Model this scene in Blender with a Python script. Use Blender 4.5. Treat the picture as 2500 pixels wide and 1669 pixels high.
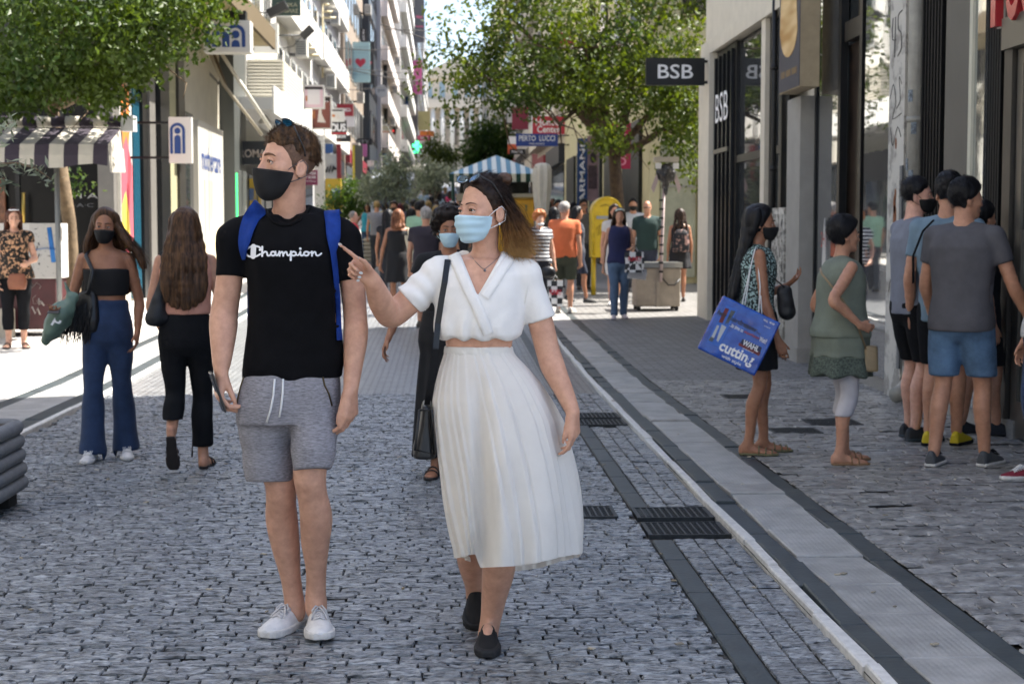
import bpy, math, random
import numpy as np
from mathutils import Vector, Matrix
from mathutils.bvhtree import BVHTree
for _o in list(bpy.data.objects):
	bpy.data.objects.remove(_o, do_unlink=True)
SC = bpy.context.scene
COL = SC.collection
random.seed(7)
RNG = np.random.default_rng(11)
rad = math.radians
# ------------------------------------------------------------------ camera
F = 3819.0                      # focal length in photograph pixels (2500 wide)
CAMH = 1.5
YAW, PITCH = rad(2.47), rad(4.1)
cam_d = bpy.data.cameras.new('camera')
cam_d.sensor_width = 36.0
cam_d.lens = 36.0 * F / 2500.0
cam_d.clip_start = 0.1
cam_d.clip_end = 4000.0
cam_d.dof.use_dof = True
cam_d.dof.focus_distance = 5.6
cam_d.dof.aperture_fstop = 6.3
cam = bpy.data.objects.new('camera', cam_d)
COL.objects.link(cam)
cam.location = (0, 0, CAMH)
cam.rotation_euler = (math.pi / 2 - PITCH, 0, -YAW)
SC.camera = cam
_R = np.array((Matrix.Rotation(-YAW, 3, 'Z') @ Matrix.Rotation(math.pi / 2 - PITCH, 3, 'X')))
# ------------------------------------------------------------------ world, sun, exposure
SUN_EL, SUN_AZ = rad(58.0), rad(20.0)      # azimuth: ahead of "due right"
to_sun = Vector((math.cos(SUN_EL) * math.cos(SUN_AZ), math.cos(SUN_EL) * math.sin(SUN_AZ), math.sin(SUN_EL)))
world = bpy.data.worlds.new('World')
SC.world = world
world.use_nodes = True
_nt = world.node_tree
_bg = _nt.nodes['Background']
_sky = _nt.nodes.new('ShaderNodeTexSky')
_sky.sky_type = 'NISHITA'
_sky.sun_disc = False
_sky.sun_elevation = SUN_EL
_sky.sun_rotation = math.pi / 2 - SUN_AZ
_sky.air_density = 0.85
_sky.dust_density = 2.5
_sky.ozone_density = 1.0
_nt.links.new(_sky.outputs[0], _bg.inputs[0])
_bg.inputs[1].default_value = 0.105
sun_d = bpy.data.lights.new('sun', 'SUN')
sun_d.energy = 4.8
sun_d.angle = rad(0.53)
sun_d.color = (1.0, 0.955, 0.88)
sun = bpy.data.objects.new('sun', sun_d)
COL.objects.link(sun)
sun.rotation_euler = to_sun.to_track_quat('Z', 'Y').to_euler()
SC.view_settings.view_transform = 'Standard'
SC.view_settings.look = 'None'
SC.view_settings.gamma = 1.0
SC.view_settings.exposure = 1.8
SC.view_settings.use_curve_mapping = False
SC.render.engine = 'CYCLES'
SC.cycles.use_denoising = True
SC.cycles.max_bounces = 7
SC.cycles.diffuse_bounces = 4
SC.cycles.glossy_bounces = 3
SC.cycles.transmission_bounces = 4
SC.cycles.transparent_max_bounces = 8
SC.cycles.sample_clamp_indirect = 6.0
# ------------------------------------------------------------------ picture -> place
def ray(px, py):
	d = _R @ np.array([(px - 1250.0) / F, -(py - 834.5) / F, -1.0])
	return d
def P(px, py, Y):
	"""the point of the place at street distance Y that a photograph pixel looks at"""
	d = ray(px, py)
	return np.array([0, 0, CAMH]) + d * (Y / d[1])
def mpp(Y):
	return Y / F
_GY = [-60, 15, 23, 53, 119, 200, 420]
_GZ = [0, 0, 0.12, 0.75, 3.5, 6.8, 14.0]
def gz(Y):
	return float(np.interp(Y, _GY, _GZ))
def G(px, py):
	d = ray(px, py)
	Y = 10.0
	for _ in range(40):
		Y = Y * 0.5 + 0.5 * (gz(Y) - CAMH) / d[2] * d[1]
	p = np.array([0, 0, CAMH]) + d * (Y / d[1])
	return p
# ------------------------------------------------------------------ materials
_M = {}
def lin(c):
	return tuple(((x / 12.92) if x <= 0.04045 else ((x + 0.055) / 1.055) ** 2.4) for x in c)
def hexc(h):
	h = h.lstrip('#')
	return lin(tuple(int(h[i:i + 2], 16) / 255 for i in (0, 2, 4)))
def mat(name, col, rough=0.6, metal=0.0, var=0.0, vscale=8.0, bump=0.0, bscale=60.0, spec=0.5, emit=0.0,
		trans=0.0, sss=0.0, coat=0.0, sheen=0.0, stretch=None, detail=6.0, col2=None, lo=0.35, hi=0.65, coords='Object', isl=0.0):
	if name in _M:
		return _M[name]
	m = bpy.data.materials.new(name)
	_M[name] = m
	m.use_nodes = True
	nt = m.node_tree
	b = nt.nodes['Principled BSDF']
	c4 = (col[0], col[1], col[2], 1)
	b.inputs['Base Color'].default_value = c4
	b.inputs['Roughness'].default_value = rough
	b.inputs['Metallic'].default_value = metal
	b.inputs['Specular IOR Level'].default_value = spec
	if sss:
		b.inputs['Subsurface Weight'].default_value = sss
		b.inputs['Subsurface Radius'].default_value = (0.9, 0.35, 0.2)
		b.inputs['Subsurface Scale'].default_value = 0.012
	if coat:
		b.inputs['Coat Weight'].default_value = coat
		b.inputs['Coat Roughness'].default_value = 0.08
	if sheen:
		b.inputs['Sheen Weight'].default_value = sheen
		b.inputs['Sheen Roughness'].default_value = 0.5
	if emit:
		b.inputs['Emission Color'].default_value = c4
		b.inputs['Emission Strength'].default_value = emit
	if trans:
		b.inputs['Transmission Weight'].default_value = trans
	if var or bump or isl:
		tc = nt.nodes.new('ShaderNodeTexCoord')
		src = tc.outputs[coords if not isl else 'Object']
		if isl:                      # pieces share meshes: sample the place, not the piece
			src = nt.nodes.new('ShaderNodeNewGeometry').outputs['Position']
		if stretch:
			mp = nt.nodes.new('ShaderNodeMapping')
			mp.inputs['Scale'].default_value = stretch
			nt.links.new(src, mp.inputs[0])
			src = mp.outputs[0]
	if var or isl:
		n = nt.nodes.new('ShaderNodeTexNoise')
		n.inputs['Scale'].default_value = vscale
		n.inputs['Detail'].default_value = detail
		n.inputs['Roughness'].default_value = 0.65
		nt.links.new(src, n.inputs['Vector'])
		r = nt.nodes.new('ShaderNodeValToRGB')
		if col2 is None:
			lo_c = tuple(max(0, x * (1 - var)) for x in col)
			hi_c = tuple(min(1, x * (1 + var)) for x in col)
		else:
			lo_c, hi_c = col, col2
		r.color_ramp.elements[0].position = lo
		r.color_ramp.elements[1].position = hi
		r.color_ramp.elements[0].color = (*lo_c, 1)
		r.color_ramp.elements[1].color = (*hi_c, 1)
		nt.links.new(n.outputs['Fac'], r.inputs[0])
		out = r.outputs[0]
		if isl:
			ge = nt.nodes.new('ShaderNodeNewGeometry')
			oi = nt.nodes.new('ShaderNodeObjectInfo')
			ad = nt.nodes.new('ShaderNodeMath'); ad.operation = 'ADD'
			nt.links.new(ge.outputs['Random Per Island'], ad.inputs[0])
			nt.links.new(oi.outputs['Random'], ad.inputs[1])
			fr = nt.nodes.new('ShaderNodeMath'); fr.operation = 'FRACT'
			nt.links.new(ad.outputs[0], fr.inputs[0])
			mr = nt.nodes.new('ShaderNodeMapRange')
			mr.inputs['To Min'].default_value = 1 - isl
			mr.inputs['To Max'].default_value = 1 + isl
			nt.links.new(fr.outputs[0], mr.inputs['Value'])
			mx = nt.nodes.new('ShaderNodeVectorMath'); mx.operation = 'SCALE'
			nt.links.new(out, mx.inputs[0])
			nt.links.new(mr.outputs[0], mx.inputs['Scale'])
			out = mx.outputs[0]
		nt.links.new(out, b.inputs['Base Color'])
	if bump:
		n2 = nt.nodes.new('ShaderNodeTexNoise')
		n2.inputs['Scale'].default_value = bscale
		n2.inputs['Detail'].default_value = 5
		nt.links.new(src, n2.inputs['Vector'])
		bp = nt.nodes.new('ShaderNodeBump')
		bp.inputs['Strength'].default_value = bump
		bp.inputs['Distance'].default_value = 0.01
		nt.links.new(n2.outputs['Fac'], bp.inputs['Height'])
		nt.links.new(bp.outputs[0], b.inputs['Normal'])
	return m
# ------------------------------------------------------------------ objects
def tag(o, label=None, cat=None, group=None, kind=None):
	if label: o['label'] = label
	if cat: o['category'] = cat
	if group: o['group'] = group
	if kind: o['kind'] = kind
	return o
def empty(name, loc, label=None, cat=None, group=None, rz=0.0):
	o = bpy.data.objects.new(name, None)
	o.empty_display_size = 0.1
	COL.objects.link(o)
	o.location = tuple(float(x) for x in loc)
	o.rotation_euler = (0, 0, rz)
	return tag(o, label, cat, group)
def link(name, me, m=None, parent=None):
	o = bpy.data.objects.new(name, me)
	COL.objects.link(o)
	if m is not None and len(me.materials) == 0:
		me.materials.append(m)
	if parent is not None:
		o.parent = parent
		# meshes are built in place coordinates: undo the parent's own placement
		mw = Matrix.Identity(4)
		q = parent
		chain = []
		while q is not None:
			chain.append(Matrix.LocRotScale(q.location, q.rotation_euler, q.scale))
			q = q.parent
		for c in reversed(chain):
			mw = mw @ c
		o.matrix_local = mw.inverted()
	return o
def fast_mesh(name, V, faces, smooth=True):
	"""V (n,3) array; faces (m,k) array or list of lists"""
	me = bpy.data.meshes.new(name)
	V = np.asarray(V, dtype=np.float32)
	me.vertices.add(len(V))
	me.vertices.foreach_set('co', V.ravel())
	if isinstance(faces, np.ndarray):
		k = faces.shape[1]
		me.loops.add(faces.size)
		me.loops.foreach_set('vertex_index', faces.astype(np.int32).ravel())
		me.polygons.add(len(faces))
		me.polygons.foreach_set('loop_start', np.arange(0, faces.size, k, dtype=np.int32))
	else:
		flat = [i for f in faces for i in f]
		starts = np.cumsum([0] + [len(f) for f in faces[:-1]]) if faces else []
		me.loops.add(len(flat))
		me.loops.foreach_set('vertex_index', np.array(flat, dtype=np.int32))
		me.polygons.add(len(faces))
		me.polygons.foreach_set('loop_start', np.array(starts, dtype=np.int32))
	me.update(calc_edges=True)
	me.polygons.foreach_set('use_smooth', np.full(len(me.polygons), smooth, dtype=bool))
	return me
class MB:
	"""collects simple shapes into one mesh"""
	def __init__(s):
		s.v, s.f = [], []
	def add(s, V, Fc):
		b = len(s.v)
		s.v += [tuple(map(float, p)) for p in V]
		s.f += [[i + b for i in f] for f in Fc]
		return s
	def box(s, x0, x1, y0, y1, z0, z1):
		V = [(x0, y0, z0), (x1, y0, z0), (x1, y1, z0), (x0, y1, z0), (x0, y0, z1), (x1, y0, z1), (x1, y1, z1), (x0, y1, z1)]
		return s.add(V, [(3, 2, 1, 0), (4, 5, 6, 7), (0, 1, 5, 4), (1, 2, 6, 5), (2, 3, 7, 6), (3, 0, 4, 7)])
	def obox(s, c, ax, ay, az, hx, hy, hz):
		c, ax, ay, az = map(np.array, (c, ax, ay, az))
		V = []
		for z in (-1, 1):
			for y, x in ((-1, -1), (-1, 1), (1, 1), (1, -1)):
				V.append(c + ax * hx * x + ay * hy * y + az * hz * z)
		return s.add(V, [(3, 2, 1, 0), (4, 5, 6, 7), (0, 1, 5, 4), (1, 2, 6, 5), (2, 3, 7, 6), (3, 0, 4, 7)])
	def quad(s, a, b, c, d):
		return s.add([a, b, c, d], [(0, 1, 2, 3)])
	def tube(s, pts, r, n=8, caps=True, sq=1.0):
		pts = [np.array(p, dtype=float) for p in pts]
		rs = r if hasattr(r, '__len__') else [r] * len(pts)
		V, Fc = [], []
		pu = None
		for i, p in enumerate(pts):
			t = pts[min(i + 1, len(pts) - 1)] - pts[max(i - 1, 0)]
			t = t / (np.linalg.norm(t) + 1e-9)
			if pu is None:
				u = np.cross(t, [0, 0, 1.0]) if abs(t[2]) < 0.9 else np.cross(t, [0, 1.0, 0])
			else:
				u = pu - t * np.dot(pu, t)
			u = u / (np.linalg.norm(u) + 1e-9)
			pu = u
			w = np.cross(t, u)
			for k in range(n):
				a = 2 * math.pi * k / n
				V.append(p + rs[i] * (math.cos(a) * u + math.sin(a) * w * sq))
		m = len(pts)
		for i in range(m - 1):
			for k in range(n):
				Fc.append((i * n + k, i * n + (k + 1) % n, (i + 1) * n + (k + 1) % n, (i + 1) * n + k))
		if caps:
			Fc.append(tuple(range(n - 1, -1, -1)))
			Fc.append(tuple((m - 1) * n + k for k in range(n)))
		return s.add(V, Fc)
	def lathe(s, c, prof, n=20, sx=1.0, sy=1.0):
		"""prof: list of (r, z) from bottom to top around a vertical axis through c"""
		V, Fc = [], []
		for r, z in prof:
			for k in range(n):
				a = 2 * math.pi * k / n
				V.append((c[0] + r * sx * math.cos(a), c[1] + r * sy * math.sin(a), c[2] + z))
		for i in range(len(prof) - 1):
			for k in range(n):
				Fc.append((i * n + k, i * n + (k + 1) % n, (i + 1) * n + (k + 1) % n, (i + 1) * n + k))
		Fc.append(tuple(range(n - 1, -1, -1)))
		Fc.append(tuple((len(prof) - 1) * n + k for k in range(n)))
		return s.add(V, Fc)
	def prism(s, poly, ext):
		"""poly: list of 3D points (planar), ext: extrusion vector"""
		n = len(poly)
		V = [np.array(p, dtype=float) for p in poly] + [np.array(p, dtype=float) + np.array(ext) for p in poly]
		Fc = [tuple(range(n - 1, -1, -1)), tuple(range(n, 2 * n))]
		for i in range(n):
			Fc.append((i, (i + 1) % n, n + (i + 1) % n, n + i))
		return s.add(V, Fc)
	def build(s, name, m, parent=None, smooth=False, bevel=0.0):
		me = fast_mesh(name, s.v, s.f, smooth)
		o = link(name, me, m, parent)
		if smooth == 'auto' or smooth is None:
			pass
		if bevel:
			bv = o.modifiers.new('bevel', 'BEVEL')
			bv.width = bevel
			bv.segments = 2
			bv.limit_method = 'ANGLE'
			bv.angle_limit = rad(40)
		return o
def text_mesh(txt, size=1.0, bold=0.0, space=1.0, squeeze=1.0, shear=0.0):
	"""flat letters in the xz plane, centred; returns V, F lists"""
	cu = bpy.data.curves.new('txt', 'FONT')
	cu.body = txt
	cu.size = size
	cu.align_x = 'CENTER'
	cu.align_y = 'CENTER'
	cu.offset = bold
	cu.space_character = space
	cu.shear = shear
	cu.resolution_u = 3
	cu.fill_mode = 'FRONT'
	o = bpy.data.objects.new('txt', cu)
	me = o.to_mesh()
	V = [(v.co.x * squeeze, v.co.y) for v in me.vertices]
	Fc = [list(p.vertices) for p in me.polygons]
	o.to_mesh_clear()
	bpy.data.objects.remove(o, do_unlink=True)
	bpy.data.curves.remove(cu)
	return V, Fc
def letters(name, txt, origin, ax, az, w, h, m, parent=None, bold=0.0, depth=0.0, **kw):
	"""lettering fitted into a w x h field centred at origin, along ax (reading) and az (up)"""
	V, Fc = text_mesh(txt, bold=bold, **kw)
	if not V:
		return None
	A = np.array(V)
	mn, mx = A.min(0), A.max(0)
	A = (A - (mn + mx) / 2) / np.maximum(mx - mn, 1e-6)
	ax, az = np.array(ax, dtype=float), np.array(az, dtype=float)
	W = np.array(origin)[None] + A[:, :1] * w * ax[None] + A[:, 1:2] * h * az[None]
	me = fast_mesh(name, W, Fc, False)
	return link(name, me, m, parent)
# ------------------------------------------------------------------ sculpting: distance fields -> smooth meshes
def smin(a, b, k):
	h = np.clip(0.5 + 0.5 * (b - a) / k, 0, 1)
	return b + (a - b) * h - k * h * (1 - h)
def unit(v):
	v = np.asarray(v, dtype=float)
	return v / (np.linalg.norm(v) + 1e-12)
_NZ = RNG.random((32, 32, 32)).astype(np.float32)
def vnoise(q):
	i = np.floor(q).astype(int)
	f = (q - i).astype(np.float32)
	f = f * f * (3 - 2 * f)
	i &= 31
	j = (i + 1) & 31
	x0, y0, z0 = i.T
	x1, y1, z1 = j.T
	fx, fy, fz = f.T
	a = _NZ[x0, y0, z0] * (1 - fx) + _NZ[x1, y0, z0] * fx
	b = _NZ[x0, y1, z0] * (1 - fx) + _NZ[x1, y1, z0] * fx
	c = _NZ[x0, y0, z1] * (1 - fx) + _NZ[x1, y0, z1] * fx
	d = _NZ[x0, y1, z1] * (1 - fx) + _NZ[x1, y1, z1] * fx
	return (a * (1 - fy) + b * fy) * (1 - fz) + (c * (1 - fy) + d * fy) * fz - 0.5
def d_cone(p, a, b, ra, rb):
	ba = b - a
	t = np.clip(((p - a) @ ba) / (ba @ ba + 1e-12), 0, 1)
	q = p - a - t[:, None] * ba
	return np.sqrt((q * q).sum(1)) - (ra + (rb - ra) * t)
def d_ell(p, c, r, Rm=None):
	q = p - c
	if Rm is not None:
		q = q @ Rm
	r = np.asarray(r, dtype=float)
	k0 = np.sqrt(((q / r) ** 2).sum(1))
	k1 = np.sqrt(((q / (r * r)) ** 2).sum(1)) + 1e-9
	return k0 * (k0 - 1) / k1
class SDF:
	def __init__(s):
		s.ops = []
		s.lo = np.full(3, 1e9)
		s.hi = np.full(3, -1e9)
	def _grow(s, lo, hi):
		s.lo = np.minimum(s.lo, lo)
		s.hi = np.maximum(s.hi, hi)
	def fn(s, f, lo, hi, k=0.01, op='u', grow=True):
		lo, hi = np.array(lo, dtype=float), np.array(hi, dtype=float)
		s.ops.append((op, f, lo, hi, k))
		if op == 'u' and grow:
			s._grow(lo, hi)
		return s
	def cone(s, a, b, ra, rb, k=0.01, op='u', sq=None):
		a, b = np.array(a, dtype=float), np.array(b, dtype=float)
		R = max(ra, rb)
		return s.fn(lambda p: d_cone(p, a, b, ra, rb), np.minimum(a, b) - R, np.maximum(a, b) + R, k, op)
	def chain(s, pts, k=0.01):
		"""pts: list of (xyz, r)"""
		for (a, ra), (b, rb) in zip(pts[:-1], pts[1:]):
			s.cone(a, b, ra, rb, k)
		return s
	def ell(s, c, r, Rm=None, k=0.01, op='u'):
		c = np.array(c, dtype=float)
		R = max(r)
		return s.fn(lambda p: d_ell(p, c, r, Rm), c - R, c + R, k, op)
	def loft(s, rows, yaw=0.0, k=0.01, n=2.0, op='u', capk=None):
		"""rows: (z, cx, cy, a, b) from low to high; rounded box-ish sections when n > 2"""
		A = np.array(sorted(rows), dtype=float)
		z, cx, cy, a, b = A.T
		cs, sn = math.cos(yaw), math.sin(yaw)
		def f(p):
			X = p[:, 0] - np.interp(p[:, 2], z, cx)
			Yy = p[:, 1] - np.interp(p[:, 2], z, cy)
			x = X * cs + Yy * sn
			y = -X * sn + Yy * cs
			aa = np.interp(p[:, 2], z, a)
			bb = np.interp(p[:, 2], z, b)
			if n == 2.0:
				k0 = np.sqrt((x / aa) ** 2 + (y / bb) ** 2) + 1e-9
			else:
				k0 = (np.abs(x / aa) ** n + np.abs(y / bb) ** n) ** (1 / n) + 1e-9
			k1 = np.sqrt((x / aa ** 2) ** 2 + (y / bb ** 2) ** 2) + 1e-9
			d = k0 * (k0 - 1) / k1
			d = np.where(k0 < 0.3, -0.7 * np.minimum(aa, bb), d)
			e = np.maximum(z[0] - p[:, 2], p[:, 2] - z[-1])
			return np.maximum(d, e) if capk is None else -smin(-d, -e, capk)
		R = max(a.max(), b.max())
		lo = np.array([cx.min() - R, cy.min() - R, z[0]])
		hi = np.array([cx.max() + R, cy.max() + R, z[-1]])
		return s.fn(f, lo, hi, k, op)
	def cut(s, o, n, lo=None, hi=None, k=None):
		"""keep the side the normal points away from"""
		o, n = np.array(o, dtype=float), unit(n)
		lo = np.full(3, -1e6) if lo is None else lo
		hi = np.full(3, 1e6) if hi is None else hi
		return s.fn(lambda p: (p - o) @ n, lo, hi, k or 0.0, 'i')
	def disp(s, f, lo=None, hi=None):
		lo = np.full(3, -1e6) if lo is None else lo
		hi = np.full(3, 1e6) if hi is None else hi
		return s.fn(f, lo, hi, 0, 'd')
	def shell(s, th):
		s.ops.append(('sh', None, None, None, th))
		return s
	def ev(s, p, band):
		d = np.full(len(p), 9.0)
		pmn, pmx = p.min(0), p.max(0)
		for op, f, lo, hi, k in s.ops:
			if op == 'sh':
				d = np.maximum(d, -(d + k))
				continue
			mg = band + k + 0.002
			if (pmn > hi + mg).any() or (pmx < lo - mg).any():
				continue
			if (pmn > lo - mg).all() and (pmx < hi + mg).all():
				m = slice(None)
			else:
				m = ((p > lo - mg) & (p < hi + mg)).all(1)
				if not m.any():
					continue
			q = p[m]
			v = f(q)
			c = d[m]
			if op == 'u':
				c = np.where(c > 5, v, smin(c, v, k)) if k > 0 else np.minimum(c, v)
			elif op == 's':
				c = -smin(-c, v, k) if k > 0 else np.maximum(c, -v)
			elif op == 'i':
				c = np.maximum(c, v) if not k else -smin(-c, -v, k)
			elif op == 'd':
				c = np.where(c < 5, c + v, c)
			d[m] = c
		return d
	def mesh(s, name, h, pad=0.02, relax=1):
		lo, hi = s.lo - pad, s.hi + pad
		B = 4
		H = h * B
		nb = np.ceil((hi - lo) / H).astype(int)
		ci = np.stack(np.meshgrid(*[np.arange(n) for n in nb], indexing='ij'), -1).reshape(-1, 3)
		cc = lo + (ci + 0.5) * H
		zo = np.argsort(ci[:, 2], kind='stable')
		dc = np.empty(len(cc))
		for i in range(0, len(cc), 8000):
			j = zo[i:i + 8000]
			dc[j] = s.ev(cc[j], H * 2.2)
		act = np.abs(dc) < H * 1.5
		n = nb * B + 1
		D = np.repeat(np.repeat(np.repeat(np.where(dc < 0, -1.0, 1.0).astype(np.float32).reshape(nb), B, 0), B, 1), B, 2)
		D = np.pad(D, ((0, 1), (0, 1), (0, 1)), constant_values=1.0)
		off = np.stack(np.meshgrid(*[np.arange(B + 1)] * 3, indexing='ij'), -1).reshape(-1, 3)
		ids = (ci[act][:, None, :] * B + off[None]).reshape(-1, 3)
		flat = np.unique(ids[:, 0] * (n[1] * n[2]) + ids[:, 1] * n[2] + ids[:, 2])
		ii = np.stack([flat // (n[1] * n[2]), (flat // n[2]) % n[1], flat % n[2]], -1)
		pts = lo + ii * h
		dv = np.empty(len(pts), dtype=np.float32)
		zo = np.argsort(ii[:, 2], kind='stable')
		for i in range(0, len(pts), 6000):
			j = zo[i:i + 6000]
			dv[j] = s.ev(pts[j], 0.02)
		D.ravel()[flat] = dv
		S_ = D < 0
		cell = np.zeros(tuple(n - 1), dtype=bool)
		quads = []
		nx, ny, nz = n - 1
		def cid(i, j, k):
			return (i * ny + j) * nz + k
		for ax in range(3):
			a = np.take(S_, range(0, n[ax] - 1), ax)
			b = np.take(S_, range(1, n[ax]), ax)
			e = np.argwhere(a != b)
			u, w = (ax + 1) % 3, (ax + 2) % 3
			ok = (e[:, u] > 0) & (e[:, w] > 0) & (e[:, u] < n[u] - 1) & (e[:, w] < n[w] - 1)
			e = e[ok]
			ins = a[tuple(e.T)]
			q = []
			for du, dw in ((-1, -1), (0, -1), (0, 0), (-1, 0)):
				c = e.copy()
				c[:, u] += du
				c[:, w] += dw
				q.append(cid(*c.T))
			q = np.stack(q, 1)
			q[~ins] = q[~ins][:, ::-1]
			quads.append(q)
		Q = np.concatenate(quads)
		uc, inv = np.unique(Q, return_inverse=True)
		Fq = inv.reshape(Q.shape)
		c = np.stack([uc // (ny * nz), (uc // nz) % ny, uc % nz], -1)
		acc = np.zeros((len(uc), 3))
		cnt = np.zeros(len(uc))
		corner = [(x, y, z) for x in (0, 1) for y in (0, 1) for z in (0, 1)]
		val = {o: D[c[:, 0] + o[0], c[:, 1] + o[1], c[:, 2] + o[2]].astype(float) for o in corner}
		for o in corner:
			for ax in range(3):
				if o[ax] == 0:
					o2 = tuple(o[i] + (i == ax) for i in range(3))
					a, b = val[o], val[o2]
					m = (a < 0) != (b < 0)
					t = np.clip(a / np.where(np.abs(a - b) < 1e-9, 1, a - b), 0, 1)
					pt = np.array(o, dtype=float)[None].repeat(len(uc), 0)
					pt[:, ax] = t
					acc += pt * m[:, None]
					cnt += m
		V = lo + (c + acc / np.maximum(cnt, 1)[:, None]) * h
		for _ in range(relax):
			s1 = np.zeros_like(V)
			ct = np.zeros(len(V))
			for k in range(4):
				a, b = Fq[:, k], Fq[:, (k + 1) % 4]
				for j in range(3):
					s1[:, j] += np.bincount(a, V[b, j], len(V)) + np.bincount(b, V[a, j], len(V))
				ct += np.bincount(a, minlength=len(V)) + np.bincount(b, minlength=len(V))
			V = V * 0.5 + 0.5 * s1 / np.maximum(ct, 1)[:, None]
		return fast_mesh(name, V, Fq, True)
# ------------------------------------------------------------------ people: heads, hands, feet, hair, clothes
def A3(*v):
	return np.array(v, dtype=float)
def head_axes(yaw, pitch=0.0, roll=0.0):
	"""yaw 0 looks at the camera, -90 to picture left, 180 away; pitch up positive"""
	y, p, r = rad(yaw), rad(pitch), rad(roll)
	f = A3(math.sin(y) * math.cos(p), -math.cos(y) * math.cos(p), math.sin(p))
	u0 = A3(-math.sin(y) * math.sin(p), math.cos(y) * math.sin(p), math.cos(p))
	x0 = np.cross(f, u0)
	u = u0 * math.cos(r) + x0 * math.sin(r)
	x = np.cross(f, u)
	return np.stack([x, f, u], 1)          # columns: side, forward, up
def head_d(q, fem=False, ears=True, fine=True):
	ax = np.abs(q[:, 0])
	m = np.stack([ax, q[:, 1], q[:, 2]], 1)
	d = d_ell(q, A3(0, -.013, .036), (.073 if not fem else .071, .094, .087))
	d = smin(d, d_ell(q, A3(0, .026, -.028), (.0585 if not fem else .055, .064, .088)), .03)
	d = smin(d, d_cone(m, A3(.050 if not fem else .045, -.004, -.052), A3(.016, .066, -.101 if not fem else -.098), .016, .015), .022)
	d = smin(d, d_ell(q, A3(0, .071, -.104 if not fem else -.1), (.021, .017, .017)), .02)
	if not fine:
		d = smin(d, d_cone(q, A3(0, .086, .004), A3(0, .106, -.034), .009, .012), .014)
		if ears:
			d = smin(d, d_ell(m, A3(.073, -.012, -.012), (.012, .024, .034)), .008)
		return d
	d = smin(d, d_ell(m, A3(.043, .058, -.026), (.022, .02, .018)), .025)
	br = .0125 if not fem else .008
	d = smin(d, d_cone(m, A3(.008, .083, .014), A3(.044, .066, .017), br, br * .8), .016)
	d = smin(d, d_cone(q, A3(0, .086, .010), A3(0, .1075, -.034), .0075, .0105), .012)
	d = smin(d, d_ell(m, A3(.0105, .098, -.038), (.0085, .011, .008)), .008)
	d = -smin(-d, d_ell(m, A3(.032, .0985, -.006), (.019, .017, .010)), .012)
	d = smin(d, d_cone(q, A3(-.016, .0885, -.064), A3(.016, .0885, -.064), .0065, .0065), .008)
	d = smin(d, d_cone(q, A3(-.013, .0875, -.075), A3(.013, .0875, -.075), .007, .007), .007)
	if ears:
		Rr = np.array(Matrix.Rotation(rad(14), 3, 'X'))
		e = d_ell(m, A3(.0765, -.016, -.022), (.0095, .0225, .034), Rr)
		e = np.maximum(e, -d_ell(m, A3(.086, -.0125, -.018), (.0085, .0125, .021), Rr))
		d = smin(d, e, .005)
	return d
def hand(s, w, d, n, side=1, L=0.185, curl=((.3, .4, .3),) * 4, thumb=(.75, .55, .25), tcurl=(.15, .2), spread=1.0, k=.004, thin=1.0):
	"""w wrist, d along the hand, n the way the palm faces, side +1/-1 puts the thumb on cross(n,d)*side"""
	c = L / .19
	d = unit(d)
	n = unit(n - d * np.dot(n, d))
	t = np.cross(n, d) * side
	off = [(.030, .090), (.0105, .095), (-.0105, .090), (-.030, .080)]
	ln = [(.044, .026, .021), (.049, .030, .022), (.045, .028, .021), (.035, .021, .019)]
	tips = []
	for i in range(4):
		lat, al = off[i]
		a = w + t * lat * .42 * c
		kn = w + (t * lat + d * al) * c
		s.cone(a, kn, .0165 * c, .0115 * c, .012)
		p, th = kn, 0.0
		dd0 = unit(d + t * lat * 2.2 * spread)
		rr = [.0097, .0088, .0078, .0066]
		if i == 3:
			rr = [x * .86 for x in rr]
		for j in range(3):
			th += curl[i][j]
			dv = dd0 * math.cos(th) + n * math.sin(th)
			e = p + dv * ln[i][j] * c
			s.cone(p, e, rr[j] * c * thin, rr[j + 1] * c * thin, k)
			p = e
		tips.append((p, dv, unit(-dd0 * math.sin(th) + n * math.cos(th))))
	b = w + (t * .018 + d * .02 + n * .006) * c
	dv = unit(d * thumb[0] + t * thumb[1] + n * thumb[2])
	m1 = b + dv * .040 * c
	s.cone(b, m1, .0165 * c, .0125 * c, .012)
	inn = unit(d * .8 - t * .5 + n * .35)
	d2 = unit(dv * (1 - tcurl[0]) + inn * tcurl[0])
	m2 = m1 + d2 * .033 * c
	s.cone(m1, m2, .012 * c, .0105 * c, k)
	d3 = unit(d2 * (1 - tcurl[1]) + inn * tcurl[1])
	m3 = m2 + d3 * .026 * c
	s.cone(m2, m3, .0102 * c, .008 * c, k)
	tips.append((m3, d3, n))
	return tips
def foot_frame(heel, toe, up=(0, 0, 1)):
	f = unit(np.array(toe) - np.array(heel))
	u = unit(np.array(up, dtype=float) - f * np.dot(up, f))
	w = np.cross(u, f)
	return f, w, u
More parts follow.
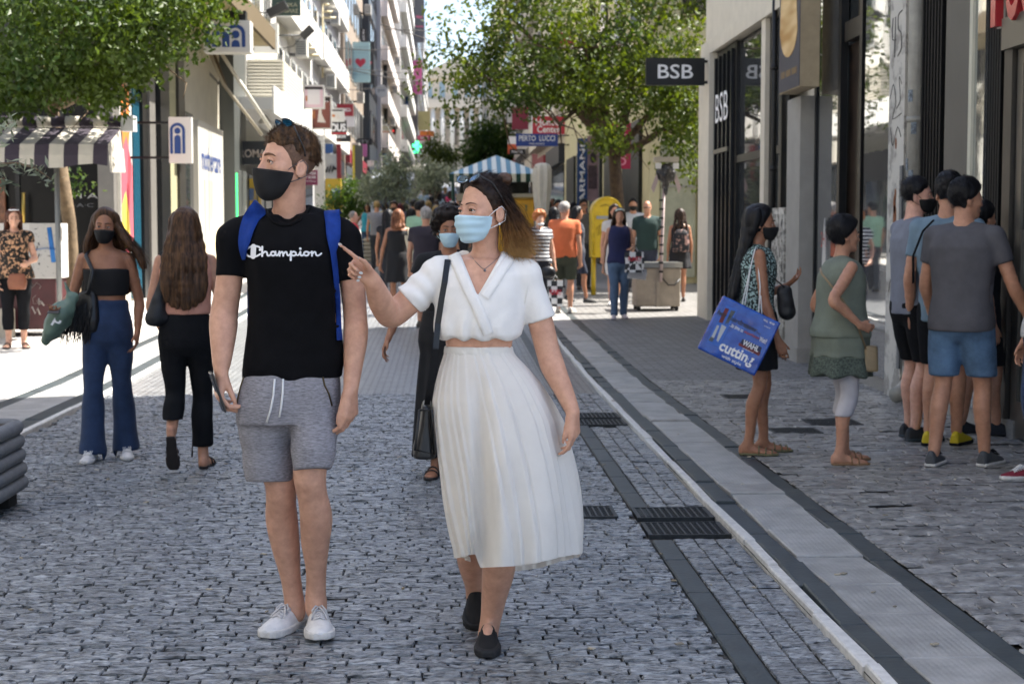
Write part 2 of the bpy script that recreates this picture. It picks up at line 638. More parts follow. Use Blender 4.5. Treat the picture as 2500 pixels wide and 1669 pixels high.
def foot_fn(heel, toe, prof, up=(0, 0, 1), zmin=0.0, n=2.3, zcap=None):
	"""lofted along the foot: prof rows (t 0..1, half width, top height)"""
	heel, toe = np.array(heel, dtype=float), np.array(toe, dtype=float)
	L = np.linalg.norm(toe - heel)
	f, w, u = foot_frame(heel, toe, up)
	T, Aw, Ht = np.array(prof, dtype=float).T
	def fn(p):
		q = p - heel
		x, y, z = q @ f, q @ w, q @ u
		t = x / L
		a = np.interp(t, T, Aw)
		h = np.interp(t, T, Ht)
		zz = np.maximum(z, 0)
		k0 = (np.abs(y / a) ** n + (zz / h) ** n) ** (1 / n) + 1e-9
		d = (k0 - 1) * np.minimum(a, h)
		d = np.maximum(d, np.maximum(-x, x - L))
		d = np.maximum(d, zmin - z)
		if zcap is not None:
			d = np.maximum(d, z - zcap)
		return d
	R = 0.14
	return fn, np.minimum(heel, toe) - R, np.maximum(heel, toe) + R
SNEAK = [(-.02, .02, .03), (0.0, .028, .075), (.06, .033, .092), (.22, .036, .1), (.36, .038, .092), (.52, .044, .072), (.7, .05, .056), (.86, .046, .046), (.95, .034, .038), (1.0, .018, .028), (1.02, .01, .02)]
BARE = [(-.02, .015, .02), (0.0, .022, .05), (.08, .03, .065), (.25, .033, .085), (.4, .035, .068), (.6, .042, .042), (.75, .046, .03), (.88, .043, .024), (.97, .03, .018), (1.02, .015, .012)]
def strands(name, paths, r0, r1, m, parent=None, sides=3):
	"""paths (N,k,3): tapered hair-thin tubes in one mesh"""
	Pt = np.asarray(paths, dtype=float)
	N, K, _ = Pt.shape
	T = np.gradient(Pt, axis=1)
	T /= np.linalg.norm(T, axis=2, keepdims=True) + 1e-9
	rv = RNG.normal(size=(N, 1, 3))
	U = np.cross(T, rv)
	U /= np.linalg.norm(U, axis=2, keepdims=True) + 1e-9
	W = np.cross(T, U)
	r = np.linspace(r0, r1, K)[None, :, None, None] * (0.7 + 0.6 * RNG.random((N, 1, 1, 1)))
	ang = np.arange(sides) * 2 * math.pi / sides
	V = Pt[:, :, None, :] + r * (np.cos(ang)[None, None, :, None] * U[:, :, None, :] + np.sin(ang)[None, None, :, None] * W[:, :, None, :])
	idx = np.arange(N * K * sides).reshape(N, K, sides)
	a = idx[:, :-1, :]
	b = np.roll(a, -1, 2)
	d_ = idx[:, 1:, :]
	c = np.roll(d_, -1, 2)
	Fq = np.stack([a, b, c, d_], -1).reshape(-1, 4)
	return link(name, fast_mesh(name, V.reshape(-1, 3), Fq, True), m, parent)
def interp_paths(guides, N, k=12, jit=0.01, wav=0.0, spread=None):
	"""random blends of neighbouring guide polylines"""
	out = []
	Gs = []
	for g in guides:
		g = np.array(g, dtype=float)
		t = np.linspace(0, 1, len(g))
		tt = np.linspace(0, 1, k)
		# smooth resample
		q = np.stack([np.interp(tt, t, g[:, j]) for j in range(3)], 1)
		for _ in range(2):
			q[1:-1] = .25 * q[:-2] + .5 * q[1:-1] + .25 * q[2:]
		Gs.append(q)
	Gs = np.array(Gs)
	n = len(Gs)
	tt = np.linspace(0, 1, k)[:, None]
	for _ in range(N):
		u = RNG.random() * (n - 1)
		i = min(int(u), n - 2)
		w = u - i
		p = Gs[i] * (1 - w) + Gs[i + 1] * w
		o = RNG.normal(size=3) * jit
		ph = RNG.random() * 6.28
		p = p + o * (0.35 + .65 * tt) + (RNG.normal(size=3) * jit * .8) * tt ** 2
		if wav:
			ax = unit(RNG.normal(size=3))
			p = p + ax * wav * np.sin(ph + tt * (5 + 4 * RNG.random())) * tt
		if spread is not None:
			cut = 0.72 + .28 * RNG.random()
			p = np.stack([np.interp(np.linspace(0, cut, k), np.linspace(0, 1, k), p[:, j]) for j in range(3)], 1)
		out.append(p)
	return np.array(out)
SKIN = {}
def skin(tone):
	if tone not in SKIN:
		c = {'fair': (.60, .345, .245), 'mid': (.47, .25, .165), 'tan': (.34, .165, .098), 'pink': (.60, .35, .27)}[tone]
		SKIN[tone] = mat('skin_' + tone, tuple(x * y for x, y in zip(c, (.86, .80, .76))), rough=.43, var=.2, vscale=26, col2=tuple(x * y for x, y in zip(c, (1.16, 1.14, 1.1))), lo=.3, hi=.7, bump=.05, bscale=420, sss=.1, spec=.35, detail=9)
	return SKIN[tone]
def cloth(name, c, rough=.85, var=.12, bump=.25, vs=30, bs=220, sheen=.0):
	return mat(name, c, rough=rough, var=var, vscale=vs, bump=bump, bscale=bs, sheen=sheen, spec=.15)
def hairmat(name, c, c2=None, rough=.5):
	return mat(name, c, rough=rough, var=.3, vscale=70, col2=c2, spec=.25, detail=3, stretch=(1, 1, .12))
def smooth_chain(pts, n=4):
	"""Catmull-Rom through (point, radius) pairs"""
	A = np.array([np.append(p, r) for p, r in pts], dtype=float)
	if len(A) < 3:
		return pts
	E = np.concatenate([[2 * A[0] - A[1]], A, [2 * A[-1] - A[-2]]])
	out = []
	for i in range(1, len(E) - 2):
		p0, p1, p2, p3 = E[i - 1:i + 3]
		for t in np.linspace(0, 1, n, False):
			out.append(.5 * (2 * p1 + (p2 - p0) * t + (2 * p0 - 5 * p1 + 4 * p2 - p3) * t * t + (3 * p1 - p0 - 3 * p2 + p3) * t ** 3))
	out.append(A[-1])
	return [(o[:3], float(o[3])) for o in out]
class Fig:
	"""one person: joints in place coordinates, a body mesh and clothes as its children"""
	def __init__(s, label, base, group=None, H=1.7, tone='mid', fem=False, h=.008, fine=True):
		s.root = empty('person', base, label, 'person', group)
		s.H, s.fem, s.h, s.fine = H, fem, h, fine
		s.tone = tone
		s.body = SDF()
		s.k = H / 1.75
		s.arm = []
		s.leg = []
	# --- head
	def head(s, c, yaw, pitch=0, roll=0, size=1.0, neck=None, ears=True, nr=None):
		s.hc, s.hR, s.hs = np.array(c, dtype=float), head_axes(yaw, pitch, roll), size
		R_, c_, z_ = s.hR, s.hc, size
		fem, fine = s.fem, s.fine
		def f(p):
			return head_d(((p - c_) @ R_) / z_, fem, ears, fine) * z_
		s.headf = f
		s.body.fn(f, c_ - .14 * z_, c_ + .14 * z_, .012)
		if neck is not None:
			nr = nr or ((.052, .062) if not fem else (.043, .05))
			a = s.hw((0, -.02, -.05))
			s.body.cone(a, neck, nr[0] * z_, nr[1] * z_, .022)
			s.body.cone(s.hw((0, .02, -.085)), np.array(neck) + A3(0, -.0, .0), nr[0] * .62 * z_, nr[1] * .7 * z_, .025)
			s.neck = np.array(neck, dtype=float)
		return s
	def hw(s, q):
		"""head coordinates -> place"""
		return s.hc + s.hR @ (np.array(q, dtype=float) * s.hs)
	def hl(s, p):
		return ((p - s.hc) @ s.hR) / s.hs
	# --- masses
	def torso(s, rows, shrink=.012, n=2.3, yaw=0.0, k=.02):
		s.rows, s.ryaw, s.rn = rows, yaw, n
		s.body.loft([(z, x, y, a - shrink, b - shrink) for z, x, y, a, b in rows], yaw, k, n)
		return s
	def limb(s, pts, k=.012, n=4):
		s.body.chain(smooth_chain(pts, n), k)
		return s
	def done(s, m=None):
		me = s.body.mesh('body', s.h)
		s.bo = link('body', me, m or skin(s.tone), s.root)
		return s.bo
	# --- small head parts
	def eyes(s, look=(0, 1, 0), iris='#4a3626', brow=None, brow_r=.0042, open_=1.0):
		g = s.hR @ unit(np.array(look, dtype=float))
		for sx in (-1, 1):
			c = s.hw((sx * .0315, .0755, -.0065))
			e = link('eye', ball_mesh(c, .0122 * s.hs, 14, 10), mat('eye_white', (.62, .58, .55), .25), s.root)
			m = MB()
			u = unit(np.cross(g, A3(0, 0, 1)))
			w = np.cross(u, g)
			n = 12
			rim = [c + g * .0108 * s.hs + (u * math.cos(a) + w * math.sin(a)) * .0062 * s.hs for a in np.linspace(0, 2 * math.pi, n, False)]
			m.add(rim + [c + g * .0126 * s.hs], [(i, (i + 1) % n, n) for i in range(n)])
			m.build('iris', mat('iris_' + iris, hexc(iris), .12, coat=.6), e, True)
			lid = MB()
			pts = [s.hw((sx * x, y, z)) for x, y, z in ((.0185, .0860, -.0065), (.024, .0905, -.0005), (.0315, .0915, .0015), (.039, .0875, -.0005), (.0455, .0795, -.0065))]
			lid.tube([p - s.hR @ A3(0, .0005, .0012) * s.hs for p in pts], [.0008, .0014, .0016, .0016, .0012], 6)
			lid.build('eyelid', mat('lash', (.035, .022, .016), .6), s.root, True)
			up_ = MB()
			up_.tube([p + s.hR @ A3(0, -.0035, .0042 - open_ * .0012) * s.hs for p in pts], [.003, .0052, .0058, .0052, .003], 8)
			up_.build('eyelid', skin(s.tone), s.root, True)
			low = MB()
			pts = [s.hw((sx * x, y, z)) for x, y, z in ((.0195, .0858, -.0085), (.0255, .0885, -.0130), (.0325, .0885, -.0140), (.040, .0845, -.0120), (.0455, .079, -.0075))]
			low.tube(pts, [.001, .0024, .0028, .0024, .001], 6)
			low.build('eyelid', skin(s.tone), s.root, True)
			if brow is not None:
				b = MB()
				pts = [s.hw((sx * x, y, z)) for x, y, z in ((.010, .0955, .0165), (.02, .0965, .0195), (.032, .0915, .0215), (.043, .082, .0195), (.05, .0735, .014))]
				b.tube(pts, [brow_r * .8, brow_r * 1.1, brow_r, brow_r * .7, brow_r * .3], 6, sq=1.0)
				b.build('eyebrow', brow, s.root, True)
	def mask(s, m, h=None, drop=0.0, puff=0.0, pleat=0.0, loops=None, top=-.020, back=.012, low=-.118):
		sd = SDF()
		f, c, R_, z_ = s.headf, s.hc, s.hR, s.hs
		def fn(p):
			q = ((p - c) @ R_) / z_
			d = head_d(q, s.fem, False, s.fine)
			d = smin(d, d_ell(q, A3(0, .067, -.055), (.045, .046 + puff, .055 + drop)), .03)
			d = d - .007
			if pleat:
				d = d + pleat * np.sin((q[:, 2] + .02) * 210 + q[:, 0] * 0) * np.clip((q[:, 1] - .03) * 20, 0, 1)
			ax = np.abs(q[:, 0])
			d = np.maximum(d, (q[:, 2] - (top - .10 * ax)) )
			d = np.maximum(d, (back + .22 * np.maximum(-(q[:, 2] + .06), -.03) ) - q[:, 1])
			d = np.maximum(d, low - q[:, 2] - .25 * (q[:, 1] - .05))
			return d * z_
		sd.fn(fn, c - .16 * z_, c + .16 * z_, 0)
		o = link('face_mask', sd.mesh('face_mask', h or min(s.h, .005)), m, s.root)
		if loops is not None:
			for sx in (-1, 1):
				lp = MB()
				lp.tube([s.hw((sx * .06, .028, -.03)), s.hw((sx * .073, .006, -.008)), s.hw((sx * .083, -.018, .008)), s.hw((sx * .085, -.038, -.01)),
						 s.hw((sx * .082, -.034, -.045)), s.hw((sx * .072, -.008, -.06)), s.hw((sx * .058, .024, -.075))], .0016 * s.hs, 6)
				lp.build('ear_loop', loops, o, True)
		return o
	# --- hair close to the skull
	def hair_cap(s, m, thick=.012, front=(.078, .072), side=(.004, -.01), nape=-.055, h=None, noise=.004, ns=60, top=0.0, taper=.022, name='hair', fuzz=0, flen=.03, fdir=None, fr=.0012, lift=.35, extra=None):
		"""front/side: (forward, up) points of the hairline plane"""
		sd = SDF()
		c, R_, z_ = s.hc, s.hR, s.hs
		fy, fz = front
		sy, sz = side
		nrm = unit(A3(0, fz - sz, -(fy - sy)))
		o_ = A3(0, fy, fz)
		def fn(p):
			q = ((p - c) @ R_) / z_
			th = thick + top * np.clip(q[:, 2] * 9, 0, 1)
			cut = (q - o_) @ nrm + .010 * vnoise(q * 85)
			cut = np.minimum(cut, np.maximum(q[:, 1] + .022, -.2))
			cut = np.maximum(cut, nape - q[:, 2] + .35 * np.maximum(q[:, 1] + .03, 0))
			th = th * np.clip(.12 - cut / taper, 0, 1)
			d = head_d(q, s.fem, False, False) - th
			if noise:
				d = d + noise * vnoise(q * ns + 5)
			if extra is not None:
				d = extra(q, d)
			d = np.maximum(d, cut)
			return d * z_
		sd.fn(fn, c - .2 * z_, c + .2 * z_, 0)
		me = sd.mesh(name, h or s.h * .8)
		o = link(name, me, m, s.root)
		if fuzz:
			V = np.empty(len(me.vertices) * 3)
			me.vertices.foreach_get('co', V)
			V = V.reshape(-1, 3)
			Nn = np.empty(len(me.vertices) * 3)
			me.vertices.foreach_get('normal', Nn)
			Nn = Nn.reshape(-1, 3)
			q = s.hl(V)
			ok = np.where((head_d(q, s.fem, False, False) > thick * .3))[0]
			pick = RNG.choice(ok, min(fuzz, len(ok)), replace=len(ok) < fuzz)
			k = 6
			tt = np.linspace(0, 1, k)[None, :, None]
			L = flen * (.5 + RNG.random((len(pick), 1, 1))) * s.hs
			base = V[pick][:, None, :]
			nn = Nn[pick][:, None, :]
			dv = np.array([s.hR @ unit(fdir(qq)) for qq in q[pick]])[:, None, :]
			if lift < .2:
				dv = dv - nn * (dv * nn).sum(2, keepdims=True)
			Lf = L * np.array([1.0 if fdir is None else 1.0 for _ in pick])[:, None, None]
			pth = base - nn * .003 + dv * Lf * tt + nn * Lf * lift * tt * (1.1 - tt) + RNG.normal(size=(len(pick), 1, 3)) * .5 * lift * Lf * tt ** 1.5
			strands(name + '_strands', pth, fr, fr * .35, m, o)
		return o
def ball_mesh(c, r, nu=16, nv=10, sc=(1, 1, 1)):
	V, Fc = [], []
	for j in range(nv + 1):
		t = math.pi * j / nv
		for i in range(nu):
			a = 2 * math.pi * i / nu
			V.append((c[0] + sc[0] * r * math.sin(t) * math.cos(a), c[1] + sc[1] * r * math.sin(t) * math.sin(a), c[2] + sc[2] * r * math.cos(t)))
	for j in range(nv):
		for i in range(nu):
			Fc.append((j * nu + i, (j + 1) * nu + i, (j + 1) * nu + (i + 1) % nu, j * nu + (i + 1) % nu))
	return fast_mesh('ball', V, Fc, True)
def sneaker(fig, heel, toe, up=(0, 0, 1), m_up=None, m_sole=None, wide=1.0, h=None, tall=1.0, laces=None, name='shoe'):
	h = h or fig.h
	pr = [(t, a * wide, b * tall) for t, a, b in SNEAK]
	sd = SDF()
	fn, lo, hi = foot_fn(heel, toe, pr, up, zmin=.012)
	sd.fn(fn, lo, hi, 0)
	o = link(name, sd.mesh(name, h, pad=.0), m_up, fig.root)
	so = SDF()
	fn, lo, hi = foot_fn(heel, toe, [(t, a * wide + .004, .2) for t, a, b in SNEAK], up, zmin=-.001, n=2.0, zcap=.026)
	so.fn(fn, lo, hi, 0)
	link('sole', so.mesh('sole', h, pad=.0), m_sole, o)
	if laces is not None:
		f, w, u = foot_frame(heel, toe, up)
		L = np.linalg.norm(np.array(toe) - np.array(heel))
		lm = MB()
		for i, t in enumerate(np.linspace(.38, .64, 6)):
			ht = np.interp(t, [p[0] for p in pr], [p[2] for p in pr])
			for sg in (-1, 1):
				p0 = np.array(heel) + f * (t * L) + w * (.024 * sg) + u * (ht * .93)
				p1 = np.array(heel) + f * (t * L + .012) + u * (ht + .004)
				p2 = np.array(heel) + f * (t * L + .018) - w * (.022 * sg) + u * (ht * .93)
				lm.tube([p0, p1, p2], .0034, 5)
		t = .43
		ht = np.interp(t, [p[0] for p in pr], [p[2] for p in pr])
		c = np.array(heel) + f * (t * L + .015) + u * (ht + .006)
		for sg in (-1, 1):
			loop = [c, c + w * .012 * sg + u * .006 + f * .006, c + w * .026 * sg + f * .022 - u * .008, c + w * .024 * sg + f * .036 - u * .02, c + w * .01 * sg + f * .02 - u * .003, c]
			lm.tube(loop, .0032, 5)
			lm.tube([c, c + w * .018 * sg + f * .03 - u * .012, c + w * .03 * sg + f * .06 - u * .034], .003, 5)
		lm.build('laces', laces, o, True)
	return o
# ------------------------------------------------------------------ ground: setts, strips, kerbs, pavements
def strip(name, x0, x1, ys, dz, m, parent=None, kind='structure', nx=1):
	V, Fc = [], []
	xs = np.linspace(x0, x1, nx + 1)
	for y in ys:
		for x in xs:
			V.append((x, y, gz(y) + dz))
	n = nx + 1
	for j in range(len(ys) - 1):
		for i in range(nx):
			Fc.append((j * n + i, j * n + i + 1, (j + 1) * n + i + 1, (j + 1) * n + i))
	o = link(name, fast_mesh(name, V, Fc, False), m, parent)
	if kind and parent is None:
		tag(o, kind=kind)
	return o
YS = list(np.linspace(-30, 15, 10)) + list(np.linspace(16, 60, 23)) + list(np.linspace(64, 420, 45))
def brick_mat(name, c1, c2, mortar, w, h, rough=.4, bump=.4, ms=.012):
	m = mat(name, c1, rough)
	nt = m.node_tree
	b = nt.nodes['Principled BSDF']
	tc = nt.nodes.new('ShaderNodeTexCoord')
	br = nt.nodes.new('ShaderNodeTexBrick')
	br.inputs['Color1'].default_value = (*c1, 1)
	br.inputs['Color2'].default_value = (*c2, 1)
	br.inputs['Mortar'].default_value = (*mortar, 1)
	br.inputs['Scale'].default_value = 1.0
	br.inputs['Mortar Size'].default_value = ms
	br.inputs['Brick Width'].default_value = w
	br.inputs['Row Height'].default_value = h
	nz = nt.nodes.new('ShaderNodeTexNoise')
	nz.inputs['Scale'].default_value = 5
	nz.inputs['Detail'].default_value = 6
	mx = nt.nodes.new('ShaderNodeMix')
	mx.data_type = 'RGBA'
	mx.blend_type = 'MULTIPLY'
	mx.inputs[0].default_value = .5
	cr = nt.nodes.new('ShaderNodeValToRGB')
	cr.color_ramp.elements[0].position = .3
	cr.color_ramp.elements[0].color = (.5, .5, .5, 1)
	cr.color_ramp.elements[1].position = .7
	nt.links.new(tc.outputs['Object'], br.inputs['Vector'])
	nt.links.new(tc.outputs['Object'], nz.inputs['Vector'])
	nt.links.new(nz.outputs['Fac'], cr.inputs[0])
	nt.links.new(br.outputs['Color'], mx.inputs[6])
	nt.links.new(cr.outputs[0], mx.inputs[7])
	nt.links.new(mx.outputs[2], b.inputs['Base Color'])
	bp = nt.nodes.new('ShaderNodeBump')
	bp.inputs['Strength'].default_value = bump
	bp.inputs['Distance'].default_value = .01
	nt.links.new(br.outputs['Fac'], bp.inputs['Height'])
	bp.invert = True
	nt.links.new(bp.outputs[0], b.inputs['Normal'])
	return m
def sett_mat():
	m = mat('sett_marble_sparkle', hexc('#383b3e'), .34, var=.3, vscale=30, col2=hexc('#a8abad'), lo=.40, hi=.66, stretch=(.5, 1.9, 1), isl=.26, spec=.9, detail=8)  # marble veining whose pale streaks also paint in the sparkle
	nt = m.node_tree
	b = nt.nodes['Principled BSDF']
	tc = [n for n in nt.nodes if n.type == 'TEX_COORD'][0]
	mp = nt.nodes.new('ShaderNodeMapping')
	mp.inputs['Scale'].default_value = (30, 120, 40)
	nz = nt.nodes.new('ShaderNodeTexNoise')
	nz.inputs['Scale'].default_value = 1.0
	nz.inputs['Detail'].default_value = 4
	nz.inputs['Roughness'].default_value = .6
	nt.links.new(nt.nodes.new('ShaderNodeNewGeometry').outputs['Position'], mp.inputs[0])
	nt.links.new(mp.outputs[0], nz.inputs['Vector'])
	bp = nt.nodes.new('ShaderNodeBump')
	bp.inputs['Strength'].default_value = .6
	bp.inputs['Distance'].default_value = .012
	nt.links.new(nz.outputs['Fac'], bp.inputs['Height'])
	nt.links.new(bp.outputs[0], b.inputs['Normal'])
	rr = nt.nodes.new('ShaderNodeMapRange')
	rr.inputs['To Min'].default_value = .12
	rr.inputs['To Max'].default_value = .5
	nt.links.new(nz.outputs['Fac'], rr.inputs['Value'])
	nt.links.new(rr.outputs[0], b.inputs['Roughness'])
	return m
M_SETT = sett_mat()
M_PAVER = mat('paver_grey', hexc('#605f5d'), .38, var=.3, vscale=14, col2=hexc('#a8a6a3'), lo=.35, hi=.7, isl=.24, bump=.35, bscale=55)
M_DARK = mat('strip_slate', hexc('#363d3f'), .5, var=.22, vscale=5, isl=.12, bump=.2, bscale=40)
M_LIGHT = mat('slab_light', hexc('#9a9996'), .45, var=.2, vscale=6, isl=.08, bump=.25, bscale=120)
M_KERB = mat('kerb_white', hexc('#c9c7c2'), .6, var=.15, vscale=20, bump=.3, bscale=60)
M_BED = mat('joint_dirt', hexc('#46433e'), .9, var=.3, vscale=30)
M_MARBLE = mat('pavement_marble', hexc('#b5b1aa'), .55, var=.15, vscale=2.0)
tag(strip('ground', -80, 80, [-60, -30, 0, 20, 40, 60, 90, 120, 160, 200, 300, 420, 900], -.09, mat('earth', hexc('#6d6a64'), .9, var=.2, vscale=.4)), kind='structure')
road = strip('road', -3.06, 1.41, YS, -.016, M_BED)
ynear = [y for y in YS if y >= 15]
far_sett = brick_mat('sett_far', hexc('#a3a4a5'), hexc('#86898c'), hexc('#3b3a39'), .13, .06, .36, .5)
strip('road_bounce', -3.06, 1.41, [-30, -10, 0, 3.9], -.001, far_sett, road)  # unseen pale strip added behind the viewer to bounce sunlight forward
strip('road_far', -3.06, 1.41, [14.2] + [y for y in YS if y > 15], -.001, far_sett, road)
pave_r = strip('pavement_right', 1.41, 40, YS, .012, M_BED)
pave_far = brick_mat('paver_far', hexc('#8a8886'), hexc('#75736f'), hexc('#55524f'), .22, .10, .55, .3)
strip('pavement_bounce', 1.41, 12, [-30, -10, 0, 3.9], .033, mat('pavement_marble', hexc('#b5b1aa'), .55), pave_r)  # pale marble out of view, added to reflect sun onto the couple
strip('pavement_far', 2.0, 9.5, [15.0] + [y for y in YS if y > 15], .033, pave_far, pave_r)
pave_l = strip('pavement_left', -40, -3.06, YS, .016, M_MARBLE)
def sett_proto(nx=4, ny=3, rnd=.12, seed=0):
	"""unit stone: 1 x 1 footprint centred, top at 0; uneven worn top, rounded edges"""
	r = np.random.default_rng(seed)
	xs = [-.5, -.475] + list(np.linspace(-.475, .475, nx + 1))[1:-1] + [.475, .5]
	ys = [-.5, -.455] + list(np.linspace(-.455, .455, ny + 1))[1:-1] + [.455, .5]
	V, Fc = [], []
	tx, ty = r.normal() * rnd * .5, r.normal() * rnd * .5
	cx = r.normal(size=4) * .02
	for j, y in enumerate(ys):
		for i, x in enumerate(xs):
			e = (i in (0, len(xs) - 1)) or (j in (0, len(ys) - 1))
			z = -.62 if e else r.normal() * rnd + tx * x + ty * y
			V.append((x + (0 if not e else r.normal() * .012), y + (0 if not e else r.normal() * .03), z))
	n = len(xs)
	for j in range(len(ys) - 1):
		for i in range(n - 1):
			Fc.append((j * n + i, j * n + i + 1, (j + 1) * n + i + 1, (j + 1) * n + i))
	return np.array(V), Fc
PROTO = [sett_proto(5, 3, .15, k) for k in range(24)]
def lay_stones(cells, zt, hgt, m, parent, name, n_parts, stuff_name, inframe):
	"""cells: (x0,x1,y0,y1); the nearest in view become parts, the rest one joined part"""
	cells = [c for c in cells]
	order = sorted(range(len(cells)), key=lambda i: cells[i][2] + (0 if inframe(cells[i]) else 100))
	parts = set(order[:n_parts])
	metas = {}
	V, Fc = [], []
	nb = 0
	Vs, Fs = [], []
	for i, (x0, x1, y0, y1) in enumerate(cells):
		k = random.randrange(len(PROTO))
		pv, pf = PROTO[k]
		cx, cy = (x0 + x1) / 2, (y0 + y1) / 2
		dz = random.gauss(0, .0022)
		if i in parts:
			if k not in metas:
				metas[k] = fast_mesh(name, pv, pf, False)
				metas[k].materials.append(m)
			o = bpy.data.objects.new(name, metas[k])
			COL.objects.link(o)
			o.parent = parent
			o.location = (cx, cy, gz(cy) + zt + dz)
			o.scale = (x1 - x0, y1 - y0, hgt)
			o.rotation_euler = (0, 0, random.gauss(0, .008) + (math.pi if random.random() < .5 else 0))
		else:
			w = pv * np.array([x1 - x0, y1 - y0, hgt]) + np.array([cx, cy, gz(cy) + zt + dz])
			Vs.append(w)
			Fs.append(np.array(pf) + nb)
			nb += len(w)
	if Vs:
		o = link(stuff_name, fast_mesh(stuff_name, np.concatenate(Vs), np.concatenate(Fs), False), m, parent)
		tag(o, kind='stuff')
def in_view(c):
	x, y = (c[0] + c[1]) / 2, (c[2] + c[3]) / 2
	px = 1085 + x / y * F
	py = 560 + 1.5 / y * F
	return 0 < px < 2500 and py < 1690
# roadway: courses across the street, slightly wandering
cells = []
y = 3.9
while y < 14.25:
	h = random.uniform(.046, .062)
	x = -3.05 + random.uniform(-.05, .05)
	wob = random.gauss(0, .004)
	while x < .985:
		w = random.choice((.085, .10, .12, .14, .16, .19)) * random.uniform(.9, 1.1)
		x1 = min(x + w, .992)
		if x1 - x > .03:
			cells.append((x + .0022, x1 - .0018, y + .0015 + random.gauss(0, .0016) + wob, y + h - .0015 + random.gauss(0, .0016) + wob))
		x = x1 + .0015
	y += h
lay_stones(cells, .0, .014, M_SETT, road, 'paving_stone', 300, 'paving_stones', in_view)
# gutter columns running along the street
cells = []
for x0 in (1.106, 1.208, 1.31):
	y = 3.9
	while y < 14.25:
		h = random.uniform(.07, .13)
		if not (7.5 < y + h / 2 < 8.36 or 11.85 < y + h / 2 < 12.75):
			cells.append((x0 + .003, x0 + .099, y + .003, y + h - .003))
		y += h
lay_stones(cells, .0, .012, M_SETT, road, 'gutter_stone', 120, 'gutter_stones', in_view)
def slabs(name, x0, x1, y0, y1, lmin, lmax, zt, th, m, parent, gap=.005, jag=.0, skip=None, tilt=.0):
	y = y0
	while y < y1:
		l = random.uniform(lmin, lmax)
		if not (skip and skip(y + l / 2)):
			mb = MB()
			a = zt + random.gauss(0, tilt)
			b = zt + random.gauss(0, tilt)
			j = [random.gauss(0, jag) for _ in range(4)]
			r = .006
			V = [(x0 + j[0], y + gap, gz(y) + zt - th), (x1 + j[1], y + gap, gz(y) + zt - th), (x1 + j[2], y + l, gz(y + l) + zt - th), (x0 + j[3], y + l, gz(y + l) + zt - th)]
			top = [(V[0][0], V[0][1], gz(y) + a - r), (V[1][0], V[1][1], gz(y) + a - r), (V[2][0], V[2][1], gz(y + l) + b - r), (V[3][0], V[3][1], gz(y + l) + b - r)]
			t2 = [(top[0][0] + r, top[0][1] + r, top[0][2] + r), (top[1][0] - r, top[1][1] + r, top[1][2] + r), (top[2][0] - r, top[2][1] - r, top[2][2] + r), (top[3][0] + r, top[3][1] - r, top[3][2] + r)]
			mb.add(V + top + t2, [(0, 1, 5, 4), (1, 2, 6, 5), (2, 3, 7, 6), (3, 0, 4, 7), (4, 5, 9, 8), (5, 6, 10, 9), (6, 7, 11, 10), (7, 4, 8, 11), (8, 9, 10, 11)])
			mb.build(name, m, parent)
		y += l
sk_gr = lambda y: 7.5 < y < 8.36 or 11.85 < y < 12.75
slabs('strip_slab', 1.0, 1.102, 3.9, 14.2, .42, .75, .001, .03, M_DARK, road, skip=sk_gr)
slabs('strip_slab', 1.0, 1.102, 14.2, 60, 2.5, 3.5, .003, .03, M_DARK, road)
slabs('kerb_stone', 1.412, 1.462, 3.9, 60, .5, 1.15, .036, .07, M_KERB, pave_r, jag=.003, tilt=.004)
slabs('kerb_slab', 1.468, 1.572, 3.9, 24, .4, .95, .037, .03, M_DARK, pave_r, jag=.005, tilt=.006)
slabs('kerb_slab', 1.466, 1.574, 24, 60, 2, 3, .037, .03, M_DARK, pave_r)
slabs('path_slab', 1.578, 1.888, 3.9, 24, .36, .66, .037, .03, M_LIGHT, pave_r, jag=.004, tilt=.006)
slabs('path_slab', 1.578, 1.888, 24, 60, 2, 3, .037, .03, M_LIGHT, pave_r)
slabs('kerb_slab', 1.892, 1.998, 3.9, 24, .35, .8, .037, .03, M_DARK, pave_r, jag=.004, tilt=.004)
slabs('kerb_slab', 1.892, 1.998, 24, 60, 2, 3, .037, .03, M_DARK, pave_r)
cells = []
y = 4.2
while y < 15.05:
	h = random.uniform(.075, .105)
	x = 2.002 - random.uniform(0, .1)
	while x < 4.25:
		w = random.uniform(.12, .26)
		a, b = max(x, 2.003), min(x + w, 4.25)
		if b - a > .04 and random.random() > .006:
			cells.append((a + .003, b - .003, y + .003 + random.gauss(0, .0015), y + h - .003))
		x += w
	y += h
lay_stones(cells, .037, .010, M_PAVER, pave_r, 'paver', 300, 'pavers', in_view)
# left edge of the roadway
slabs('kerb_stone', -3.112, -3.062, 5, 60, .9, 1.4, .034, .06, M_KERB, pave_l, tilt=.002)
slabs('kerb_slab', -3.26, -3.116, 5, 60, .9, 1.6, .034, .04, M_DARK, pave_l, tilt=.002)
slabs('path_slab', -3.66, -3.264, 5, 60, .6, 1.2, .034, .04, M_LIGHT, pave_l, tilt=.002)
slabs('kerb_slab', -3.80, -3.664, 5, 60, .9, 1.6, .034, .04, M_DARK, pave_l, tilt=.002)
lt = mat('flag_marble', hexc('#bdb9b2'), .5, var=.14, vscale=3, isl=.06)
for i in range(7):
	slabs('flagstone', -3.806 - .55 * (i + 1), -3.81 - .55 * i, 12, 40, .8, 1.3, .034, .03, lt, pave_l, gap=.008)
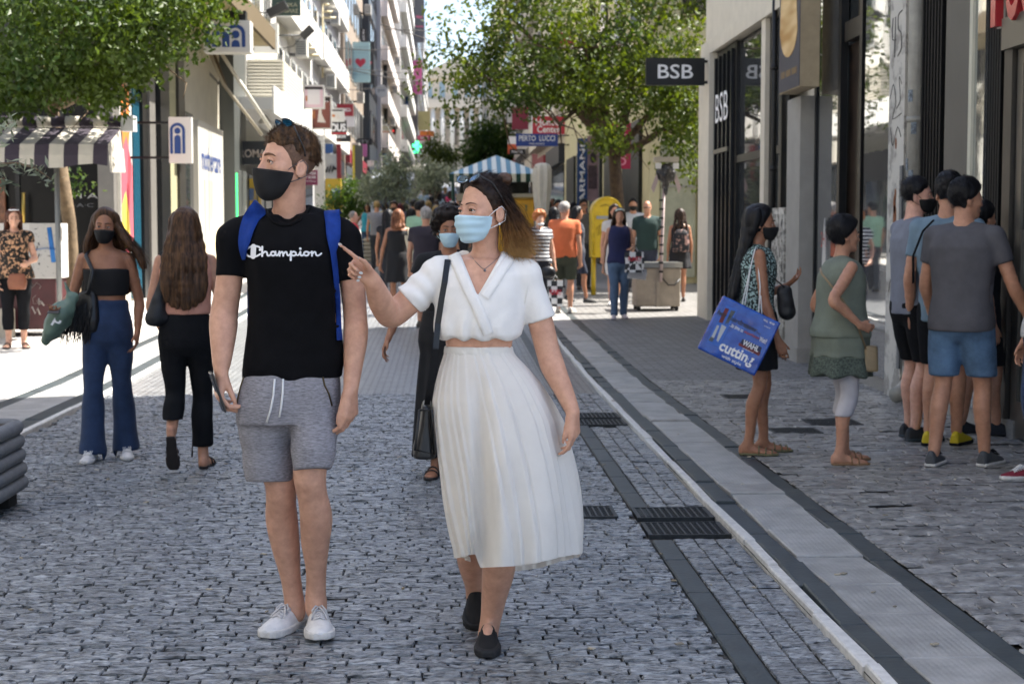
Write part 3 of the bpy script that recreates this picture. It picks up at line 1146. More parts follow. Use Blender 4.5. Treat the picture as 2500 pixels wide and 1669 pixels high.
# drain grates
def grate(label, x0, x1, y0, y1, nb, z=.004):
	e = empty('drain_grate', ((x0 + x1) / 2, (y0 + y1) / 2, z), label, 'drain grate', 'drain grates by the kerb')
	iron = mat('cast_iron', hexc('#3a3c3d'), .5, .6, var=.25, vscale=30)
	f = MB()
	t = .014
	f.box(x0, x1, y0, y0 + t, z - .03, z + .003).box(x0, x1, y1 - t, y1, z - .03, z + .003).box(x0, x0 + t, y0 + t, y1 - t, z - .03, z + .003).box(x1 - t, x1, y0 + t, y1 - t, z - .03, z + .003)
	f.build('frame', iron, e)
	MB().box(x0 + t, x1 - t, y0 + t, y1 - t, z - .03, z - .028).build('pit', mat('pit_black', (.008, .008, .008), .9), e)
	for i in range(nb):
		x = x0 + (x1 - x0) * (i + .5) / nb
		MB().box(x - .0045, x + .0045, y0 + t, y1 - t, z - .02, z + .0015).build('bar', iron, e)
	k = int((y1 - y0) / .028)
	for i in range(1, k):
		y = y0 + (y1 - y0) * i / k
		MB().box(x0 + t, x1 - t, y - .004, y + .004, z - .022, z - .001).build('cross_bar', iron, e)
	MB().box(x0 - .05, x1 + .02, y0 - .02, y1 + .02, z - .035, z - .0285).build('grate_bed', mat('cement', hexc('#54514d'), .9, var=.2, vscale=20), e)
grate('drain grate beside the kerb, farther of the near pair', 1.0, 1.405, 8.02, 8.33, 12)
grate('drain grate beside the kerb, nearer of the near pair', 1.0, 1.405, 7.56, 7.90, 12)
grate('small square drain grate next to the white skirt hem', .62, .90, 8.02, 8.34, 9, .012)
grate('distant drain grate by the kerb, farther of two', 1.0, 1.405, 12.38, 12.7, 12)
grate('distant drain grate by the kerb, nearer of two', 1.0, 1.405, 11.92, 12.28, 12)
# iron covers in the right pavement
for (x, y, w, d, lb) in ((2.55, 11.25, .36, .3, 'iron cover plate in the pavement nearest the girl with blue bag'), (2.95, 11.75, .4, .35, 'iron cover plate in the pavement behind the sage tunic woman'), (2.62, 13.6, .36, .3, 'iron cover plate in the pavement near the shop window')):
	e = empty('manhole_cover', (x, y, .04), lb, 'manhole cover')
	MB().box(x - w / 2, x + w / 2, y - d / 2, y + d / 2, .034, .0415).build('plate', mat('cast_iron', hexc('#3a3c3d'), .5, .6), e)
	for i in range(9):
		MB().box(x - w / 2 + .02, x + w / 2 - .02, y - d / 2 + .02 + i * (d - .04) / 9, y - d / 2 + .032 + i * (d - .04) / 9, .0415, .0435).build('rib', mat('cast_iron', hexc('#3a3c3d'), .5, .6), e)
# ribbed texture of the light path slabs
_n = M_LIGHT.node_tree
_g = _n.nodes.new('ShaderNodeNewGeometry')
_wv = _n.nodes.new('ShaderNodeTexWave')
_wv.bands_direction = 'X'
_wv.inputs['Scale'].default_value = 14
_wv.inputs['Distortion'].default_value = .4
_n.links.new(_g.outputs['Position'], _wv.inputs[0])
_b0 = [x for x in _n.nodes if x.type == 'BUMP'][0]
_b1 = _n.nodes.new('ShaderNodeBump')
_b1.inputs['Strength'].default_value = .14
_b1.inputs['Distance'].default_value = .006
_n.links.new(_wv.outputs['Fac'], _b1.inputs['Height'])
_n.links.new(_b0.outputs[0], _b1.inputs['Normal'])
_n.links.new(_b1.outputs[0], _n.nodes['Principled BSDF'].inputs['Normal'])
# specks of litter: leaf bits, stubs, paper
_lt = MB()
for _ in range(90):
	x, y = random.uniform(-2.6, 3.6), random.uniform(5, 13.5)
	z = .006 if x < 1.41 else .043
	a, s_ = random.uniform(0, 6.28), random.uniform(.006, .016)
	_lt.obox((x, y, z), (math.cos(a), math.sin(a), 0), (-math.sin(a), math.cos(a), 0), (0, 0, 1), s_, s_ * random.uniform(.25, .7), .0025)
tag(_lt.build('litter', mat('litter_mix', hexc('#8a7a5c'), .8, var=.4, vscale=3, col2=hexc('#bdb7aa'), isl=.4)), 'scattered specks of dry leaf, stubs and paper on the paving', 'litter', kind='stuff')
# ------------------------------------------------------------------ right side of the street
M_GLASS = mat('shop_glass', (.012, .014, .015), .03, spec=1.0)
M_GLASS2 = mat('shop_glass_wavy', (.03, .033, .035), .02, spec=1.0, bump=.025, bscale=5)
M_MIRROR = mat('mirror_film', (.55, .57, .58), .03, metal=.9, bump=.03, bscale=4)
M_BLACKF = mat('frame_blackmetal', hexc('#17181a'), .4, .3)
M_CREAM = mat('plaster_cream', hexc('#c9c2b2'), .8, var=.06, vscale=3, bump=.05, bscale=40)
M_CREAM2 = mat('plaster_yellow', hexc('#c3bb96'), .85, var=.08, vscale=2)
M_WHITEP = mat('plaster_white', hexc('#b9b7b2'), .8, var=.06, vscale=4)
M_GREYP = mat('plaster_grey', hexc('#8d8b86'), .85, var=.12, vscale=3)
XR = 4.0
def fy(px, x=XR):
	return x * F / (px - 1085.0)
def zpx(py, Y):
	return P(1085, py, Y)[2]
# --- near block
A = empty('shop_building', (XR + 3, 12, 0), 'near right shop building with black shutters, downpipe and graffiti pillar', 'building')
MB().box(4.45, 14, 4.6, 16.6, -.1, 17.5).build('wall', M_GREYP, A)  # near end cut short so sunlight reaches the ground behind the viewer
# upper storeys over the shopfronts, above the picture
MB().box(4.0, 4.448, 4.6, 16.6, 5.9, 17.48).build('upper_wall', M_WHITEP, A)
for fl in range(3):
	for k in range(3):
		y0 = 5.2 + k * 4.0
		z0 = 7.2 + fl * 3.4
		w = MB().box(3.97, 3.998, y0, y0 + 1.6, z0, z0 + 1.9).build('window', M_BLACKF, A)
		MB().box(3.955, 3.968, y0 + .08, y0 + 1.52, z0 + .08, z0 + 1.82).build('pane', M_GLASS, w)
seg = []
# (px_near, px_far, kind)
def wall_seg(name, pxa, pxb, z0, z1, m, x0=4.0, x1=4.44, parent=A):
	ya, yb = fy(pxa, x0), fy(pxb, x0)
	return MB().box(x0, x1, min(ya, yb) + .002, max(ya, yb) - .002, z0, z1).build(name, m, parent)
wall_seg('sill', 2500, 2105, -.05, .16, mat('granite_sill', hexc('#8a8884'), .5, var=.2, vscale=60), 3.985, 4.43)
# shop entrance where the queue stands
MB().box(4.0, 4.44, 6.0, 10.75, 2.9, 5.88).build('fascia', mat('fascia_dark', hexc('#2a2a2b'), .5), A)
MB().box(4.38, 4.44, 6.0, 10.75, .16, 2.9).build('shop_door_glass', M_GLASS, A)
d = MB().box(4.0, 4.06, 10.75, 10.86, .05, 2.75).box(4.0, 4.06, 9.6, 9.68, .05, 2.75).box(4.0, 4.06, 9.68, 10.75, 2.65, 2.75).box(4.0, 4.06, 9.68, 10.75, .05, .3)
do = d.build('door', mat('steel_brushed', hexc('#77736c'), .35, .7), A)
MB().box(4.02, 4.035, 9.68, 10.75, .3, 2.65).build('pane', mat('door_glass', hexc('#3a4140'), .04, spec=1.0), do)
MB().box(3.965, 4.0, 10.62, 10.65, 1.0, 1.5).build('handle', mat('steel_brushed', hexc('#77736c'), .35, .7), do)
MB().box(3.93, 4.42, 9.5, 11.0, 2.76, 2.98).build('door_canopy', mat('steel_brushed', hexc('#77736c'), .35, .7), A)
wall_seg('jamb', 2478, 2458, .16, 5.88, mat('steel_dark', hexc('#4b4844'), .4, .6), 3.97)
# black ribbed shutters
rib_m = mat('shutter_black', hexc('#0b0b0d'), .6, spec=.2)
for a, b in ((2456, 2412), (2308, 2256)):
	ya, yb = fy(a), fy(b)
	s_ = wall_seg('shutter', a, b, .16, 5.88, rib_m, 4.02)
	n = 7
	for i in range(n):
		y = ya + (yb - ya) * (i + .5) / n
		MB().box(3.985, 4.019, y - .018, y + .018, .17, 5.87).build('rib', rib_m, s_)
wall_seg('window', 2410, 2383, .16, 5.88, M_MIRROR, 3.965)
wall_seg('column', 2380, 2312, .16, 5.88, mat('column_grey', hexc('#4f4e4a'), .5, var=.08, vscale=2), 3.98)
wall_seg('column_edge', 2378, 2370, .16, 5.88, mat('column_pale', hexc('#b9b7a6'), .6), 3.945, 3.978)
wall_seg('trim', 2254, 2247, .16, 5.88, mat('steel_brushed', hexc('#77736c'), .35, .7), 3.99)
wall_seg('wall_behind_pipe', 2247, 2216, .16, 5.88, M_GREYP, 4.1)
# downpipe
pp = empty('downpipe', (3.96, 13.13, 0), 'grey white downpipe beside the graffiti pillar', 'pipe')
MB().tube([(3.97, 13.13, .32), (3.97, 13.13, 6.2)], .068, 18).build('pipe', mat('pipe_grey', hexc('#8f8d85'), .5, var=.2, vscale=5), pp, True)
MB().tube([(3.97, 13.13, .34), (3.96, 13.11, .22), (3.88, 13.05, .13), (3.80, 12.98, .11)], [.068, .07, .07, .068], 18).build('elbow', mat('pipe_grey', hexc('#a7a59c'), .5), pp, True)
for z in (.9, 2.4, 3.9):
	MB().tube([(3.97, 13.13, z), (3.97, 13.13, z + .05)], .075, 18).build('bracket', mat('pipe_grey', hexc('#a7a59c'), .5), pp, True)
for i, (z, a) in enumerate(((2.62, .0), (2.35, .5), (1.95, .2), (1.52, .4), (2.05, -.5))):
	th = math.pi + .6 + a
	c_ = A3(3.97 + .0695 * math.cos(th), 13.13 + .0695 * math.sin(th), z)
	MB().obox(c_, A3(-math.sin(th), math.cos(th), 0), A3(0, 0, 1), A3(math.cos(th), math.sin(th), 0), .022, .05, .0015).build('sticker', mat('sticker_dark', hexc('#20242b'), .6, var=.9, vscale=40, col2=hexc('#8d9aa5')), pp)
# graffiti pillar, camera-side face and street face, peeling
pil = empty('graffiti_pillar', (4.05, 13.75, 0), 'peeling plaster pillar with graffiti scrawl and house number 45', 'pillar')
pm = mat('plaster_peeling', hexc('#8f8c86'), .85, var=.3, vscale=4.5, col2=hexc('#b9b6ae'), lo=.42, hi=.5, bump=.3, bscale=18)
MB().box(3.94, 4.44, 13.35, 13.82, 0, 6.0).build('shaft', pm, pil)
MB().box(3.925, 3.939, 13.33 + .005, 13.41, .3, 2.05).build('corner_guard', mat('guard_grey', hexc('#5b5f63'), .5), pil)
rust = mat('rust_patch', hexc('#7a4a2c'), .9, var=.3, vscale=30)
sc_ = MB()
for z, y, r in ((2.25, 13.58, .035), (1.72, 13.59, .06), (1.62, 13.58, .075), (1.8, 13.57, .04)):
	sc_.lathe((0, 0, 0), [(.001, 0), (r, 0), (r * .9, .002), (.001, .002)], 12)
	for i in range(len(sc_.v) - 48, len(sc_.v)):
		a, b, c_ = sc_.v[i]
		sc_.v[i] = (3.9385 - c_, y + a * .7, z + b * 1.5)
sc_.build('rust_stains', rust, pil)
ink = mat('graffiti_ink', hexc('#2c2c2e'), .8)
def scrawl(name, pts, x, m, parent, r=.0035, flat=True):
	"""pen line on a street-facing wall: pts (y, z)"""
	mb = MB()
	q = [np.array([x, a, b]) for a, b in pts]
	q2 = [q[0]]
	for i in range(len(q) - 1):
		for t in (.33, .66, 1.0):
			q2.append(q[i] * (1 - t) + q[i + 1] * t)
	for i in range(1, len(q2) - 1):
		q2[i] = q2[i] * .5 + .25 * (q2[i - 1] + q2[i + 1])
	mb.tube(q2, r, 5)
	mb.build(name, m, parent, True)
for pts in ([(13.73, 3.35), (13.75, 3.15), (13.63, 3.15)], [(13.65, 3.35), (13.66, 3.0)], [(13.45, 3.38), (13.58, 3.36), (13.57, 3.22), (13.47, 3.2), (13.45, 3.05), (13.57, 3.0)]):
	scrawl('house_number', pts, 3.938, ink, pil, .005)
for pts in ([(13.78, 2.65), (13.68, 2.8), (13.58, 2.6), (13.73, 2.45), (13.43, 2.5)], [(13.43, 2.75), (13.53, 2.85), (13.45, 2.6), (13.58, 2.55)], [(13.75, 2.4), (13.68, 2.2), (13.53, 2.42), (13.43, 2.3)],
			[(13.73, 1.3), (13.63, 1.5), (13.53, 1.25), (13.45, 1.45)], [(13.73, .95), (13.65, 1.1), (13.53, .9)]):
	scrawl('graffiti', pts, 3.938, ink, pil)
# big glazed shopfront between pillar and door
gl = wall_seg('shop_window', 2176, 2114, .16, 5.88, mat('window_film', (.5, .51, .52), .02, metal=.9, bump=.03, bscale=3.2), 3.955)
for a in (2108, 2056, 1997):
	y = fy(a)
	MB().box(3.975, 4.05, y - .05, y + .05, .1, 5.88).build('mullion', M_BLACKF, A)
dr = wall_seg('door_leaf', 2102, 2062, .16, 3.35, mat('door_brown', hexc('#2b211a'), .3, var=.4, vscale=6), 4.08)
wall_seg('door_transom', 2102, 2062, 3.36, 3.55, M_BLACKF, 3.985, 4.1)
wall_seg('transom_glass', 2102, 2062, 3.56, 5.88, M_GLASS, 4.06)
gm = wall_seg('shop_window', 2049, 2000, .16, 5.88, mat('window_film2', (.4, .41, .42), .025, metal=.85, bump=.03, bscale=4), 3.993)
yo = fy(2020, 3.985)
letters('poster_lettering', '2+1', (3.981, yo + .05, 1.4), (0, -1, 0), (0, 0, 1), .22, .16, mat('print_red', hexc('#a33a36'), .5), gm)
pv = MB()
pv.prism([(3.983, yo + .15, .75), (3.983, yo - .08, .75), (3.983, yo - .02, 1.35), (3.983, yo + .03, 1.62), (3.983, yo + .09, 1.35)], (.008, 0, 0))
pv.build('arrow_sticker', mat('poster_white', hexc('#b9b7b4'), .5), gm)
letters('poster_lettering', '+ΔΩΡΟ', (3.981, yo + .05, 1.05), (0, -1, 0), (0, 0, 1), .26, .12, mat('print_red', hexc('#a33a36'), .5), gm)
# no interior lamp is built behind the doorway
# white pier and the gold banner sign box above it
pr_ = empty('white_pier', (3.86, 17, 0), 'white rendered pier under the blue and gold sign', 'pillar')
MB().box(3.82, 4.44, 16.76, 17.4, 0, 2.93).build('shaft', mat('pier_render', hexc('#8f8d88'), .8, var=.08, vscale=4), pr_)
MB().box(3.81, 3.99, 16.745, 17.42, 0, .22).build('plinth', M_GREYP, pr_)
sb_ = empty('banner_sign', (3.8, 16.6, 2.95), 'dark blue projecting box sign with golden drapery design', 'sign')
MB().box(3.66, 3.86, 16.1, 17.1, 2.97, 5.2).build('sign_box', mat('box_beige', hexc('#9c8d72'), .7, var=.1), sb_)
MB().box(3.652, 3.659, 16.11, 17.09, 2.98, 5.19).build('sign_face', mat('face_navy', hexc('#262a3d'), .5), sb_)
gold = mat('drape_gold', hexc('#a87f42'), .6, var=.3, vscale=2.2, stretch=(1, .6, 3), detail=1, col2=hexc('#d0b482'))
V = []
for t in np.linspace(0, 1, 15):
	V.append((3.6505, 17.04 - .06 * math.sin(t * 3.1), 5.15 - 1.55 * t))
Wd = []
for t in np.linspace(1, 0, 15):
	Wd.append((3.6505, 16.2 + .10 * math.sin(t * 3.1), 5.15 - 1.55 * t))
bot = [(3.6505, 16.6 + .4 * math.cos(a), 3.6 - .28 * math.sin(a)) for a in np.linspace(0.2, math.pi - .2, 9)]
MB().prism(V + bot + Wd, (-.004, 0, 0)).build('golden_drape', gold, sb_)
for zc, w_, h_ in ((4.52, .22, .16), (4.05, .34, .15)):
	pts = [(3.6462, 16.62 + w_ * math.cos(a), zc + .10 - .22 * math.sin(a)) for a in np.linspace(.1, math.pi - .1, 9)]
	pts += [(3.6462, 16.62 + w_ * .8 * math.cos(a), zc + .10 + h_ - .22 * math.sin(a)) for a in np.linspace(math.pi - .1, .1, 9)]
	MB().prism(pts, (-.002, 0, 0)).build('illegible_print', mat('ink_brown', hexc('#6b4030'), .6, var=.5, vscale=30, stretch=(1, 3, .3)), sb_)  # brown bands stand for the sign's illegible lettering
for i, (y, l) in enumerate(((16.88, .18), (16.62, .22), (16.34, .24))):
	MB().box(3.6495, 3.6515, y - l / 2, y + l / 2, 3.12, 3.19).build('faded_script', mat('ink_gold', hexc('#6b5638'), .6), sb_)
# red 3D letters over the entrance
rs = empty('red_letter_sign', (3.92, 10.8, 4.0), 'red plastic shop letters above the entrance, top right corner', 'sign')
rm_ = mat('letter_red', hexc('#b03238'), .25, coat=.4)
wm_ = mat('letter_white', hexc('#b9b7b4'), .5)
yy = 11.15
for ch in ('F', 'O', 'O', 'T'):
	for (m_, off, gr, nm) in ((wm_, .05, 1.0, 'letter_back'), (rm_, .0, .98, 'letter')):
		V, Fc = text_mesh(ch, bold=.03)
		Aa = np.array(V)
		mn, mx = Aa.min(0), Aa.max(0)
		Aa = (Aa - (mn + mx) / 2) / (mx - mn)
		w_, h_ = (.26, .5)
		W_ = np.stack([np.full(len(Aa), 3.9 + off), yy - Aa[:, 0] * w_ * gr - .13, 2.93 + .25 + Aa[:, 1] * h_ * gr], 1)
		me = fast_mesh(nm, W_, Fc, False)
		o = link(nm, me, m_, rs)
		so_ = o.modifiers.new('solid', 'SOLIDIFY')
		so_.thickness = .06
	yy -= .29
MB().box(3.96, 4.0, 9.6, 11.15, 3.2, 3.26).build('rail', M_BLACKF, rs)
# --- BSB building
B = empty('corner_shop_building', (6, 21, 0), 'cream corner shop building with tall dark framed windows', 'building')
MB().box(4.35, 14, 16.62, 24.0, -.1, 9.6).build('wall', M_CREAM, B)
MB().box(4.0, 4.348, 17.55, 24.0, 4.12, 9.58).build('upper_wall', M_CREAM, B)
MB().box(3.93, 4.0, 17.55, 24.03, 4.10, 4.30).build('beam', M_CREAM, B)
MB().box(3.9, 4.348, 23.1, 24.02, .03, 4.098).build('corner_pier', M_CREAM, B)
MB().box(4.0, 4.2, 17.55, 23.1, -.05, .20).build('plinth', M_GREYP, B)
yb = lambda px: fy(px, 4.0)
for (a, b) in ((1903, 1876), (1862, 1792)):
	w = MB().box(4.07, 4.12, yb(a), yb(b), .2, 4.09).build('shop_window', M_GLASS2, B)
	MB().box(4.03, 4.068, yb(a), yb(b), 2.42, 2.52).build('transom', M_BLACKF, w)
	for q in (a, b):
		MB().box(4.02, 4.069, yb(q) - .04, yb(q) + .04, .2, 4.09).build('frame', M_BLACKF, w)
MB().box(3.965, 4.2, yb(1874), yb(1864), .2, 4.098).build('mullion', M_CREAM, B)
dp = MB().box(4.02, 4.3, yb(1790), yb(1745), .2, 4.09).build('door_panel', M_BLACKF, B)
for i in range(5):
	y = yb(1788) + (yb(1748) - yb(1788)) * i / 4
	MB().box(3.97, 4.018, y - .03, y + .03, .2, 4.0).build('rib', mat('rib_black', hexc('#202226'), .3, .4), dp)
letters('door_lettering', 'BSB', (3.96, (yb(1788) + yb(1748)) / 2, 3.25), (0, -1, 0), (0, 0, 1), 1.0, .42, mat('print_white', (.82, .82, .83), .6), dp)
MB().box(3.94, 3.966, yb(1788) + .1, yb(1748) - .1, 2.6, 2.66).build('handle_rail', mat('steel_brushed', hexc('#77736c'), .35, .7), dp)
bp_ = empty('black_downpipe', (3.94, yb(1903) - .1, 0), 'thin black downpipe between the cream building and the gold sign', 'pipe')
MB().tube([(3.94, yb(1902), .2), (3.94, yb(1902), 5.6)], .035, 10).build('pipe', M_BLACKF, bp_, True)
for z in (1.2, 2.2, 3.4):
	MB().tube([(3.94, yb(1902), z), (3.94, yb(1902), z + .06)], .05, 10).build('collar', M_BLACKF, bp_, True)
eb = empty('meter_cabinet', (3.95, 17.9, .2), 'small sticker covered meter cabinet beside the white pier', 'cabinet')
MB().box(3.83, 4.05, 17.56, 18.2, .25, 1.75).build('cabinet_body', mat('cabinet_grime', hexc('#7d7b76'), .7, var=.7, vscale=9, col2=hexc('#c2c0ba'), lo=.45, hi=.55), eb)
MB().box(3.815, 3.829, 17.62, 18.14, .3, 1.68).build('cabinet_door', mat('cabinet_grime2', hexc('#5b5a57'), .7, var=.8, vscale=14, col2=hexc('#b2b0aa'), lo=.45, hi=.55), eb)
def blade(name_label, px0, py0, px1, py1, Y, m, text=(), t=.09, cat='sign', group=None, frame=None, bracket=None):
	"""a sign facing down the street; text: (string, cx, cy, w, h, material, bold) in 0..1 of the face"""
	a, b = P(px0, py1, Y), P(px1, py0, Y)
	e = empty('street_sign', (a + b) / 2 * A3(1, 1, 0) + A3(0, 0, a[2]), name_label, cat, group)
	o = MB().box(a[0], b[0], Y, Y + t, a[2], b[2]).build('sign_panel', m, e)
	w, h = b[0] - a[0], b[2] - a[2]
	if frame is not None:
		f = .025 * max(1, Y / 40)
		MB().box(a[0] - f, a[0], Y - .01, Y + t, a[2] - f, b[2] + f).box(b[0], b[0] + f, Y - .01, Y + t, a[2] - f, b[2] + f).box(a[0], b[0], Y - .01, Y + t, a[2] - f, a[2]).box(a[0], b[0], Y - .01, Y + t, b[2], b[2] + f).build('sign_frame', frame, e)
	for s_ in text:
		st, cx, cy, tw, th, m_ = s_[:6]
		letters('lettering', st, (a[0] + w * cx, Y - .004, b[2] - h * cy), (1, 0, 0), (0, 0, 1), w * tw, h * th, m_, o, bold=(s_[6] if len(s_) > 6 else 0))
	if bracket is not None:
		z = b[2] - .1 * h
		for zz in (b[2] - .12 * h, a[2] + .12 * h):
			x0, x1 = sorted((bracket, b[0] if bracket > b[0] else a[0]))
			MB().box(x0 - .0, x1, Y + t * .3, Y + t * .7, zz - .02, zz + .02).build('bracket', M_BLACKF, e)
	return e, a, b
M_TXTW = mat('print_white', (.82, .82, .83), .6)
blade('black projecting sign with white letters BSB on the cream corner building', 1577, 142, 1721, 208, 23.2, mat('sign_black', hexc('#0f1013'), .4), [('BSB', .5, .5, .6, .52, M_TXTW, .01)], bracket=3.92)
# corner building across the side street
C_ = empty('cream_building', (6.5, 36, 0), 'cream stone building behind the tree with shop windows', 'building')
MB().box(4.3, 22, 33.0, 56, 0, 15).build('wall', M_CREAM2, C_)
for i, x in enumerate((4.3, 5.35, 6.6, 7.8)):
	MB().box(x, x + .22, 32.86, 32.998, .3, 5.2).build('pilaster', M_CREAM2, C_)
for i, (x0, x1) in enumerate(((4.55, 5.3), (5.62, 6.55), (6.85, 7.75))):
	w = MB().box(x0, x1, 32.93, 32.998, .5, 3.3).build('shop_window', mat('window_pale', hexc('#8f937f'), .12, spec=.8, var=.2, vscale=2), C_)
	MB().box(x0 - .05, x1 + .05, 32.9, 32.998, 3.3, 3.42).build('lintel', M_CREAM, w)
letters('window_lettering', 'sale', (5.9, 32.92, 1.72), (1, 0, 0), (0, 0, 1), .8, .3, mat('print_red2', hexc('#b8323c'), .5), C_, bold=.03)
for z in (2.4, 3.1, 3.8):
	MB().box(4.56, 5.3, 32.9, 32.93, z, z + .03).build('string_course', M_GREYP, C_)
for fl in range(3):
	for k in range(4):
		x = 5 + k * 2.2
		w = MB().box(x, x + 1.1, 32.95, 33.01, 6.0 + fl * 3.2, 8.0 + fl * 3.2).build('window', M_BLACKF, C_)
		MB().box(x + .08, x + 1.02, 32.93, 32.949, 6.08 + fl * 3.2, 7.92 + fl * 3.2).build('pane', M_GLASS, w)
	for k in range(6):
		y = 34.5 + k * 3.4
		w = MB().box(4.24, 4.298, y, y + 1.3, 6.0 + fl * 3.2, 8.0 + fl * 3.2).build('window', M_BLACKF, C_)
		MB().box(4.225, 4.239, y + .08, y + 1.22, 6.08 + fl * 3.2, 7.92 + fl * 3.2).build('pane', M_GLASS, w)
for k in range(5):
	y = 34 + k * 4.3
	w = MB().box(4.22, 4.298, y, y + 3.2, .6, 3.9).build('shop_window', mat('window_matt', hexc('#2a2c2b'), .5, spec=.2, var=.5, vscale=1.5), C_)
# vertical banners on it
def vbanner(label, px0, px1, py0, py1, Y, m, txt=None, tm=None, extra=None):
	a, b = P(px0, py1, Y), P(px1, py0, Y)
	e = empty('banner', (a + b) / 2 * A3(1, 1, 0) + A3(0, 0, a[2]), label, 'banner')
	o = MB().box(a[0], b[0], Y, Y + .05, a[2], b[2]).build('banner_cloth', m, e)
	if txt:
		letters('lettering', txt, ((a[0] + b[0]) / 2, Y - .004, (a[2] + b[2]) / 2), (0, 0, 1), (-1, 0, 0), (b[2] - a[2]) * .86, (b[0] - a[0]) * .55, tm, o, bold=.02)
	return e, o, a, b
vbanner('tall navy blue banner with white vertical lettering beside the pink poster', 1409, 1434, 338, 560, 40, mat('banner_navy', hexc('#1f4273'), .7), 'IO ARMANI', M_TXTW)
e, o, a, b = vbanner('tall pinkish fashion poster of a dark haired figure', 1434, 1462, 332, 490, 40.02, mat('poster_pink', hexc('#8c7377'), .6, var=.2, vscale=3))
sd = MB()
cx = (a[0] + b[0]) / 2
sd.lathe((0, 0, 0), [(.001, 0), (.09, .0), (.09, .006), (.001, .006)], 14)
for i in range(len(sd.v)):
	x, y, z = sd.v[i]
	sd.v[i] = (cx + x * .9, a[1] - .004 - z, b[2] - .55 + y * 1.6)
sd.build('poster_head', mat('poster_hair', hexc('#2c2022'), .6), o)
MB().box(cx - .12, cx + .10, a[1] - .008, a[1] - .002, a[2] + .3, b[2] - .75).build('poster_figure', mat('poster_dark', hexc('#4a3a3e'), .6, var=.4, vscale=6), o)
vbanner('crimson hanging banner half hidden by the tree', 1494, 1540, 300, 412, 32.3, mat('banner_crimson', hexc('#a01f45'), .7), 'OXETTE', mat('print_pink', hexc('#d98aa0'), .6))
vbanner('small crimson hanging banner higher in the tree', 1350, 1400, 80, 110, 40, mat('banner_crimson', hexc('#a01f45'), .7))
# buildings farther up on the right
def block(label, x0, x1, y0, y1, H, m, side, floors=5, wy=3.2, z0=4.2, fh=3.2, shop=None, balc=0.0, bm=None, end=True, group=None, ac=0, sh_m=None, wcol=None):
	"""a row building; side -1 faces the street towards +x, +1 towards -x"""
	g0 = gz(y0)
	e = empty('row_building', ((x0 + x1) / 2, (y0 + y1) / 2, gz((y0 + y1) / 2)), label, 'building', group)
	MB().box(x0, x1, y0, y1, g0 - 1, g0 + H).build('wall', m, e)
	xf = x1 if side < 0 else x0
	s = 1 if side < 0 else -1
	n = max(1, int((y1 - y0) / wy))
	fr = wcol or mat('shutter_grey', hexc('#8f9290'), .6)
	def bx(mb, d0, d1, ya, yb_, za, zb):
		a, b = sorted((xf + s * d0, xf + s * d1))
		return mb.box(a, b, ya, yb_, za, zb)
	for f in range(floors):
		za = g0 + z0 + f * fh
		if za + 2.2 > g0 + H:
			break
		for k in range(n):
			ya = y0 + (y1 - y0) * (k + .22) / n
			yb_ = y0 + (y1 - y0) * (k + .78) / n
			w = bx(MB(), .002, .05, ya, yb_, za + .3, za + 2.3).build('window', fr, e)
			bx(MB(), .051, .07, ya + .12, yb_ - .12, za + .42, za + 2.18).build('pane', M_GLASS, w)
		if balc and f % 1 == 0:
			sl = bx(MB(), .0, balc, y0 + .4, y1 - .4, za - .05, za + .12).build('balcony', bm or m, e)
			rl = MB()
			bx(rl, balc - .05, balc, y0 + .4, y1 - .4, za + .12, za + 1.05)
			if end:
				bx(rl, .0, balc - .05, y0 + .4, y0 + .45, za + .12, za + 1.05)
			rl.build('railing', bm or m, sl)
	# shopfront band
	if shop is not None:
		for k in range(max(1, n // 2)):
			ya = y0 + (y1 - y0) * (k + .1) / max(1, n // 2)
			yb_ = y0 + (y1 - y0) * (k + .9) / max(1, n // 2)
			w = bx(MB(), .002, .06, ya, yb_, g0 + .2, g0 + 3.0).build('shop_window', M_GLASS, e)
			bx(MB(), .002, .25, ya - .1, yb_ + .1, g0 + 3.05, g0 + 3.75).build('fascia', shop[k % len(shop)], e)
	for k in range(ac):
		ya = y0 + (y1 - y0) * (k + .5) / ac
		za = g0 + z0 + (k % floors) * fh - .9
		acu = bx(MB(), .25, .65, ya, ya + .85, za, za + .6).build('air_conditioner', mat('ac_white', hexc('#c9c7c0'), .5), e)
		bx(MB(), .02, .25, ya + .1, ya + .75, za + .05, za + .1).build('ac_bracket', M_BLACKF, acu)
		for i in range(6):
			a, b = sorted((xf + s * .28, xf + s * .62))
			MB().box(a, b, ya - .012, ya - .002, za + .07 + i * .08, za + .1 + i * .08).build('grille_bar', mat('grille_dark', hexc('#3a3b3c'), .5), acu)
	return e
SH = [mat('fascia_a', hexc('#20242c'), .5), mat('fascia_b', hexc('#7a2030'), .5), mat('fascia_c', hexc('#c9c4b8'), .6), mat('fascia_d', hexc('#2f4a5c'), .5)]
block('pale stone building on the right beyond the navy banner', 4.4, 20, 56.2, 74, 14, M_CREAM, 1, 4, shop=SH, balc=.45)
block('grey building on the right with crimson fascia far up the street', 4.8, 20, 74.2, 98, 17, M_WHITEP, 1, 4, shop=SH[1:], balc=.45)
block('distant beige building on the right near the end of the street', 5.0, 20, 98.2, 150, 18, M_CREAM2, 1, 4, shop=SH)
block('farthest right hand building before the square', 5.5, 24, 150.5, 230, 20, M_WHITEP, 1, 4)
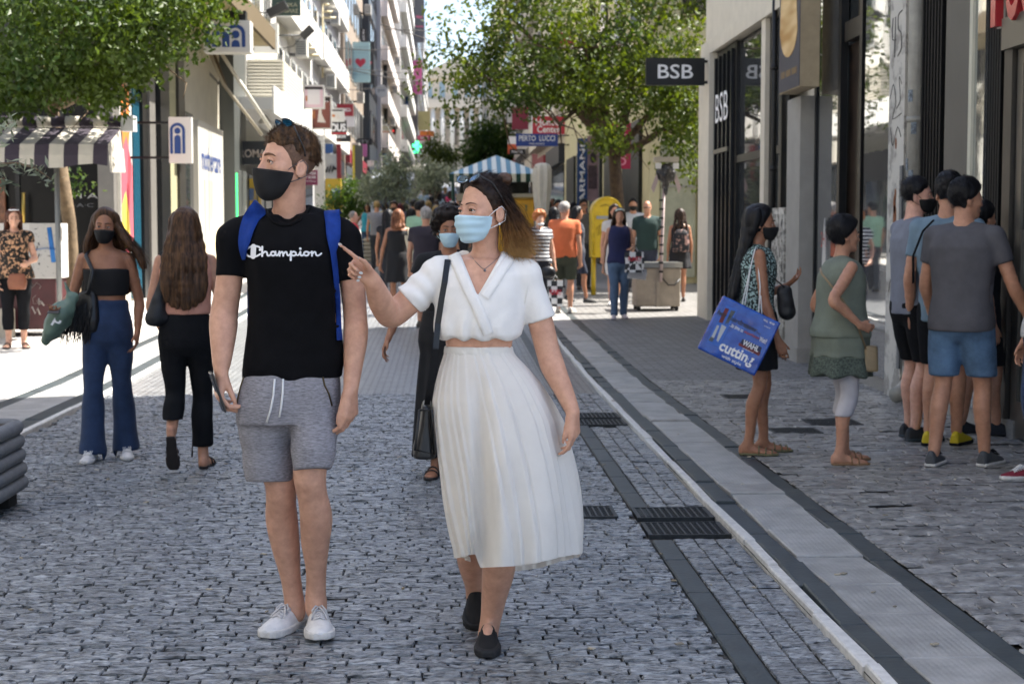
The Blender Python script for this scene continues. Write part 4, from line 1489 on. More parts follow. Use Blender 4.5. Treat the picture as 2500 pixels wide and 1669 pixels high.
# signs on the right
red_s = mat('sign_red', hexc('#b5293a'), .45)
blade('red sign with white words Hondos Center above the kiosk', 1300, 284, 1380, 328, 56.0, red_s, [('Hondos', .52, .33, .84, .38, M_TXTW, .02), ('Center', .5, .72, .72, .38, M_TXTW, .02)], frame=M_TXTW, bracket=4.42)
blade('blue sign with white words PERTO LUCCI under the red sign', 1260, 327, 1362, 357, 54.0, mat('sign_blue', hexc('#1c3a86'), .45), [('PERTO  LUCCI', .5, .36, .86, .45, M_TXTW, .01), ('MILANO', .5, .8, .36, .14, M_TXTW)], bracket=4.42)
blade('white and orange small sign left of the blue sign', 1240, 333, 1262, 362, 72, M_TXTW, [])
blade('orange small sign under the white one on the right', 1240, 352, 1262, 376, 70.5, mat('sign_orange', hexc('#c9572c'), .5), [])
blade('black slim sign with faint letters right of the trees', 1244, 364, 1282, 377, 69, mat('sign_black', hexc('#0f1013'), .4), [('NAKIS', .5, .5, .7, .5, M_TXTW)])
blade('dark red hanging sign inside the tree foliage', 1250, 262, 1290, 316, 74, mat('sign_maroon', hexc('#7a2136'), .5), [])
blade('pale sign with dark border beside the red sign', 1238, 240, 1262, 300, 78, mat('sign_pale', hexc('#bfbcb6'), .5), [], frame=M_BLACKF)
blade('blue bank sign in the foliage above the red sign', 1332, 240, 1352, 268, 58, mat('sign_blue2', hexc('#1f4fa0'), .5), [])
# ------------------------------------------------------------------ left side of the street
XL = -5.5
def fl(px, x=XL):
	return x * F / (px - 1085.0)
M_BEIGE = mat('soffit_beige', hexc('#b8a77e'), .8, var=.12, vscale=2)
M_STONE = mat('stone_shaded', hexc('#67645f'), .6, var=.1, vscale=3)  # grey darkened to stand in for the shadow over these pillars
M_NAVY = mat('logo_navy', hexc('#1d3f7c'), .5)
M_SIGNW = mat('sign_white', hexc('#cfccc4'), .5)
M_DKGLASS = mat('dark_glass', hexc('#0a0b0c'), .3, spec=.2)
# corner block whose side faces us (dark cosmetics shop) and runs up the street
L1 = empty('corner_store_building', (-9, 33, 0), 'left corner building with dark shop window facing us and beige canopy', 'building')
MB().box(-20, XL, 26.5, 39.0, 0, 13.5).build('wall', mat('plaster_warm', hexc('#bdb6a6'), .8, var=.06, vscale=2), L1)
sw = MB().box(-14, -5.62, 26.40, 26.498, .2, 4.3).build('shop_window', M_DKGLASS, L1)
for x in (-8.2, -7.1, -6.35):
	MB().box(x, x + .07, 26.36, 26.4, .2, 4.3).build('mullion', M_BLACKF, sw)
MB().box(-14, -5.62, 26.36, 26.4, 3.25, 3.33).build('transom', M_BLACKF, sw)
MB().box(-14, -5.6, 26.3, 26.498, 4.3, 5.2).build('fascia', mat('fascia_black', hexc('#121316'), .4), L1)
sil = mat('letter_silver', hexc('#9a9a9a'), .35, .5)
letters('shop_lettering', 'M·A·C', P(225, 478, 26.39), (1, 0, 0), (0, 0, 1), .69, .085, sil, sw)
letters('shop_lettering', 'M·A·C', P(195, 501, 26.39), (1, 0, 0), (0, 0, 1), .45, .06, mat('letter_dim', hexc('#55565a'), .4), sw)
MB().box(-5.72, -5.46, 26.25, 26.5, 0, 6.5).build('corner_pillar', M_STONE, L1)
MB().tube([P(57, 470, 26.2), P(57, 560, 26.2)], .03, 8).build('brass_post', mat('brass', hexc('#a58a45'), .35, .8), L1, True)
MB().box(-9.5, -7.25, 26.28, 26.33, 1.4, 2.35).build('shop_display', mat('display_amber', hexc('#5a351d'), .4, var=.7, vscale=5), L1)
def lseg(name, pxa, pxb, z0, z1, m, d=.0, t=.06, parent=L1):
	ya, yb_ = sorted((fl(pxa), fl(pxb)))
	return MB().box(XL + d, XL + d + t, ya + .003, yb_ - .003, z0, z1).build(name, m, parent)
# painted panel with pink, orange and yellow shapes
pn = lseg('mural_panel', 297, 326, .6, 5.2, mat('mural_sky', hexc('#b9b7b2'), .6, var=.1), .01)
ya, yb_ = sorted((fl(297), fl(326)))
def mural(shape, m, k):
	MB().prism([(XL + .072 + .002 * k, ya + (yb_ - ya) * u_, z) for u_, z in shape], (.002, 0, 0)).build('mural_shape', m, pn)
mural([(.05, 3.4), (.3, 4.1), (.75, 3.9), (.8, 3.2), (.5, 2.7), (.15, 2.8)], mat('mural_orange', hexc('#d0772f'), .6), 1)
mural([(.05, 2.8), (.5, 3.1), (.95, 2.6), (.95, 1.2), (.05, 1.3)], mat('mural_pink', hexc('#c9525f'), .6), 2)
mural([(.05, 1.9), (.35, 2.15), (.6, 1.8), (.7, 1.2), (.05, 1.2)], mat('mural_yellow', hexc('#d8c04a'), .6), 3)
mural([(.3, 3.7), (.5, 3.75), (.5, 3.2), (.32, 3.2)], mat('mural_dark', hexc('#3a2a2e'), .6), 4)
tl_ = mat('panel_teal', hexc('#175a70'), .5)
for i in range(9):
	a = 327 + i * 2.0
	lseg('teal_slat', a, a + 1.7, .3, 6.2, tl_, .0, .05 + .03 * (i % 2))
lseg('poster_small', 300, 316, .95, 1.2, mat('mural_pink', hexc('#c9525f'), .6), .0, .08)
lseg('pillar_dark', 346, 357, 0, 7.5, M_BLACKF, 0, .12)
lseg('pillar_stone', 358, 372, 0, 7.5, M_STONE, 0, .16)
lseg('glass_bay', 373, 384, .2, 7.5, M_MIRROR, 0, .03)
lseg('pillar_dark', 385, 407, 0, 7.5, M_BLACKF, 0, .16)
lseg('pillar_cream', 408, 436, 0, 7.5, mat('pillar_olive', hexc('#9c9879'), .7), 0, .05)
lseg('pillar_steel', 437, 452, 0, 7.5, mat('steel_dark', hexc('#4b4844'), .4, .6), 0, .10)
lseg('glass_bay', 453, 478, .2, 4.0, M_GLASS2, 0, .03)
wf = lseg('white_portal', 480, 541, 0.1, 3.9, mat('portal_white', hexc('#bab7ae'), .6), 0, .12)
lseg('portal_opening', 494, 532, .1, 2.62, mat('portal_cream', hexc('#c9bd9f'), .7), .122, .01)
yo = (fl(480) + fl(541)) / 2
letters('portal_lettering', 'mothercare', (XL + .124, yo, 3.1), (0, 1, 0), (0, 0, 1), 3.0, .55, M_NAVY, wf, bold=.02)
lseg('column_round', 546, 576, 0, 6.0, mat('column_slate', hexc('#4c4f4d'), .4), 0, .35)
lseg('neon_strip', 548.5, 550.5, 1.6, 2.9, mat('neon_green', hexc('#35c96a'), .4, emit=1.2), .352, .02)
for fl_ in range(2):
	for k in range(4):
		y = 27.5 + k * 2.9
		w = MB().box(XL + .002, XL + .05, y, y + 1.6, 7.6 + 3 * fl_, 9.6 + 3 * fl_).build('window', M_BLACKF, L1)
		MB().box(XL + .051, XL + .07, y + .1, y + 1.5, 7.7 + 3 * fl_, 9.5 + 3 * fl_).build('pane', M_GLASS, w)
# projecting beige canopy slab
cn = MB().box(XL, -4.2, 26.3, 39.0, 5.98, 6.3).build('canopy', M_BEIGE, L1)
MB().box(-4.198, -4.12, 26.3, 39.02, 5.9, 6.36).build('canopy_edge', mat('canopy_edge', hexc('#5f5138'), .8), cn)
for y in (37.6,):
	MB().lathe((-4.6, y, 5.7), [(.1, 0), (.13, .06), (.05, .2), (.03, .28)], 12).build('spotlight', M_BLACKF, cn, True)
# the arch logo: arch with a child under it
def arch_logo(x0, x1, z0, z1, Y, parent, half=False):
	"""blue arch, dot and shoulders inside, on a face looking down the street"""
	w, h = x1 - x0, z1 - z0
	cx, r = (x0 + x1) / 2, (x1 - x0) / 2
	def ring(ro, ri, zb, name):
		n = 16
		out = [(cx + ro * math.cos(a), Y, z1 - r + ro * math.sin(a)) for a in np.linspace(0, math.pi, n)]
		inn = [(cx + ri * math.cos(a), Y, z1 - r + ri * math.sin(a)) for a in np.linspace(math.pi, 0, n)]
		V = [(x0 if False else cx + ro, Y, zb)] + out + [(cx - ro, Y, zb), (cx - ri, Y, zb)] + inn + [(cx + ri, Y, zb)]
		nn = len(V)
		Fc = []
		pts_o = [(cx + ro, Y, zb)] + out + [(cx - ro, Y, zb)]
		pts_i = [(cx + ri, Y, zb)] + inn[::-1] + [(cx - ri, Y, zb)]
		m = MB()
		m.add(pts_o + pts_i, [(i, i + 1, len(pts_o) + i + 1, len(pts_o) + i) for i in range(len(pts_o) - 1)])
		m.build(name, M_NAVY, parent)
	ring(r, r * .62, z0, 'logo_arch')
	m = MB()
	n = 14
	cz = z1 - r * 1.05
	m.add([(cx + r * .42 * math.cos(a), Y, cz + r * .42 * math.sin(a)) for a in np.linspace(0, 2 * math.pi, n, False)], [tuple(range(n))])
	m.build('logo_dot', M_NAVY, parent)
	m = MB()
	zt = cz - r * .55
	body = [(cx - r * .44, Y, z0), (cx + r * .44, Y, z0)] + [(cx + r * .42 * math.cos(a), Y, zt - r * .42 + r * .42 * math.sin(a)) for a in np.linspace(0, math.pi, 10)]
	m.add(body, [tuple(range(len(body)))])
	m.build('logo_body', M_NAVY, parent)
e, a, b = blade('white hanging cube sign with navy arch letter m logo under the canopy', 497, 50, 610, 127, 32.6, M_SIGNW, [], t=.5)
hw = (b[0] - a[0])
arch_logo(a[0] + hw * .48, a[0] + hw * .90, a[2] + .1, b[2] - .08, 32.594, e)
arch_logo(a[0] + hw * .06, a[0] + hw * .48, a[2] + .1, b[2] - .08, 32.593, e)
MB().box(a[0] + .1, b[0] - .1, 32.7, 33.0, b[2], 5.98).build('sign_hanger', M_BLACKF, e)
e, a, b = blade('white rounded projecting sign with navy arch and child logo', 413, 286, 467, 398, 27.4, M_SIGNW, [], t=.14, bracket=-5.5)
arch_logo(a[0] + .02, a[0] + .28, a[2] + .16, b[2] - .1, 27.394, e)
# folded awning arms leaning out from under the canopy
aw = empty('awning_arms', P(560, 200, 37), 'white folded awning arms slanting down from the beige canopy', 'awning frame')
for pth, m_, r in (([P(507, 80, 36.6), P(662, 316, 36.6)], mat('arm_white', hexc('#d9d4c6'), .5), .042), ([P(492, 85, 36.9), P(545, 205, 36.9), P(640, 330, 36.9)], mat('arm_grey', hexc('#a79e8c'), .5), .036), ([P(510, 100, 37.2), P(556, 222, 37.2)], mat('arm_rust', hexc('#5b4a35'), .7), .035), ([P(455, 120, 37.4), P(535, 205, 37.4)], mat('arm_steel', hexc('#6d6a63'), .5), .03)):
	MB().tube(pth, r, 8).build('arm', m_, aw, True)
# dark boutique with metal letters
L2 = empty('dark_boutique_building', (-9, 44, 0), 'building with dark boutique front and white louvred balcony box', 'building')
g2 = gz(44)
MB().box(-20, XL, 39.2, 51.8, 0, 15).build('wall', mat('plaster_cool', hexc('#c4c2bc'), .8, var=.06), L2)
MB().box(XL, XL + .12, 41.2, 51.7, g2 - .3, 3.9).build('shop_front', mat('boutique_black', hexc('#1a1b1d'), .4), L2)
for k in range(5):
	y = 41.5 + k * 2.0
	MB().box(XL + .121, XL + .14, y, y + 1.5, .7, 3.0).build('shop_window', M_GLASS, L2)
cn2 = MB().box(XL, -4.35, 40.2, 51.5, 4.55, 4.85).build('canopy', mat('canopy_white', hexc('#c9c9c7'), .6), L2)
MB().box(-4.348, -4.30, 40.2, 51.5, 4.45, 5.15).build('canopy_edge', mat('canopy_bright', hexc('#dcdbd6'), .6), cn2)
for k in range(3):
	MB().lathe((-4.8, 42.5 + k * 3, 4.32), [(.16, 0), (.18, .05), (.1, .16), (.04, .23)], 12).build('ceiling_lamp', mat('lamp_white', hexc('#d2d0ca'), .5), cn2, True)
bx_ = MB().box(XL, -4.55, 44.5, 50.5, 5.2, 6.25).build('balcony_box', mat('louvre_back', hexc('#a9a59a'), .7), L2)
for i in range(11):
	z = 5.25 + i * .092
	MB().box(XL + .02, -4.50, 44.42, 44.495, z, z + .055).build('louvre', mat('louvre_cream', hexc('#cfcabb'), .6), bx_)
	MB().box(-4.548, -4.49, 44.5, 50.5, z, z + .055).build('louvre', mat('louvre_cream', hexc('#cfcabb'), .6), bx_)
MB().box(XL + .1, XL + .9, 44.1, 44.4, 6.4, 7.2).build('air_conditioner', mat('ac_white', hexc('#c9c7c0'), .5), L2)
for fl_ in range(3):
	for k in range(4):
		y = 40 + k * 2.9
		w = MB().box(XL + .002, XL + .05, y, y + 1.5, 7.2 + 2.6 * fl_, 9.2 + 2.6 * fl_).build('window', mat('shutter_grey', hexc('#8f9290'), .6), L2)
		MB().box(XL + .051, XL + .07, y + .12, y + 1.38, 7.32 + 2.6 * fl_, 9.1 + 2.6 * fl_).build('pane', M_GLASS, w)
blade('black sign with pale metal letters ROM beside the man', 568, 345, 665, 402, 40.5, mat('sign_charcoal', hexc('#22242a'), .5), [('ROMA', .5, .52, .66, .34, mat('letter_copper', hexc('#b9aaa0'), .3, .6), .01)], bracket=-5.4)
blade('small white notice sign with dark diagonal stripes', 573, 503, 600, 528, 41.0, M_SIGNW, [], t=.04)
# floodlights on arms
for i, (pts, hd, lb) in enumerate((([P(622, 31, 47), P(658, 31, 47)], [P(655, 36, 47), P(700, 12, 46.9)], 'black floodlight on a horizontal arm, higher of two'), ([P(660, 87, 52), P(738, 87, 52)], [P(737, 92, 52), P(762, 68, 51.9)], 'black floodlight on a horizontal arm, lower of two'))):
	e = empty('floodlight', pts[0], lb, 'lamp', 'floodlights on the left facade')
	MB().tube([pts[0] + A3(-.5, 0, 0)] + pts, .025, 8).build('arm', M_BLACKF, e, True)
	d = unit(hd[1] - hd[0])
	MB().obox((hd[0] + hd[1]) / 2, d, A3(0, 1, 0), np.cross(d, A3(0, 1, 0)), np.linalg.norm(hd[1] - hd[0]) / 2, .16, .13 if i == 0 else .12).build('lamp_head', mat('lamp_black', hexc('#2a2a2b'), .5), e, bevel=.02)
	MB().tube([pts[1], pts[1] + A3(-.3, 0, -.35), pts[0] + A3(0, 0, -.5)], .012, 6).build('cable', M_BLACKF, e, True)
# unseen building added on the left so its sunlit front bounces light in
block('pale apartment building added out of view on the left to bounce sunlight', -20, -7.2, -22, 11.5, 16, mat('plaster_bright', hexc('#d6d4cf'), .8, var=.05), -1, 3, wy=3.0, z0=4.6, shop=SH[2:], balc=.9, bm=mat('balcony_white', hexc('#d4d2cc'), .7))
# further row
block('white building with cream pipes and louvred shutters on the left', -20, XL, 52.0, 66.0, 22, mat('plaster_bright', hexc('#d6d4cf'), .8, var=.05), -1, 5, wy=2.2, z0=4.6, shop=SH[2:], balc=.5, bm=mat('balcony_white', hexc('#d4d2cc'), .7), ac=5)
block('pale grey building with white balcony fronts on the left', -20, XL, 66.2, 84.0, 24, mat('plaster_palegrey', hexc('#b6b6b8'), .8, var=.05), -1, 6, wy=2.6, z0=4.2, shop=[SH[0]], balc=.5, bm=mat('balcony_white', hexc('#d4d2cc'), .7), ac=6)
block('brown stone office building on the left', -20, -5.3, 84.2, 104, 30, mat('stone_brown', hexc('#8a7d70'), .8, var=.06), -1, 8, wy=2.8, z0=4.5, shop=[SH[1], SH[0]], ac=4)
block('dark glass building beside the brown one', -20, -4.9, 104.2, 116, 32, mat('glass_navy', hexc('#1f2937'), .3), -1, 8, wy=2.8, wcol=M_BLACKF)
block('pale pink building far up the left side', -20, -4.6, 116.2, 146, 30, mat('plaster_pinkish', hexc('#c9c1bd'), .8), -1, 8, wy=3.4, shop=[SH[3], SH[0]], balc=.5, ac=4)
block('white building with balconies far up the left side', -20, -4.0, 146.2, 190, 30, mat('plaster_far', hexc('#cbcac7'), .8), -1, 8, wy=4, shop=[SH[0]], balc=.6)
block('charcoal building at the far end of the left side', -20, -3.2, 190.2, 235, 38, mat('plaster_charcoal', hexc('#4b4b50'), .7), -1, 9, wy=5)
block('last pale building on the left before the square', -24, -3.0, 235.4, 300, 26, mat('plaster_last', hexc('#c2bdb6'), .8), -1, 7, wy=6)
# cream pipework on the white building
pw_ = empty('cream_pipes', (-5.3, 58, 5), 'cream gas pipes climbing the white building on the left', 'pipes')
cp = mat('pipe_cream', hexc('#d8c9a0'), .5)
for pth in ([(720, 0), (720, 170)], [(720, 102), (765, 102)], [(726, 118), (770, 118)], [(735, 135), (780, 135)], [(788, 10), (788, 190)], [(788, 12), (805, 12)], [(788, 29), (812, 29)], [(788, 44), (820, 44)]):
	Yp = 60 if pth[0][0] < 780 else 70
	MB().tube([P(q[0], q[1], Yp) for q in pth], .05, 6).build('pipe', cp, pw_, True)
# --- street signs up the left side: (label, px box, colour, texts)
W_ = M_TXTW
def scol(h):
	return mat('sign_' + h.strip('#'), hexc(h), .5)
def ysign(px1, x=-4.4):
	return min(190, x * F / (px1 - 1085.0))
RED = mat('neon_red', hexc('#ff3030'), .4, emit=2.5)
GRN = mat('neon_green2', hexc('#3fe88a'), .4, emit=2.0)
SG = [
 ('dark green shop sign with pale letters at the top edge of the picture', 663, -30, 733, 38, '#2c4038', [('ΙΑΤΙΚΑ', .55, .62, .7, .14, scol('#a9a58a'), .01), ('ΕΤΑΙΡΙΑΣ', .55, .84, .75, .14, scol('#a9a58a'), .01)]),
 ('pink and white outlined sign behind the bridal poster', 744, 212, 788, 262, '#d9b9c2', []),
 ('bridal poster sign with dark frame and word tsatsas', 752, 237, 806, 312, '#7a4136', [('tsatsas', .5, .10, .86, .12, W_, .02)]),
 ('plain white square sign right of the bridal poster', 809, 268, 837, 294, '#d2d0ca', []),
 ('dark red sign with white letters above a white panel', 822, 254, 862, 283, '#8e2430', [('OMEGA', .62, .5, .5, .3, W_, .01)]),
 ('white panel sign under the dark red sign', 837, 285, 865, 309, '#c9c9cd', []),
 ('black sign with white letters OUS over a red strip', 772, 294, 846, 329, '#17171b', [('OUS', .72, .5, .5, .55, W_, .03)]),
 ('black sign with cut off white letters and orange word', 793, 330, 856, 346, '#1d1d20', [('ONAVI', .5, .25, .6, .4, W_, .03), ('lounge', .5, .75, .25, .25, scol('#b85a30'))]),
 ('long black sign reading NITY in thin grey letters', 822, 338, 908, 354, '#1b1c21', [('UNITY', .62, .5, .62, .5, scol('#8f9299'))]),
 ('pale blue banner sign with red heart', 857, 103, 903, 201, '#a9cdd2', [('ANNEMARIE', .5, .13, .8, .035, scol('#7a9aa0')), ('BÖRLIND', .5, .20, .82, .055, scol('#7a9aa0'), .02), ('NATURAL BEAUTY', .5, .27, .7, .02, scol('#7a9aa0')), ('the actor', .5, .80, .75, .04, scol('#7a9aa0'))]),
 ('small black blade sign with white vertical letters', 880, 70, 895, 102, '#17151a', []),
 ('dark blade sign behind the heart banner', 893, 102, 912, 205, '#2a2a2e', []),
 ('tall near black vertical sign panel', 914, 120, 945, 248, '#20242d', []),
 ('stack of black and yellow directory signs', 916, 248, 946, 302, '#23231f', [('SILVER', .5, .15, .7, .1, scol('#9a9440')), ('GOLD', .5, .32, .7, .1, scol('#9a9440')), ('MONETA', .5, .86, .7, .1, scol('#9a9440'))]),
 ('black sign with glowing red Greek letters', 915, 307, 967, 328, '#1a1a1e', [('ΑΓΟΡΑ', .5, .3, .72, .34, RED, .03), ('ΧΡΥΣΟΥ', .5, .72, .78, .34, RED, .03)]),
 ('black vertical sign with white letters SEPHORA', 963, 172, 985, 272, '#1b1d24', []),
 ('navy vertical sign beside the black vertical sign', 985, 200, 997, 285, '#24457a', []),
 ('magenta and white vertical banner', 1008, 148, 1030, 230, '#c05a90', []),
 ('charcoal hoarding with pink lettering near the sky', 1012, -10, 1036, 104, '#4a4a50', [('No1', .5, .45, .6, .06, scol('#d0507a'), .02), ('lounge', .5, .66, .75, .05, scol('#d0507a'), .02)]),
 ('yellow green advertising board at the end of the street', 1021, 272, 1050, 318, '#a39a6a', []),
 ('orange shop sign at the far end of the street', 1025, 320, 1060, 333, '#c06a2a', []),
 ('pink shop sign reading woman', 1020, 331, 1052, 343, '#b8406a', [('woman', .5, .5, .6, .5, W_, .02)]),
 ('white pharmacy sign panel with Greek letters', 1024, 344, 1060, 362, '#c9c9c9', [('ΦΑΡΜΑΚΕΙΟ', .55, .5, .8, .4, scol('#55555a'))]),
 ('grey pharmacy sign panel under the white one', 1022, 366, 1058, 378, '#a9adaf', []),
 ('navy sign with white eagle emblem', 973, 358, 992, 384, '#1e2a44', []),
 ('charcoal square sign with word The', 939, 352, 960, 374, '#26282e', [('The', .5, .5, .6, .4, scol('#9a9ca2'))]),
 ('small charcoal sign above the navy one', 958, 336, 974, 350, '#26282e', []),
 ('plum coloured sign with white lines beside the man', 738, 415, 775, 452, '#7a2c50', [('EMPRESS', .5, .22, .8, .16, W_, .02), ('OF SILVER', .5, .48, .8, .16, W_, .02), ('jewellery', .5, .75, .8, .14, W_)]),
 ('blue parking information sign on the white shutter', 794, 351, 812, 374, '#2f5591', []),
 ('grey banner with black scribble next to the man', 793, 376, 822, 440, '#a5a6a8', []),
 ('dark red vertical banner at street level', 822, 352, 832, 440, '#7a2029', []),
 ('grey vertical banner with yellow edge', 862, 355, 885, 520, '#4c4d49', []),
 ('violet pink poster beside the grey banner', 882, 352, 895, 382, '#a05a90', []),
 ('small red and white shop notice under an air conditioner', 897, 392, 912, 406, '#c9b9b9', []),
]
for (lb, x0, y0, x1, y1, c, tx) in SG:
	Ys = ysign(x1)
	if y1 > 400:
		Ys = min(Ys, 62)
	if x1 > 965:
		Ys = min(Ys, 150 + (x1 - 965) * .4)
	e, a, b = blade(lb, x0, y0, x1, y1, Ys, scol(c), tx, t=.12 * Ys / 60)
	if 'heart' in lb:
		cx, cz, s_ = (a[0] + b[0]) / 2, (a[2] + b[2]) / 2 - .02, (b[0] - a[0]) * .28
		pts = [(cx + s_ * 1.0 * (16 * math.sin(t) ** 3) / 16, Ys - .005, cz + s_ * (13 * math.cos(t) - 5 * math.cos(2 * t) - 2 * math.cos(3 * t) - math.cos(4 * t)) / 16) for t in np.linspace(0, 2 * math.pi, 24, False)]
		MB().add(pts, [tuple(range(24))]).build('heart', scol('#c93a50'), e)
	if 'bridal' in lb:
		w, h = b[0] - a[0], b[2] - a[2]
		f = lambda u_, v_: (a[0] + w * u_, Ys - .006, a[2] + h * v_)
		MB().add([f(.42, .18), f(.8, .16), f(.62, .45), f(.6, .6), f(.5, .6), f(.47, .45)], [(0, 1, 2, 3, 4, 5)]).build('poster_gown', scol('#cfc6bd'), e)
		MB().add([f(.05, .3), f(.32, .3), f(.32, .55), f(.05, .55)], [(0, 1, 2, 3)]).build('poster_glow', scol('#b5703a'), e)
		MB().box(a[0] - .06, b[0] + .06, Ys + .02, Ys + .1, a[2] - .06, b[2] + .06).build('poster_frame', scol('#d2d0ca'), e)
		MB().add([f(.0, .86), f(1, .86), f(1, 1), f(0, 1)], [(0, 1, 2, 3)]).build('poster_band', scol('#2c2524'), e)
	if 'OUS' in lb:
		MB().box(a[0] - .3, b[0], Ys - .01, Ys - .003, a[2] + .02, a[2] + .10).build('red_strip', scol('#a8242e'), e)
	if 'pink and white' in lb:
		MB().box(a[0] + .1, b[0] - .1, Ys - .008, Ys - .002, a[2] + .1, b[2] - .1).build('sign_inner', scol('#d9d3d3'), e)
	if 'SEPHORA' in lb:
		letters('lettering', 'SEPHORA', (a[0] + (b[0] - a[0]) * .3, Ys - .01, (a[2] + b[2]) / 2), (0, 0, 1), (-1, 0, 0), (b[2] - a[2]) * .85, (b[0] - a[0]) * .5, W_, e, bold=.02)
	if 'small black blade' in lb:
		letters('lettering', 'BOSS ORANGE'[:4] + ' MAN', (a[0] + (b[0] - a[0]) * .5, Ys - .01, (a[2] + b[2]) / 2), (0, 0, 1), (-1, 0, 0), (b[2] - a[2]) * .8, (b[0] - a[0]) * .4, W_, e)
	if 'eagle' in lb:
		w, h = b[0] - a[0], b[2] - a[2]
		f = lambda u_, v_: (a[0] + w * u_, Ys - .006, a[2] + h * v_)
		MB().add([f(.08, .75), f(.38, .5), f(.45, .6), f(.9, .85), f(.75, .55), f(.55, .35), f(.7, .22), f(.42, .22), f(.36, .38)], [tuple(range(9))]).build('eagle_emblem', W_, e)
	if 'yellow edge' in lb:
		MB().box(a[0], a[0] + .08, Ys - .02, Ys - .005, a[2], b[2]).build('yellow_edge', scol('#c9b23a'), e)
	if 'scribble' in lb:
		w, h = b[0] - a[0], b[2] - a[2]
		MB().tube([(a[0] + w * u_, Ys - .01, a[2] + h * v_) for u_, v_ in ((.1, .3), (.25, .5), (.35, .3), (.5, .55), (.6, .3), (.75, .55), (.9, .4))], .05, 6).build('scribble', M_BLACKF, e, True)
	if 'striped' in lb:
		pass
# round white sign
e = empty('round_sign', P(930, 222, 108), 'round white sign on the tall black panel', 'sign')
c = P(931, 222, 107)
MB().tube([c, c + A3(0, .2, 0)], .42, 20).build('disc', mat('sign_disc', hexc('#d6d4d0'), .5), e)
letters('lettering', 'gree', c + A3(0, -.01, 0), (1, 0, 0), (0, 0, 1), .5, .2, scol('#55555a'), e)
# pharmacy cross, lit
e = empty('pharmacy_cross', P(1018, 345, 160), 'glowing green pharmacy cross at the end of the street', 'sign')
c = P(1018, 356, 158)
MB().box(c[0] - .45, c[0] + .45, c[1], c[1] + .2, c[2] - .16, c[2] + .16).box(c[0] - .16, c[0] + .16, c[1] - .01, c[1] + .19, c[2] - .45, c[2] + .45).build('cross', GRN, e)
letters('lettering', '0:13', P(1018, 371, 158), (1, 0, 0), (0, 0, 1), .75, .3, GRN, e, bold=.02)
# white panels and shutters beside the man
for (x0, y0, x1, y1, Yq, h, lb) in ((768, 330, 792, 560, 56, '#d9d7d3', 'white vertical shutters of a left hand shop'),):
	a, b = P(x0, y1, Yq), P(x1, y0, Yq)
	e = empty('roller_shutter', (a + b) / 2 * A3(1, 1, 0) + A3(0, 0, a[2]), lb, 'shutter')
	for i in range(6):
		w = (b[0] - a[0]) / 6
		MB().box(a[0] + w * i, a[0] + w * (i + .85), Yq, Yq + .1, a[2], b[2]).build('shutter_slat', scol(h), e)
# wires over the street
for i, pth in enumerate(([(560, 150), (640, 185), (760, 205), (860, 220), (985, 210), (1060, 180)], [(640, 120), (800, 116), (900, 123), (960, 120), (1100, 122)], [(700, 145), (800, 165), (860, 168), (960, 178), (1000, 176)], [(940, 72), (1000, 74), (1100, 78)], [(850, 170), (950, 190), (1045, 200)], [(930, 60), (1040, 95), (1120, 120)])):
	w = MB().tube([P(q[0], q[1], 75 - i * 3) for q in pth], .018, 5).build('overhead_wire', mat('wire', hexc('#4a4644'), .6), None, True)
	tag(w, ['thick slack cable sagging across the street near the heart banner', 'thin wire crossing just above the heart banner', 'thin wire crossing the lower heart banner', 'highest thin wire across the sky gap', 'thin wire above the red neon sign', 'slanting thin wire near the charcoal hoarding'][i], 'wire')
# the palace closing the view
pal = empty('palace', (6, 420, 14), 'pale columned palace closing the far end of the street', 'building')
pm_ = mat('palace_stone', hexc('#cfc2ae'), .8, var=.05)
MB().box(-30, 45, 420, 450, 10, 42.5).build('wall', pm_, pal)
MB().add([(-6, 419, 42.5), (14, 419, 42.5), (4, 419, 47.5), (-6, 425, 42.5), (14, 425, 42.5), (4, 425, 47.5)], [(0, 1, 2), (5, 4, 3), (0, 3, 4, 1), (1, 4, 5, 2), (2, 5, 3, 0)]).build('pediment', pm_, pal)
for k in range(8):
	x = -5.5 + k * 2.55
	MB().tube([(x, 416.5, 22), (x, 416.5, 33.5)], .62, 12).build('column', mat('palace_marble', hexc('#d8d2c6'), .7), pal, True)
MB().box(-7.5, 14.5, 415.5, 420, 33.5, 35.6).build('portico_beam', pm_, pal)
for r in range(2):
	for k in range(9):
		x = -8 + k * 3.4
		if r == 0:
			w = MB().box(x, x + 1.5, 419.8, 420.05, 36.6, 40.6).build('window', mat('palace_shutter', hexc('#8fa3ac'), .6), pal)
		else:
			w = MB().box(x, x + 1.3, 419.8, 420.05, 24, 31).build('window', mat('palace_dark', hexc('#8a7f72'), .7), pal)
MB().box(-30, 45, 419.2, 420, 41.5, 42.8).build('cornice', pm_, pal)
# ------------------------------------------------------------------ street furniture
def stripes(name, quads, mats, parent):
	for i, q in enumerate(quads):
		MB().add(q, [tuple(range(len(q)))]).build(name, mats[i % len(mats)], parent)
